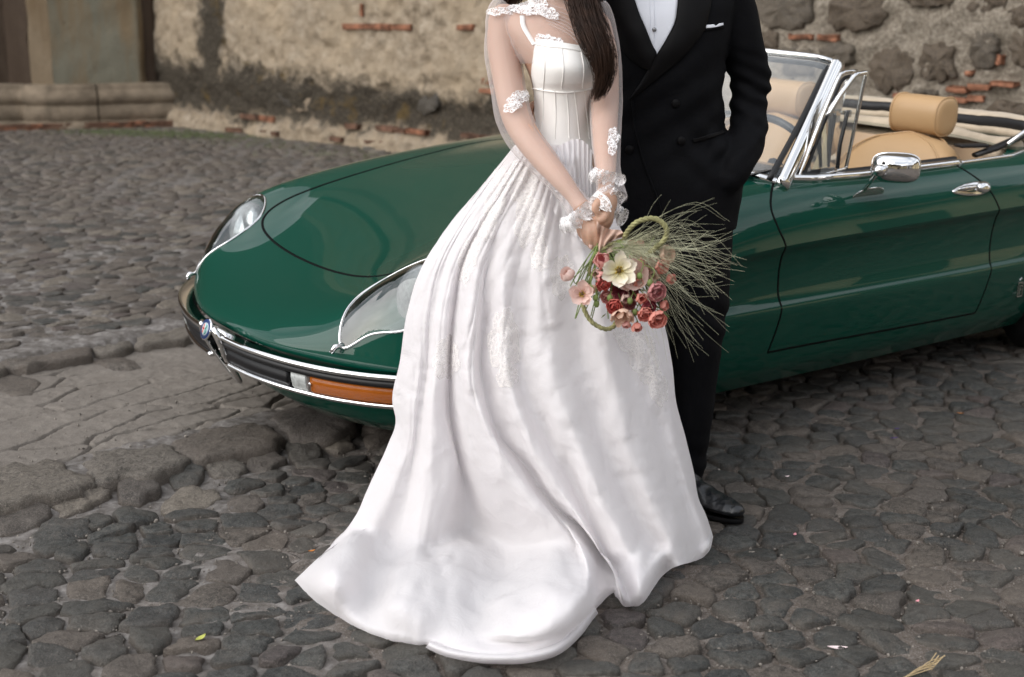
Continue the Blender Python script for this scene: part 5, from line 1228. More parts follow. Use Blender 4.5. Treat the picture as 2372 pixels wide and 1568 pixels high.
# head, out of the picture at the top
hc = PY(1296, -150, 3.19)
parts += [ball(hc + [0, 0, .028], (.073, .092, .095)), ball(hc + [.003, -.022, -.045], (.052, .066, .062)), ball(hc + [.004, -.088, -.018], (.011, .016, .018)), ball(hc + [.005, -.078, -.058], (.022, .012, .008))]
parts += [limb([(1296, -70, 3.20, .048), (1288, -20, 3.195, .050), (1282, 10, 3.19, .056)])]
for sx in (-1, 1): parts.append(ball(hc + [.074 * sx, .0, -.012], (.009, .018, .028)))
body_b, co_b = remeshed('body', parts, .0036, M_SKIN, bride, 4)
for sx in (-1, 1):
    V, F = ball(hc + [.030 * sx, -.079, .008], (.012, .010, .010)); BP(obj('eye', V, F, simple('eye_white', (.7, .68, .66), .2) if sx < 0 else bpy.data.materials['eye_white']))
BV_body = bvh_of(body_b)
for (u, v, Y) in [(1381, 574, 2.884), (1368, 569, 2.886)]:
    q = cast(BV_body, u, v, .0004)
    if q is not None:
        V, F = ball(q[0], (.0042, .0016, .0062), 10); BP(obj('fingernail', V, F, M_NAIL))
# bodice
bod = dense([(96, 1214, 1386, 3.165, .112), (125, 1217, 1391, 3.160, .128), (155, 1223, 1393, 3.160, .134), (185, 1230, 1388, 3.163, .122), (205, 1234, 1378, 3.170, .108), (240, 1237, 1371, 3.176, .100), (280, 1233, 1370, 3.18, .098), (320, 1216, 1374, 3.18, .100), (352, 1196, 1380, 3.18, .108)], 70)
V, F = rings(bod, 120); V = V.reshape(70, 120, 3)
neck = np.array([(1205, 20), (1214, 60), (1222, 88), (1250, 102), (1300, 108), (1340, 113), (1372, 122), (1385, 128), (1392, 118)])
ang = np.linspace(0, 2 * math.pi, 120, endpoint=False)
for k in range(120):        # top edge follows the square neckline in front
    fr_ = max(0., -math.sin(ang[k])); dz = .016 * fr_ * (math.cos(ang[k])) ; top = V[0, k, 2]
    for i in range(14): V[i, k, 2] -= dz * (1 - i / 14)
for i in range(70):         # slight bust cups and boning
    for k in range(120):
        v_ = bod[i][0]; s_ = math.sin(ang[k])
        if s_ < 0:
            V[i, k, 1] -= .004 * math.exp(-((v_ - 160) / 32) ** 2) * (math.cos(2 * ang[k]) * -1 + .3)
Fq = grid_faces(70, 120, cv=True)
bodice = BP(obj('bodice', V.reshape(-1, 3), Fq, M_SATIN)); fix_normals(bodice); BV_bod = bvh_of(bodice)
for (u0, v0, u1, v1, u2, v2) in [(1300, 112, 1305, 160, 1300, 205), (1345, 117, 1352, 160, 1348, 205), (1330, 210, 1336, 262, 1342, 322), (1312, 212, 1316, 260, 1318, 320), (1352, 208, 1358, 262, 1364, 322), (1366, 208, 1368, 262, 1370, 318), (1258, 205, 1258, 270, 1245, 330), (1285, 210, 1287, 262, 1285, 322), (1258, 103, 1262, 150, 1258, 205)]:
    P = [cast(BV_bod, *p, .0006) for p in crom([(u0, v0), (u1, v1), (u2, v2)], 24)]; P = [p[0] for p in P if p is not None]
    if len(P) > 4: V, F = tube_vf(P, .0014, 6); BP(obj('boning_seam', V, F, M_SATIN))
for edge in ([(1222, 97), (1262, 107), (1305, 112), (1345, 119), (1382, 128)], [(1234, 205), (1270, 211), (1310, 214), (1350, 210), (1376, 203)]):
    P = [cast(BV_bod, *p, .001) for p in crom(edge, 40)]; P = [p[0] for p in P if p is not None]; V, F = tube_vf(P, .0018, 6); BP(obj('bodice_edge', V, F, M_SATIN))
for pts in ([(1209, 12), (1211, 40), (1216, 66), (1238, 103)], [(1372, 26), (1378, 60), (1383, 95), (1386, 128)]):
    P = [cast(BV_body, *p, .006) if p[1] < 70 else cast(BV_bod, *p, .001) for p in pts]; P = [p[0] for p in P if p is not None]; P = crom(P, 24) if len(P) > 2 else P
    if len(P) > 3: V, F = tube_vf(P, .0058, 8, flat=(1, .4)); BP(obj('shoulder_strap', V, F, M_SATIN))
# sheer yoke, sleeves
yk = dense([(-26, 1244, 1324, 3.195, .053), (-4, 1240, 1322, 3.19, .055), (12, 1208, 1349, 3.19, .065), (28, 1162, 1388, 3.19, .077), (60, 1158, 1392, 3.185, .093), (105, 1181, 1393, 3.174, .111), (145, 1205, 1386, 3.17, .112)], 40)
V, F = rings(yk, 90, 1.); F = grid_faces(40, 90, cv=True); V = V + .0022 * fbm(V * [1, 1, 3], 14, 3, 5)[:, None]
for gi, (uu, vv) in enumerate([]): pass
BP(obj('sheer_yoke', V, F, M_SHEER))
for k in range(7):          # soft gathers running across the yoke
    v0 = 8 + k * 9
    P = [cast(BV_body, *p, .006 + .001 * k) for p in crom([(1235 + 6 * k, v0), (1290 + 4 * k, v0 + 12 + 2 * k), (1345, v0 + 34 + 3 * k), (1384, v0 + 58)], 24)]; P = [p[0] for p in P if p is not None]
    if len(P) > 5: V, F = tube_vf(P, .0011, 5); BP(obj('gather', V, F, M_SHEER))
def sleeve(pts, seed, name='sheer_sleeve'):
    P = np.array([pxf(p) for p in pts]); C = crom(np.c_[P, [p[3] for p in pts]], 90); V, F = tube_vf(C[:, :3], C[:, 3], 44, caps=False)
    th = np.tile(np.linspace(0, 2 * math.pi, 44, endpoint=False), 90); s_ = np.repeat(np.linspace(0, 1, 90), 44)
    cen = np.repeat(C[:, :3], 44, 0); d = V - cen; rr_ = np.linalg.norm(d, axis=1)[:, None]; tw = .06 * np.sin(5 * th + 6 * s_ + seed) * (.4 + .6 * np.sin(s_ * 7 + seed) ** 2) + .05 * fbm(np.c_[np.cos(th) * 1.5, np.sin(th) * 1.5, s_ * 6], 1, 3, seed)
    V = cen + d * (1.0 + np.abs(tw)[:, None] * 1.1); return BP(obj(name, V, F, M_SHEER))
slR = sleeve([(1186, 18, 3.19, .036), (1174, 34, 3.19, .045), (1168, 70, 3.185, .0445), (1166, 130, 3.17, .0425), (1176, 200, 3.14, .0395), (1188, 262, 3.10, .0405), (1212, 318, 3.06, .0385), (1256, 372, 3.00, .0345), (1294, 418, 2.955, .028), (1324, 456, 2.93, .025), (1344, 484, 2.915, .030)], 1)
slL = sleeve([(1368, 20, 3.19, .034), (1380, 44, 3.19, .041), (1393, 110, 3.17, .041), (1400, 170, 3.15, .040), (1402, 230, 3.12, .038), (1403, 290, 3.06, .035), (1405, 350, 3.00, .031), (1408, 400, 2.95, .028), (1414, 440, 2.92, .031), (1418, 462, 2.905, .033)], 2)
def mid_cuff(cx, cy, Y, ru, rv, rot, n, seed, parent=None):
    """ruffled lace frill made of petal shaped scallops"""
    r_ = random.Random(seed)
    for k in range(n):
        t = k / max(1, n - 1) - .5; u = cx + math.cos(rot) * t * 2 * ru; v = cy + math.sin(rot) * t * 2 * ru; L_ = rv * r_.uniform(.8, 1.2); w_ = ru / n * 1.9; an = rot + math.pi / 2 + r_.uniform(-.35, .35)
        V = []; nn = 9; mm = 11
        for i in range(nn):
            s = i / (nn - 1)
            for j in range(mm):
                q = j / (mm - 1) * 2 - 1; wd = w_ * (math.sin(math.pi * (.12 + .80 * s)) ** .6) * (1 + .08 * math.sin(10 * q)); ll = L_ * (s + .10 * s * math.cos(q * 4.5))
                V.append(PY(u + math.cos(an) * ll + math.cos(rot) * q * wd, v + math.sin(an) * ll + math.sin(rot) * q * wd, Y - .006 * math.cos(q * 2.2 + k) - .010 * math.sin(s * 3 + k) - .003 * (k % 3)))
        o = obj('lace_scallop', V, grid_faces(nn, mm), M_LACE); BP(o)
        ed = [V[(nn - 1) * mm + j] for j in range(mm)]; ed = [V[i * mm] for i in range(3, nn)] + ed[1:-1] + [V[i * mm + mm - 1] for i in range(nn - 1, 2, -1)]
        Vt, Ft = tube_vf(ed, .0008, 4); BP(obj('scallop_cord', Vt, Ft, M_THREAD))
mid_cuff(1344, 476, 2.878, 46, 42, math.radians(-38), 6, 3); mid_cuff(1326, 492, 2.884, 22, 40, math.radians(-25), 3, 8)
mid_cuff(1412, 396, 2.908, 28, 34, math.radians(14), 4, 5); mid_cuff(1432, 440, 2.912, 20, 56, math.radians(38), 4, 6); mid_cuff(1440, 478, 2.92, 14, 40, math.radians(30), 3, 7)
BVs = bvh_of(slR); BVl = bvh_of(slL)
for i, (bv, cu, cv_, ru, rv, rot) in enumerate([(BVs, 1198, 230, 24, 15, -.45), (BVs, 1186, 250, 19, 12, -.3), (BVs, 1212, 222, 13, 10, .1), (BVl, 1418, 322, 12, 24, .1), (BVl, 1416, 345, 9, 18, 0), (BVs, 1150, 28, 20, 9, -.1), (BVs, 1178, 26, 22, 9, .1)]):
    o = lobed(bv, cu, cv_, ru, rv, .003, 'lace_motif', M_LACE, bride, 5, i, rot)
BVy = bvh_of(bpy.data.objects['sheer_yoke'])
for i, (cu, cv_, ru, rv, rot) in enumerate([(1206, 26, 26, 9, .15), (1240, 26, 26, 12, -.1), (1272, 34, 24, 13, .3), (1252, 8, 20, 12, .6), (1222, 14, 18, 9, 0), (1262, 92, 22, 11, .1), (1286, 98, 18, 8, .1), (1190, 18, 16, 8, 0)]):
    lobed(BVy, cu, cv_, ru, rv, .003, 'lace_motif', M_LACE, bride, 6, i + 20, rot)
# bracelet and sleeve seam
for (r0, m, uu) in ((.0022, simple('silver_beads', (.75, .75, .76), .15, 1.), 0),):
    cA, cB = PY(1283, 441, 2.952), PY(1316, 408, 2.948); ctr = PY(1303, 425, 2.965); 
    for k in range(34):
        t = k / 33 * math.pi * 1.15 - .24; c_ = ctr + (cA - cB) / 2 * math.cos(t) * 1.02 + np.array([.004, -.030, -.003]) * math.sin(t); V, F = ball(c_, .0024, 8); BP(obj('bracelet_bead', V, F, m))
# ---- the skirt: fold lines run from the waist to the hem
LN = [  # (points from the thigh down in picture units), resting distance of the hanging part
 ([(925, 840), (908, 925), (915, 985), (895, 1040), (860, 1110), (800, 1220), (740, 1290), (682, 1343)], 3.14, 0),
 ([(968, 850), (955, 930), (945, 1020), (905, 1130), (850, 1230), (785, 1320), (735, 1396)], 3.06, -.01),
 ([(990, 850), (978, 930), (968, 1030), (948, 1130), (910, 1240), (865, 1350), (822, 1450)], 3.06, .03),
 ([(1010, 850), (1000, 940), (1000, 1030), (992, 1130), (965, 1260), (915, 1390), (893, 1479)], 3.00, -.02),
 ([(1030, 870), (1026, 950), (1040, 1020), (1052, 1075), (1046, 1120), (1030, 1190), (1010, 1285), (975, 1400), (960, 1493)], 3.02, .0),
 ([(1040, 870), (1040, 950), (1052, 1028), (1066, 1085), (1078, 1140), (1085, 1210), (1080, 1290), (1040, 1400), (1010, 1498)], 3.12, .09),
 ([(1050, 870), (1054, 950), (1068, 1030), (1092, 1100), (1124, 1170), (1160, 1225), (1170, 1290), (1120, 1410), (1080, 1527)], 3.04, .02),
 ([(1072, 870), (1088, 950), (1112, 1020), (1150, 1095), (1200, 1165), (1250, 1225), (1275, 1300), (1240, 1420), (1175, 1534)], 2.92, -.03),
 ([(1092, 870), (1115, 960), (1140, 1020), (1180, 1080), (1235, 1155), (1295, 1220), (1350, 1300), (1345, 1410), (1290, 1503)], 2.90, -.03),
 ([(1106, 870), (1128, 960), (1150, 1020), (1200, 1080), (1250, 1150), (1311, 1207), (1380, 1270), (1424, 1330), (1405, 1385)], 2.94, .0),
 ([(1120, 870), (1142, 960), (1166, 1020), (1216, 1078), (1266, 1148), (1326, 1203), (1390, 1262), (1422, 1320), (1426, 1384)], 2.98, .05),
 ([(1165, 850), (1200, 960), (1240, 1050), (1290, 1130), (1340, 1200), (1385, 1270), (1425, 1340), (1444, 1402)], 2.82, -.03),
 ([(1214, 890), (1243, 966), (1282, 1039), (1318, 1100), (1364, 1194), (1400, 1275), (1440, 1345), (1460, 1403)], 2.86, .045),
 ([(1275, 850), (1310, 960), (1350, 1060), (1395, 1160), (1440, 1250), (1475, 1330), (1490, 1395)], 2.80, -.035),
 ([(1345, 830), (1364, 903), (1389, 1015), (1442, 1136), (1491, 1229), (1525, 1290), (1537, 1330)], 2.88, .045),
 ([(1410, 830), (1435, 930), (1470, 1050), (1515, 1160), (1555, 1250), (1575, 1309)], 2.88, -.03),
 ([(1466, 840), (1515, 976), (1564, 1097), (1592, 1195), (1617, 1262), (1620, 1296)], 2.98, .025),
 ([(1515, 840), (1548, 960), (1582, 1080), (1612, 1180), (1636, 1240), (1643, 1275)], 3.02, -.02),
 ([(1556, 840), (1566, 932), (1588, 1015), (1607, 1097), (1617, 1156), (1641, 1215), (1651, 1246)], 3.17, 0)]
NR = 130; cols = []
YG = np.array([l[1] for l in LN]); YGs = np.convolve(np.r_[YG[0], YG[0], YG, YG[-1], YG[-1]], [.1, .2, .4, .2, .1], 'valid'); YG = .42 * YG + .58 * YGs
for li_, (pts, yg, cd_) in enumerate(LN):
    yg = YG[li_]
    ua = pts[0][0]; f = (ua - 925) / (1556 - 925.); up = [(1192 + (1372 - 1192) * f, 336), (1108 + (1398 - 1108) * f, 440), (1050 + (1428 - 1050) * f, 510), (978 + (1478 - 978) * f, 615), (943 + (1528 - 943) * f, 720)]
    P = np.array(up + pts, float); vv = np.linspace(P[0, 1], P[-1, 1], NR); uu = ip(vv, P[:, 1], P[:, 0])
    hang_end = min(P[-1, 1], 1275.) if li_ < 9 else P[-1, 1]
    side = abs(f - .5) * 2
    yw = 3.065 + .10 * side ** 3; s = np.clip((vv - 336) / (hang_end - 336), 0, 1); Yh = yw + (yg - yw) * s ** 1.15
    gather = .016 * math.sin(li_ * 2.4) * np.exp(-((vv - 430) / 130) ** 2)
    Yh = Yh + cd_ * .45 * sstep(420, 900, vv) + gather * .45
    col = []
    for k in range(NR):
        u, v = uu[k], vv[k]; w_ = k / (NR - 1)
        lift = .030 + .055 * max(0, math.sin(math.pi * np.clip((v - 1250) / (P[-1, 1] - 1250 + 1), 0, 1))) * (.6 + .4 * math.sin(li_ * 1.9)) + (.035 if cd_ < 0 else 0) * (1 - sstep(1380, P[-1, 1], v))
        if li_ < 10 and v > 1480 and 4 <= li_ <= 8: lift = .030 + .016 * abs(math.sin((v - 1488) / 14.))
        e_ = float(np.clip((w_ - .93) / .07, 0, 1)); lift = max(lift, .040) * math.sqrt(max(0, 1 - e_ * e_)) * (1 - e_ * .0) + .010 * e_
        g = G(u, v, lift)[1]; Yk = Yh[k]; d_ = .03; hh = float(np.clip(.5 + .5 * (g - Yk) / d_, 0, 1)); Yb = g * (1 - hh) + Yk * hh - d_ * hh * (1 - hh)
        col.append((u, v, Yb))
    cols.append(np.array(col))
cols = np.array(cols)                        # lines x rows x 3
NC = 240; fine = np.array([crom(cols[:, r], NC) for r in range(NR)])   # rows x NC x 3
front = np.zeros((NR, NC, 3))
for r in range(NR):
    for c in range(NC): front[r, c] = PY(*fine[r, c])
FR_ = front.reshape(-1, 3); sh_ = FR_ + .05 * np.c_[fbm(FR_, 3, 2, 5), fbm(FR_, 3, 2, 6), fbm(FR_, 3, 2, 7)]
nrm_y = (.0042 * fbm(sh_ * [1.7, 1.7, .5], 7, 4, 91) + .0075 * (np.abs(fbm(sh_ * [1.3, 1.3, .42], 9, 2, 92)) - .3) + .0038 * (np.abs(fbm(sh_ * [.8, 1, 1.5], 17, 2, 93)) - .3)).reshape(NR, NC)
amp = sstep(0, .2, np.linspace(0, 1, NR))[:, None]
cc_, ww_ = np.meshgrid(np.linspace(0, 1, NC), np.linspace(0, 1, NR)); wp_ = fbm(np.c_[cc_.ravel() * 3, ww_.ravel() * 1.6, ww_.ravel() * 0], 1, 3, 14).reshape(NR, NC); w2_ = fbm(np.c_[cc_.ravel() * 5, ww_.ravel() * 2.2, ww_.ravel() * 0 + 7], 1, 2, 15).reshape(NR, NC)
x_ = cc_ * 19 + 2.4 * wp_; pleat = (np.abs(np.sin(math.pi * x_)) ** .75 - .6) * (.5 + .5 * w2_ + .3) * (.0052 * np.exp(-((ww_ - .06) / .10) ** 2) + .0058 * np.exp(-((ww_ - .40) / .28) ** 2) + .0018)
front[:, :, 1] -= pleat * sstep(0, .02, ww_)
lay = sstep(.25, .06, front[:, :, 2]); wr = (.013 * fbm(front.reshape(-1, 3) * [1.5, .8, 1], 5.5, 3, 95) + .004 * fbm(front.reshape(-1, 3) * [.6, 1.6, 1], 16, 3, 96)).reshape(NR, NC)
front[:, :, 1] += nrm_y * amp * 1.5 * (1 - lay); front[:, :, 2] += (nrm_y * .5 + wr * lay * sstep(1., .9, np.linspace(0, 1, NR))[:, None]) * amp
front[:, :, 2] = np.maximum(front[:, :, 2], .008)
# back of the skirt, from the right outline round behind to the left outline
NB = 70; back = np.zeros((NR, NB, 3))
for r in range(NR):
    a_, b_ = front[r, -1], front[r, 0]; w_ = r / (NR - 1); dep = .10 + .24 * w_ ** .8
    for c in range(NB):
        t = (c + 1) / (NB + 1); p = a_ * (1 - t) + b_ * t; bul = math.sin(math.pi * t) ** .7
        yb = max(p[1], 3.16 * (1 - w_) + 3.22 * w_) + dep * bul * .62 + .018 * math.sin(t * 40) * w_
        yb = min(yb, 3.16 + .30); front_y = p[1]; x = p[0]; mx_ = .12 + .36 * w_
        back[r, c] = (x, front_y * (1 - bul) + yb * bul, p[2])
full = np.concatenate([front, back], 1); SKV = full.reshape(-1, 3); SKF = grid_faces(NR, NC + NB, cv=True)
skirt = BP(obj('skirt', SKV, SKF, M_GOWN)); fix_normals(skirt)
BV_sk = bvh_of(skirt)
# rolled hem
hemP = front[-1][::2].copy(); hemP[:, 2] = np.maximum(hemP[:, 2], .020)
for _ in range(3): hemP[1:-1] = .25 * hemP[:-2] + .5 * hemP[1:-1] + .25 * hemP[2:]
V, F = tube_vf(hemP[3:60], .0012, 4) if False else (None, None)
# second layer showing under the train at the front
c1 = crom([(985, 1500), (1010, 1512), (1040, 1524), (1090, 1534), (1150, 1538), (1220, 1536), (1290, 1518), (1340, 1478), (1385, 1420)], 60); c0_ = crom([(1000, 1480), (1020, 1488), (1060, 1496), (1110, 1500), (1165, 1502), (1225, 1496), (1280, 1480), (1330, 1440), (1370, 1390)], 60)
V = []
for i in range(60):
    for j in range(9):
        t = j / 8; u, v = c0_[i] * (1 - t) + c1[i] * t; V.append(G(u, v, .012 + .030 * math.sin(math.pi * min(1, t * 1.0)) ** .8 * (1 if t > .15 else .4)))
BP(obj('under_layer_hem', V, grid_faces(60, 9), M_GOWN))
# draped chiffon point at the front of the waist
e0 = [(1282, 350), (1296, 338), (1318, 326), (1338, 322), (1358, 332), (1372, 352)]; V = []
tp = crom(e0, 44); bt = crom([(1272, 470), (1300, 520), (1330, 545), (1350, 560), (1366, 560), (1376, 520)], 44)
for i in range(40 + 1):
    s = i / 40
    for j in range(44):
        u, v = tp[j] * (1 - s) + bt[j] * s; u += 10 * math.sin(math.pi * s) * (1 - j / 22) * .3
        q = cast(BV_sk, u, v, .004) if s > .2 else (cast(BV_bod, u, v, .006) or cast(BV_sk, u, v, .006)); Y = q[0][1] if q is not None else 3.06
        V.append(PY(u, v, min(Y, 3.08) - .006 - .004 * math.sin(j * 1.25 + 2 * s) * (1 - .3 * s) - .012 * math.sin(math.pi * s)))
V = np.array(V).reshape(41, 44, 3)
for _ in range(4): V[1:-1] = .25 * V[:-2] + .5 * V[1:-1] + .25 * V[2:]
BP(obj('chiffon_drape', V.reshape(-1, 3), grid_faces(41, 44), M_CHIFF))
for i, (cu, cv_, ru, rv, rot) in enumerate([(1210, 420, 38, 50, .1), (1225, 510, 34, 60, .1), (1150, 450, 26, 60, .2), (1085, 600, 22, 55, .25), (1130, 520, 20, 40, .2), (1035, 830, 30, 50, .1), (1168, 790, 36, 70, 0), (1175, 870, 24, 28, 0), (1490, 830, 34, 60, -.25), (1520, 890, 22, 50, -.3), (1448, 780, 26, 40, -.4), (1300, 640, 26, 50, .1), (1250, 590, 20, 40, 0)]):
    lobed(BV_sk, cu, cv_, ru, rv, .0012, 'lace_applique', M_APPL, bride, 7, i + 50, rot, relief=.0004, nr=10, nt=60)
# ---- hair
def strands(guides, n, rad, name, parent, m, seed, spread, wave=.006):
    r_ = np.random.default_rng(seed); mb = MB(); Gd = [crom([PY(*p[:3]) for p in g], 26) for g in guides]
    for k in range(n):
        f = r_.random() * (len(Gd) - 1); i = int(f); f -= i; P = Gd[i] * (1 - f) + Gd[min(i + 1, len(Gd) - 1)] * f
        off = r_.normal(0, 1, 3) * spread; t = np.linspace(0, 1, 26)[:, None]; ph = r_.uniform(0, 6.28); fr_ = r_.uniform(6, 10)
        P = P + off * (.6 + .6 * np.sin(math.pi * t)) + wave * np.c_[np.sin(fr_ * t[:, 0] + ph), np.cos(fr_ * t[:, 0] * .8 + ph), 0 * t[:, 0]]; cutn = int(r_.integers(20, 27)); P = P[:cutn]
        V, F = tube_vf(P, np.linspace(1, .35, len(P)) * rad * r_.uniform(.6, 1.3), 4, caps=False); mb.add(V, F)
    o = mb.build(name, m); o.parent = parent; o.matrix_parent_inverse = Matrix.Translation(-Vector(parent.location)); o['kind'] = 'stuff'; return o
strands([[(1306, -120, 3.12), (1318, -40, 3.10), (1334, 20, 3.08), (1358, 85, 3.045), (1379, 130, 3.03), (1386, 180, 3.03), (1376, 232, 3.035)],
         [(1330, -160, 3.12), (1335, -40, 3.09), (1345, 20, 3.065), (1372, 85, 3.03), (1393, 130, 3.02), (1400, 180, 3.025), (1385, 225, 3.03)],
         [(1350, -160, 3.14), (1362, -40, 3.10), (1374, 20, 3.07), (1394, 85, 3.045), (1408, 130, 3.04), (1406, 180, 3.04), (1396, 222, 3.04)]], 1100, .0011, 'long_hair', bride, M_HAIR, 4, .0072)
strands([[(1225, -160, 3.14), (1200, -60, 3.22), (1168, 0, 3.235), (1160, 18, 3.24)], [(1240, -160, 3.16), (1225, -60, 3.24), (1195, 0, 3.25), (1188, 18, 3.25)]], 160, .0016, 'hair_lock', bride, M_HAIR, 6, .006)
V, F = ball(hc + [0, .012, .042], (.086, .102, .100)); BP(obj('hair_cap', V, F, M_HAIR)); V, F = limb([(1296, -140, 3.27, .06), (1300, -40, 3.28, .055), (1310, 40, 3.27, .03)]); BP(obj('hair_back', V, F, M_HAIR))
# ================================================================== the groom
groom = empty('person', (.42, 3.42, 0), 'man in a black double-breasted dinner jacket with one hand in his trouser pocket', 'person')
def GP(o): o.parent = groom; o.matrix_parent_inverse = Matrix.Translation(-Vector(groom.location)); return o
YJ = 3.42
jt = dense([(-78, 1452, 1592, YJ + .01, .075), (-60, 1405, 1640, YJ + .01, .085), (-35, 1365, 1690, YJ, .100), (0, 1352, 1704, YJ, .112), (60, 1362, 1692, YJ, .124), (120, 1368, 1680, YJ, .128), (180, 1374, 1674, YJ, .124), (240, 1378, 1673, YJ, .118), (300, 1372, 1682, YJ, .118),
            (350, 1368, 1706, YJ, .124), (400, 1362, 1722, YJ, .130), (450, 1360, 1717, YJ, .132), (500, 1360, 1708, YJ, .130), (530, 1362, 1703, YJ, .128)], 70)
parts = [rings(jt, 56, .86)]
armL = [(1668, -28, 3.43, .066), (1694, 30, 3.44, .060), (1714, 95, 3.45, .056), (1731, 150, 3.46, .051), (1739, 190, 3.465, .050), (1733, 235, 3.455, .044), (1735, 280, 3.44, .044), (1728, 325, 3.41, .046), (1708, 370, 3.37, .048), (1690, 410, 3.34, .045)]
parts.append(limb(armL, 24, 44))
parts.append(limb([(1388, -25, 3.44, .064), (1362, 50, 3.48, .058), (1335, 130, 3.50, .052), (1312, 200, 3.48, .048), (1290, 240, 3.42, .044), (1272, 252, 3.34, .038), (1258, 254, 3.29, .032)], 24, 40))
def wrinkle(co):
    u, v = proj(co); el = np.exp(-((v - 215) / 75) ** 2) * (u > 1676); lo = np.exp(-((v - 330) / 60) ** 2) * (u > 1640); pk = np.exp(-(((u - 1640) / 70) ** 2 + ((v - 360) / 80) ** 2))
    d = .0045 * fbm(co * [1.2, 1.2, 1.], 7, 3, 15)
    s_ = np.sin((co[:, 2] * 1.0 + co[:, 0] * .42) * 150 + 2.5 * fbm(co, 9, 2, 3)); d += .0040 * el * s_ + .0022 * lo * np.sin((co[:, 2] - .8 * co[:, 0]) * 115)
    d += .0045 * pk * np.sin((co[:, 2] * .9 + co[:, 0] * .9) * 75) + .003 * np.exp(-((v - 270) / 110) ** 2) * np.sin((co[:, 2] * 1.2 - co[:, 0] * .8) * 60) * (u < 1680)
    return d
jacket, _ = remeshed('jacket', parts, .0062, M_SUIT, groom, 5, wrinkle); BVj = bvh_of(jacket)
sh_l = [(1462, -20), (1475, 20), (1492, 60), (1508, 98), (1521, 127)]; sh_r = [(1572, -20), (1568, 20), (1562, 52), (1543, 90), (1521, 127)]
shirt = drape_strip(BVj, sh_l, sh_r, .0012, 'shirt_front', M_SHIRT, groom, 50, 16); 
for (u0, v0, v1) in ((1503, -10, 96), (1513, -10, 110)): 
    P = [cast(BVj, u0 + 3 * math.sin(t * 3), v0 + (v1 - v0) * t, .0022)[0] for t in np.linspace(0, 1, 16)]; V, F = tube_vf(P, .0007, 4); GP(obj('placket_edge', V, F, M_SHIRT))
for (u, v) in ((1515, 69), (1513, -8)):
    q = cast(BVj, u, v, .004); V, F = ball(q[0], (.0055, .003, .0055), 12); GP(obj('shirt_stud', V, F, simple('grey_stud', (.28, .28, .29), .25, .6)))
pf = lambda s, t: .004 + .006 * math.sin(math.pi * min(1, t * 1.05))
drape_strip(BVj, [(1462, -30), (1477, 20), (1494, 62), (1510, 102), (1521, 127), (1508, 155)], [(1378, -30), (1392, 30), (1418, 82), (1452, 128), (1480, 152), (1500, 163)], .001, 'lapel', M_LAPEL, groom, 60, 16, prof=pf)
drape_strip(BVj, [(1572, -30), (1567, 20), (1561, 58), (1540, 95), (1518, 130), (1462, 228)], [(1648, -30), (1640, 30), (1622, 80), (1572, 140), (1520, 185), (1463, 232)], .003, 'lapel', M_LAPEL, groom, 70, 16, prof=lambda s, t: .004 + .007 * math.sin(math.pi * (1 - t) * .9 + .1))
P = [cast(BVj, *p, .0016)[0] for p in crom([(1464, 228), (1470, 300), (1492, 380), (1518, 450), (1534, 505), (1532, 528)], 50)]; V, F = tube_vf(P, .0042, 6, flat=(1.4, .7)); GP(obj('front_edge', V, F, M_SUIT))
for (u, v) in ((1564, 240), (1576, 327), (1458, 346)):
    q = cast(BVj, u, v, .004)
    V, F = ball(q[0], (.011, .0045, .011), 18); GP(obj('jacket_button', V, F, M_LAPEL))
drape_strip(BVj, [(1602, 322), (1640, 312), (1676, 301)], [(1604, 331), (1642, 321), (1678, 309)], .004, 'pocket_welt', M_LAPEL, groom, 24, 5)
drape_strip(BVj, [(1628, 66), (1652, 62), (1676, 58)], [(1629, 73), (1653, 69), (1677, 64)], .003, 'breast_pocket', M_SUIT, groom, 16, 4)
drape_strip(BVj, [(1632, 58), (1642, 58), (1650, 57), (1655, 60), (1662, 55), (1671, 53)], [(1633, 66), (1642, 65), (1650, 64), (1655, 63), (1663, 61), (1672, 58)], .005, 'pocket_square', simple('white_linen', (.82, .84, .9), .7), groom, 24, 5)
# trousers
tr = dense([(480, 1385, 1700, YJ, .115), (530, 1382, 1698, YJ, .118), (570, 1382, 1696, YJ, .118), (600, 1384, 1694, YJ, .112)], 16)
parts = [rings(tr, 50, .9)]
parts.append(limb([(1612, 590, 3.43, .090), (1618, 680, 3.43, .082), (1612, 780, 3.42, .073), (1604, 880, 3.42, .066), (1595, 980, 3.42, .060), (1584, 1060, 3.43, .060), (1580, 1092, 3.43, .062)], 26, 50))
parts.append(limb([(1468, 590, 3.42, .088), (1470, 780, 3.41, .074), (1474, 980, 3.42, .062), (1476, 1092, 3.43, .062)], 26, 50))
def wr2(co):
    u, v = proj(co); return .003 * fbm(co * [1.2, 1.2, .8], 6, 3, 25) + .004 * np.exp(-((v - 740) / 60) ** 2) * np.sin((co[:, 2] + .7 * co[:, 0]) * 80) + .003 * sstep(980, 1090, v) * np.sin(co[:, 2] * 95 + co[:, 0] * 30)
remeshed('trousers', parts, .0065, M_SUIT, groom, 4, wr2)
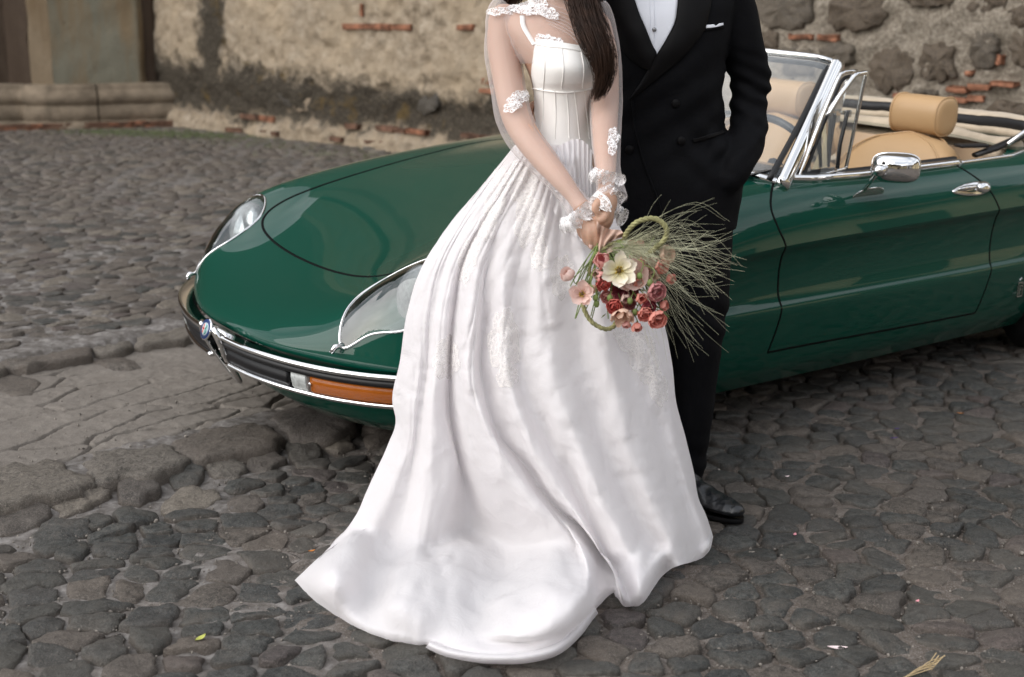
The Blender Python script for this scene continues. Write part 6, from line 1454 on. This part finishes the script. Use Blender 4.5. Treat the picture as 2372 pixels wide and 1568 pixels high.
# boots
def boot(toe, heel, seed):
    toe = np.asarray(toe, float); heel = np.asarray(heel, float); d = toe - heel; L_ = np.linalg.norm(d); d /= L_; s_ = np.array([d[1], -d[0], 0]); secs = []
    for t, hw, h_, zb in [(0, .022, .050, .010), (.03, .031, .062, .006), (.12, .036, .085, .004), (.25, .036, .105, .006), (.38, .036, .090, .010), (.52, .042, .068, .006), (.68, .047, .052, .002), (.82, .044, .042, .002), (.92, .034, .034, .003), (.98, .019, .024, .006), (1.0, .006, .015, .010)]: secs.append((t, hw, h_, zb))
    C = crom(np.array(secs), 46); V = []; k = 30
    for t, hw, h_, zb in C:
        for j in range(k):
            a_ = 2 * math.pi * j / k; cs, sn = math.cos(a_), math.sin(a_); V.append(heel + d * L_ * t + s_ * hw * math.copysign(abs(cs) ** .8, cs) + np.array([0, 0, zb + .022 + (h_ - .0) * (.5 + .5 * sn) * (1 - .28 * cs * cs * (sn > 0))]))
    F = grid_faces(len(C), k, cv=True).tolist() + [list(range(k)), [(len(C) - 1) * k + j for j in range(k)]]
    c_ = heel + d * L_ * .20; sh_ = chain([c_ + [0, 0, .06], c_ + [0, 0, .13], c_ + [0, .003, .22]], [.044, .043, .047], 24)
    return [(np.array(V), F), sh_], (heel, d, s_, L_)
M_BOOT = simple('black_boot_leather', (.010, .011, .013), .26, nscale=8, namp=.4, bumps=[(45, .55, .006), (14, .5, .012)], spec=.6)
for toe, heel in (((.605, 3.245, 0), (.385, 3.455, 0)), ((.22, 3.20, 0), (.27, 3.47, 0))):
    ps, (hl_, d_, s_, L_) = boot(toe, heel, 1)
    bo, _ = remeshed('boot', ps, .0045, M_BOOT, groom, 3, lambda co: .0016 * np.sin((co @ np.r_[d_[:2], .6]) * 190 + 2 * fbm(co, 20, 2, 3)) * np.exp(-((co[:, 2] - .09) / .045) ** 2))
    V = []; k = 40
    for z in (.0, .010, .014):
        for j in range(k):
            a_ = 2 * math.pi * j / k; x = .5 + .5 * math.cos(a_); hw = .049 * math.sin(a_) * (1 - .22 * math.exp(-((x - .33) / .15) ** 2)) * (.72 + .28 * x if x > .1 else .78); V.append(hl_ + d_ * (L_ * 1.015 * x - .003) + s_ * hw + np.array([0, 0, z + .010]))
    so = obj('sole', np.array(V), grid_faces(3, k, cv=True).tolist() + [list(range(k)), [2 * k + j for j in range(k)]], M_BLACK, bo)
    V, F = box_vf(hl_ + d_ * .035 + [0, 0, .012], (.06, .06, .024), rotz(math.atan2(d_[1], d_[0])), .006); obj('heel', V, F, M_BLACK, bo)
# head, neck and the fingers that show at her elbow
hg = PY(1515, -330, 3.40)
parts = [ball(hg + [0, 0, .028], (.080, .098, .105)), ball(hg + [0, -.022, -.05], (.060, .070, .066)), ball(hg + [0, -.095, -.015], (.012, .018, .022)), ball(hg + [0, -.088, -.062], (.024, .010, .008)), limb([(1516, -235, 3.42, .058), (1516, -120, 3.43, .062), (1518, -40, 3.43, .075)])]
for sx in (-1, 1): parts.append(ball(hg + [.081 * sx, .0, -.012], (.010, .020, .032)))
parts += [limb([(1518, -30, 3.43, .08), (1518, 150, 3.43, .09), (1518, 400, 3.43, .09)])]
parts += [ball(hg + [0, 0, 0], .03)]
gb, _ = remeshed('body', parts, .005, M_SKIN2, groom, 4)
hp_ = [chain([PY(*p[:3]) for p in f], [p[3] for p in f]) for f in [[(1262, 250, 3.30, .014), (1246, 244, 3.262, .0105), (1236, 243, 3.225, .0095), (1231, 246, 3.185, .0085), (1230, 248, 3.165, .0075)], [(1262, 262, 3.30, .014), (1246, 258, 3.268, .0105), (1238, 257, 3.235, .0092), (1234, 259, 3.20, .0085), (1233, 260, 3.182, .007)],
       [(1262, 274, 3.30, .013), (1248, 272, 3.27, .010), (1240, 272, 3.24, .009), (1237, 272, 3.21, .008)], [(1262, 284, 3.30, .011), (1250, 285, 3.275, .009), (1243, 285, 3.25, .0078)], [(1268, 238, 3.30, .014), (1256, 226, 3.28, .011), (1250, 216, 3.27, .009)]]] + [limb([(1280, 256, 3.34, .028), (1264, 264, 3.30, .024)])]
remeshed('hand', hp_, .003, M_SKIN2, groom, 3)
V, F = ball(hg + [0, .014, .046], (.090, .104, .100)); GP(obj('hair', V, F, M_HAIR))
for sx in (-1, 1): V, F = ball(hg + [.032 * sx, -.086, .008], (.012, .010, .010)); GP(obj('eye', V, F, bpy.data.materials['eye_white']))
V, F = rings(dense([(-118, 1452, 1584, 3.43, .066), (-95, 1448, 1588, 3.43, .070), (-70, 1440, 1596, 3.43, .076)], 10), 40); GP(obj('shirt_collar', V, grid_faces(10, 40, cv=True), M_SHIRT))
tc_ = PY(1516, -66, 3.335); mbt = MB(); mbt.add(*ball(tc_, (.011, .011, .012)))
for sx in (-1, 1): mbt.tube([tc_, tc_ + [.014 * sx, -.002, 0], tc_ + [.034 * sx, -.004, .001], tc_ + [.052 * sx, .004, .001]], [.008, .012, .022, .024], 16, flat=(.32, 1), up=(0, 0, 1))
GP(mbt.build('bow_tie', M_LAPEL))
# ================================================================== the bouquet
bq = empty('bouquet', tuple(PY(1400, 570, 2.86)), 'bouquet of cream and coral flowers with wispy grass and a twisted rope handle', 'bouquet')
def QP(o, parent=None):
    if parent is None: o.parent = bq; o.matrix_parent_inverse = Matrix.Translation(-Vector(bq.location))
    else: o.parent = parent
    return o
def petal_mat(name, inner, outer, tr=.25):
    m, t, b = new_mat(name); at = N(t, 'ShaderNodeUVMap').outputs[0]; s_ = N(t, 'ShaderNodeSeparateXYZ', {0: at}).outputs[1]; n = noise_out(t, 60, 4, .6)
    c = ramp(t, math_(t, 'ADD', s_, math_(t, 'MULTIPLY', math_(t, 'SUBTRACT', n, .5), .5)), [(.15, inner), (.8, outer)]); t.links.new(c, b.inputs['Base Color']); b.inputs['Roughness'].default_value = .6
    o_ = [x for x in t.nodes if x.type == 'OUTPUT_MATERIAL'][0]; tl = N(t, 'ShaderNodeBsdfTranslucent', {'Color': c}); t.links.new(N(t, 'ShaderNodeMixShader', {0: tr, 1: b.outputs[0], 2: tl.outputs[0]}).outputs[0], o_.inputs[0]); return m
PM = {'cream': petal_mat('cream_petal', (.72, .66, .38), (.86, .80, .69)), 'blush': petal_mat('blush_petal', (.70, .45, .38), (.82, .62, .56)), 'coral': petal_mat('coral_petal', (.60, .15, .12), (.74, .32, .26)),
      'red': petal_mat('red_petal', (.48, .06, .05), (.66, .18, .15)), 'plum': petal_mat('plum_petal', (.16, .02, .035), (.34, .07, .09)), 'pink': petal_mat('pink_petal', (.70, .22, .24), (.78, .42, .38)), 'peach': petal_mat('peach_petal', (.66, .36, .24), (.74, .52, .40)), 'mauve': petal_mat('mauve_petal', (.42, .12, .15), (.60, .28, .28))}
M_STEM = simple('flower_stem', (.16, .22, .06), .6, nscale=20, namp=.35); M_STAM = simple('yellow_stamens', (.50, .33, .03), .7); M_EYE = simple('dark_flower_eye', (.09, .05, .01), .7)
M_GRASSB = simple('dry_grass_blade', (.58, .58, .40), .6, nscale=6, namp=.35); M_ROPE = simple('green_straw_rope', (.26, .25, .115), .85, nscale=60, namp=.45, bumps=[(160, .7, .004)]); M_WRAP = simple('dusty_pink_ribbon', (.55, .38, .30), .7, nscale=12, namp=.15, bumps=[(30, .3, .006)])
def petal_vf(L_, W_, cup, curl, seed, nu=7, nv=7):
    V = []; UV = []; r_ = random.Random(seed); rag = r_.uniform(.02, .08)
    for i in range(nu):
        s = i / (nu - 1)
        for j in range(nv):
            t = j / (nv - 1) * 2 - 1; w_ = W_ * (math.sin(math.pi * (s * .86 + .07)) ** .75) * (.42 + .62 * s if s < .9 else .98)
            x = t * w_; l = L_ * s * (1 - .10 * t * t * s) + rag * L_ * math.sin(t * 7 + seed) * s * s * .5
            V.append([x, l * math.cos(cup * s + curl * s * s), l * math.sin(cup * s + curl * s * s) * 1. + .28 * W_ * (t * t) * (1 - s * .3)]); UV.append((t, s))
    return np.array(V), grid_faces(nu, nv).tolist(), UV
def flower(u, v, Y, r_px, kind, layers, axis=(0, -1, .1), eye=True, seed=0, label=None):
    c = PY(u, v, Y); R_ = r_px / 1060.; ax = np.asarray(axis, float); ax /= np.linalg.norm(ax); x_ = np.cross(ax, [0, 0, 1.]); x_ /= np.linalg.norm(x_); y_ = np.cross(x_, ax); rd = random.Random(seed)
    fl = None; mbv = MB(); uvs = []
    for li_, (n, rr, cup, curl, wd) in enumerate(layers):
        for k in range(n):
            a_ = 2 * math.pi * k / n + li_ * .7 + rd.uniform(-.12, .12); V, F, UV = petal_vf(R_ * rr * rd.uniform(.9, 1.1), R_ * wd * rd.uniform(.9, 1.1), cup + rd.uniform(-.12, .12), curl, seed * 31 + k)
            ca, sa = math.cos(a_), math.sin(a_); Vx = V[:, 0] * ca - V[:, 1] * sa; Vy = V[:, 0] * sa + V[:, 1] * ca; W3 = c + x_ * Vx[:, None] + y_ * Vy[:, None] + ax * (V[:, 2] + .0006 * li_ + .0004 * k)[:, None]
            mbv.add(W3, F); uvs += UV
    o = mbv.build('flower_head', PM[kind]); uv = o.data.uv_layers.new(name='UVMap'); l_ = np.empty(len(o.data.loops), np.int32); o.data.loops.foreach_get('vertex_index', l_); uv.data.foreach_set('uv', np.array(uvs, np.float32)[l_].ravel())
    QP(o)
    if eye:
        V, F = ball(c + ax * R_ * .10, R_ * .13, 12); obj('flower_eye', V, F, M_EYE, o); mb2 = MB()
        for k in range(26):
            a_ = rd.uniform(0, 6.28); q = rd.uniform(.12, .24) * R_; d = x_ * math.cos(a_) + y_ * math.sin(a_); V, F = tube_vf([c + ax * R_ * .05 + d * q * .5, c + ax * R_ * rd.uniform(.16, .28) + d * q], [.0004, .0011], 4); mb2.add(V, F)
        mb2.build('stamens', M_STAM, o)
    # stem back to the tie
    e = PY(1390 + rd.uniform(-8, 8), 560 + rd.uniform(-8, 8), 2.885); mid = (c + e) / 2 + np.array([0, .015, -.006]); V, F = tube_vf(crom([c - ax * R_ * .1, c - ax * R_ * .6, mid, e], 14), .0014, 6); obj('stem', V, F, M_STEM, o)
    return o
OPEN = lambda n: [(n, 1.0, .25, .15, .50), (n - 1, .86, .55, .1, .46)]; ROSE = [(6, 1.0, .35, .5, .62), (6, .86, .75, .3, .55), (5, .66, 1.1, .2, .46), (5, .48, 1.3, .1, .36), (4, .32, 1.45, 0, .26)]; CUP = [(5, 1.05, .8, .4, .60), (5, .92, 1.05, .2, .5)]
FL = [(1463, 638, 2.828, 32, 'blush', [(6, 1, .3, .2, .6)], (.2, -1, .1), False), (1433, 627, 2.800, 42, 'cream', [(6, 1.0, .22, .20, .44), (3, .9, .5, .1, .40)], (-.05, -1, .18), True), (1399, 610, 2.84, 24, 'pink', CUP, (-.3, -.8, .5), False), (1398, 658, 2.815, 17, 'red', ROSE, (-.1, -1, .1), False), (1400, 646, 2.83, 22, 'pink', CUP, (-.2, -1, .3), False),
      (1348, 681, 2.80, 25, 'blush', [(5, 1, .35, .15, .52), (3, .8, .6, .1, .4)], (-.15, -1, .25), True), (1325, 645, 2.815, 20, 'blush', CUP, (-.75, -.35, .75), False), (1434, 672, 2.835, 23, 'plum', OPEN(5), (.1, -1, 0), False), (1514, 672, 2.805, 23, 'mauve', ROSE, (.3, -1, 0), False),
      (1482, 693, 2.800, 16, 'coral', CUP, (.1, -1, .3), False), (1423, 705, 2.805, 19, 'red', ROSE, (-.1, -1, -.1), False), (1441, 720, 2.80, 27, 'peach', [(7, 1, .5, .2, .42), (5, .8, .9, .1, .36)], (0, -.7, -.7), False), (1499, 706, 2.81, 19, 'plum', ROSE, (.2, -1, -.1), False),
      (1516, 733, 2.79, 23, 'coral', ROSE, (.3, -1, -.2), False), (1492, 722, 2.80, 19, 'coral', ROSE, (.1, -1, -.2), False), (1474, 748, 2.80, 15, 'coral', CUP, (0, -.7, -.7), False), (1453, 744, 2.81, 12, 'pink', CUP, (-.3, -.6, -.7), False), (1535, 592, 2.85, 22, 'peach', ROSE, (.5, -.8, .3), False),
      (1526, 618, 2.84, 18, 'coral', ROSE, (.4, -.9, .1), False), (1481, 572, 2.87, 13, 'pink', CUP, (.1, -.5, .9), False), (1462, 574, 2.875, 14, 'peach', CUP, (-.1, -.6, .8), False), (1490, 612, 2.85, 20, 'coral', ROSE, (.2, -1, .3), False), (1546, 645, 2.85, 15, 'red', CUP, (.5, -.8, 0), False),
      (1462, 668, 2.84, 18, 'plum', ROSE, (0, -1, 0), False), (1457, 700, 2.83, 17, 'mauve', ROSE, (0, -1, 0), False), (1508, 640, 2.85, 18, 'peach', CUP, (.2, -1, .2), False), (1470, 596, 2.86, 15, 'pink', ROSE, (0, -1, .4), False), (1530, 705, 2.82, 14, 'coral', CUP, (.6, -.8, 0), False),
      (1408, 686, 2.83, 17, 'pink', ROSE, (-.2, -1, 0), False), (1448, 690, 2.82, 15, 'blush', CUP, (0, -1, 0), False), (1500, 690, 2.83, 17, 'pink', ROSE, (.2, -1, 0), False), (1476, 655, 2.835, 16, 'coral', CUP, (.1, -1, .2), False), (1386, 634, 2.845, 15, 'blush', CUP, (-.5, -1, .2), False), (1455, 725, 2.83, 15, 'blush', CUP, (0, -1, -.4), False), (1512, 610, 2.86, 17, 'pink', CUP, (.2, -1, .3), False), (1375, 668, 2.83, 14, 'peach', CUP, (-.4, -1, 0), False)]
for i, f in enumerate(FL): flower(f[0], f[1], f[2] + (.004 if f[4] == 'cream' else 0), f[3] * (1.08 if f[4] == 'cream' else 1.36), f[4], f[5], f[6], f[7], seed=i + 1)
rb = random.Random(5)
for (u, v) in [(1379, 690), (1459, 697), (1481, 639), (1471, 723), (1489, 716), (1381, 704), (1368, 668), (1412, 690), (1505, 655), (1446, 650)]:
    p = PY(u, v, 2.80); V, F = ball(p, (.0065, .0065, .008), 12); o = QP(obj('green_bud', V, F, M_STEM)); V, F = tube_vf(crom([p, p + [.004, .02, .03], PY(1395, 600, 2.86)], 10), .0012, 5); obj('stem', V, F, M_STEM, o)
for k in range(46):         # stems and small leaves fanning from the tie
    a_ = rb.uniform(0, 1); tgt = (1320 + 235 * rb.random(), 610 + 130 * rb.random()); P = crom([PY(1392 + rb.uniform(-8, 8), 560 + rb.uniform(-6, 6), 2.885), PY((1392 + tgt[0]) / 2 + rb.uniform(-12, 12), (565 + tgt[1]) / 2 + rb.uniform(-14, 6), 2.85), PY(*tgt, 2.835)], 10)
    V, F = tube_vf(P, .0013, 5); QP(obj('stem', V, F, M_STEM))
mb = MB()
for k in range(150):
    c = PY(1400 + 120 * rb.random(), 560 + 170 * rb.random(), 2.845 + .02 * rb.random()); d = np.array([rb.gauss(.2, 1), rb.gauss(-.4, .5), rb.gauss(-.2, 1)]); d /= np.linalg.norm(d); s_ = np.cross(d, [0, 1, 0]); L_ = rb.uniform(.012, .03)
    mb.add([c, c + d * L_ * .5 + s_ * L_ * .10, c + d * L_, c + d * L_ * .5 - s_ * L_ * .10], [[0, 1, 2, 3]])
o = QP(mb.build('foliage', M_STEM)); o['kind'] = 'stuff'
# wispy grass
mb = MB(); rg = np.random.default_rng(11)
for k in range(240):
    b = PY(1405 + rg.uniform(-12, 60), 572 + rg.uniform(-12, 18), 2.875 + rg.uniform(-.015, .015)); q = rg.random()
    if q < .62: ang_ = rg.normal(-.08, .33); ln = 70 + 215 * rg.random() ** 1.5
    elif q < .92: ang_ = rg.normal(.75, .30); ln = 80 + 230 * rg.random() ** 1.4
    else: ang_ = rg.uniform(-.9, 1.4); ln = rg.uniform(120, 260)
    e = (1450 + ln * math.cos(ang_) * 1.0, 590 + ln * math.sin(ang_)); bend = rg.normal(0, 26)
    m1 = (1450 + ln * .33 * math.cos(ang_) + bend * .5, 590 + ln * .33 * math.sin(ang_) - 10 + bend * .5); m2 = (1450 + ln * .7 * math.cos(ang_ ) - bend * .3 * math.sin(ang_), 590 + ln * .7 * math.sin(ang_) + bend * math.cos(ang_)); dr = rg.uniform(-8, 42)
    Ye = 2.83 + rg.uniform(-.07, .12)
    P = crom([b, PY(*m1, 2.83), PY(*m2, (2.83 + Ye) / 2), PY(e[0], e[1] + dr, Ye)], 16) + np.c_[np.zeros(16), np.zeros(16), .0015 * np.sin(np.linspace(0, 9, 16) + k)]
    V, F = tube_vf(P, np.linspace(.00034, .0002, 16), 3, caps=False); mb.add(V, F)
o = QP(mb.build('wispy_grass', M_GRASSB)); o['kind'] = 'stuff'
def rope(pts, r_, Ys):
    P = crom([PY(u, v, y) for (u, v), y in zip(pts, Ys)], 110); T = np.gradient(P, axis=0); T /= np.linalg.norm(T, axis=1)[:, None]; N1 = np.cross(T, [0, 1., 0]); N1 /= np.linalg.norm(N1, axis=1)[:, None]; N2 = np.cross(T, N1); s_ = np.r_[0, np.cumsum(np.linalg.norm(np.diff(P, axis=0), axis=1))]
    mb_ = MB()
    for k in range(3): a_ = s_ * 190 + k * 2.094; mb_.tube(P + (N1 * np.cos(a_)[:, None] + N2 * np.sin(a_)[:, None]) * r_ * .5, r_ * .62, 8)
    return QP(mb_.build('rope_handle', M_ROPE))
zz5 = lambda L: [(1233 + .3327 * x, 379.4 + .3327 * y) for x, y in L]
rope(zz5([(640, 520), (655, 480), (720, 410), (820, 380), (890, 400), (935, 460), (915, 530), (850, 590), (790, 640)]), .0054, [2.865, 2.845, 2.825, 2.815, 2.81, 2.81, 2.81, 2.82, 2.845])
rope(zz5([(400, 780), (398, 720), (430, 650), (500, 590), (570, 545), (650, 525)]), .0034, [2.85, 2.85, 2.86, 2.86, 2.865, 2.87])
rope(zz5([(352, 975), (362, 1020), (395, 1080), (440, 1122), (505, 1150), (560, 1135), (590, 1080), (600, 1000)]), .0048, [2.83, 2.82, 2.815, 2.81, 2.81, 2.82, 2.83, 2.84])
# ribbon wrap round the stems
V, F = tube_vf(crom([PY(1388, 500, 2.905), PY(1392, 540, 2.895), PY(1400, 566, 2.885), PY(1412, 590, 2.875)], 20), np.linspace(.013, .02, 20), 16); V = V + .003 * fbm(V, 60, 3, 3)[:, None]; QP(obj('ribbon_wrap', V, F, M_WRAP))
tp = np.array(zz5([(445, 395), (480, 430), (540, 455), (610, 462), (640, 490)])); bt = np.array(zz5([(455, 560), (468, 640), (500, 590), (560, 535), (638, 508)])); A_ = crom(tp, 26); B_ = crom(bt, 26); V = []
for i in range(26):
    for j in range(12): t = j / 11; q = A_[i] * (1 - t) + B_[i] * t; V.append(PY(q[0], q[1], 2.866 - .008 * math.sin(i * .9 + 4 * t) - .006 * math.sin(7 * t + i * .3)))
QP(obj('ribbon_wrap', V, grid_faces(26, 12), M_WRAP))
# ---- fallen petals, leaves and straw on the ground
def flat_leaf(u, v, lpx, wpx, ang_, m, name, label, cat_, curl=.0022):
    c = G(u, v, 0); z0 = gz(c[0], c[1]) + .016; L_ = lpx / 1000.; W_ = wpx / 1000.; V = []
    for i in range(9):
        s = i / 8 - .5
        for j in range(5): t = j / 4 - .5; w_ = W_ * math.cos(math.pi * s * .96); x = L_ * s; y = w_ * t; V.append([c[0] + x * math.cos(ang_) - y * math.sin(ang_), c[1] + x * math.sin(ang_) + y * math.cos(ang_), z0 + curl * (4 * s * s) + curl * .8 * (abs(t) * 2) ** 2])
    o = obj(name, V, grid_faces(9, 5), m); return tag(o, label, cat_)
M_LEAFY = simple('yellow_leaf', (.42, .44, .10), .6, nscale=30, namp=.3); M_PINKP = simple('pink_petal_fallen', (.72, .32, .36), .6, nscale=40, namp=.4); M_PALEP = simple('pale_petal', (.80, .66, .66), .6); M_VIO = simple('violet_scrap', (.05, .02, .16), .6); M_ORG = simple('orange_leaf', (.45, .16, .02), .6); M_STRAW = simple('dry_straw', (.45, .34, .19), .8)
flat_leaf(465, 1495, 34, 14, 1.1, M_LEAFY, 'fallen_leaf', 'yellow green leaf lying on the cobbles left of the train', 'leaf'); flat_leaf(132, 1178, 20, 7, -.5, M_LEAFY, 'fallen_leaf', 'small yellow leaf on the stones beside the kerb rocks', 'leaf')
flat_leaf(1938, 1516, 42, 15, -.1, M_PALEP, 'fallen_petal', 'large pale pink petal on the cobbles at the lower right', 'petal'); flat_leaf(1840, 1248, 16, 9, 1.2, M_PINKP, 'fallen_petal', 'small pink petal lying right of the boot toe', 'petal')
flat_leaf(2123, 1406, 14, 8, .8, M_PINKP, 'fallen_petal', 'tiny pink petal in the gravel between cobbles at the right', 'petal'); flat_leaf(1822, 1112, 14, 8, .3, M_PALEP, 'fallen_petal', 'pale scrap of petal under the sill of the car', 'petal')
flat_leaf(2076, 1003, 16, 9, .2, M_VIO, 'fallen_petal', 'dark violet petal near the car, upper one', 'petal'); flat_leaf(2070, 1024, 30, 6, .3, M_VIO, 'fallen_petal', 'long dark violet petal below the small violet one', 'petal')
flat_leaf(2300, 890, 18, 10, .3, M_ORG, 'fallen_leaf', 'orange leaf scrap in the shade beneath the car', 'leaf'); flat_leaf(2222, 968, 22, 6, -.4, M_ORG, 'fallen_leaf', 'thin orange leaf on the cobbles beside the car', 'leaf'); flat_leaf(722, 1292, 18, 9, .4, M_ORG, 'fallen_leaf', 'brown orange leaf beside the left edge of the train', 'leaf')
mb = MB()
for k in range(7):
    a_ = G(2085 + 7 * k, 1572 - 3 * k, .024); b_ = G(2158 + 5 * k, 1548 - 5 * k, .034); mb.tube(crom([a_, (a_ + b_) / 2 + [0, 0, .004 * (k % 3)], b_], 8), .0011, 5)
for k in range(3): mb.tube([G(2140 + 8 * k, 1552, .028), G(2168 + 6 * k, 1512 + 6 * k, .04)], .001, 5)
tag(mb.build('straw_tuft', M_STRAW), 'tuft of dry straw at the bottom right of the cobbles', 'straw')
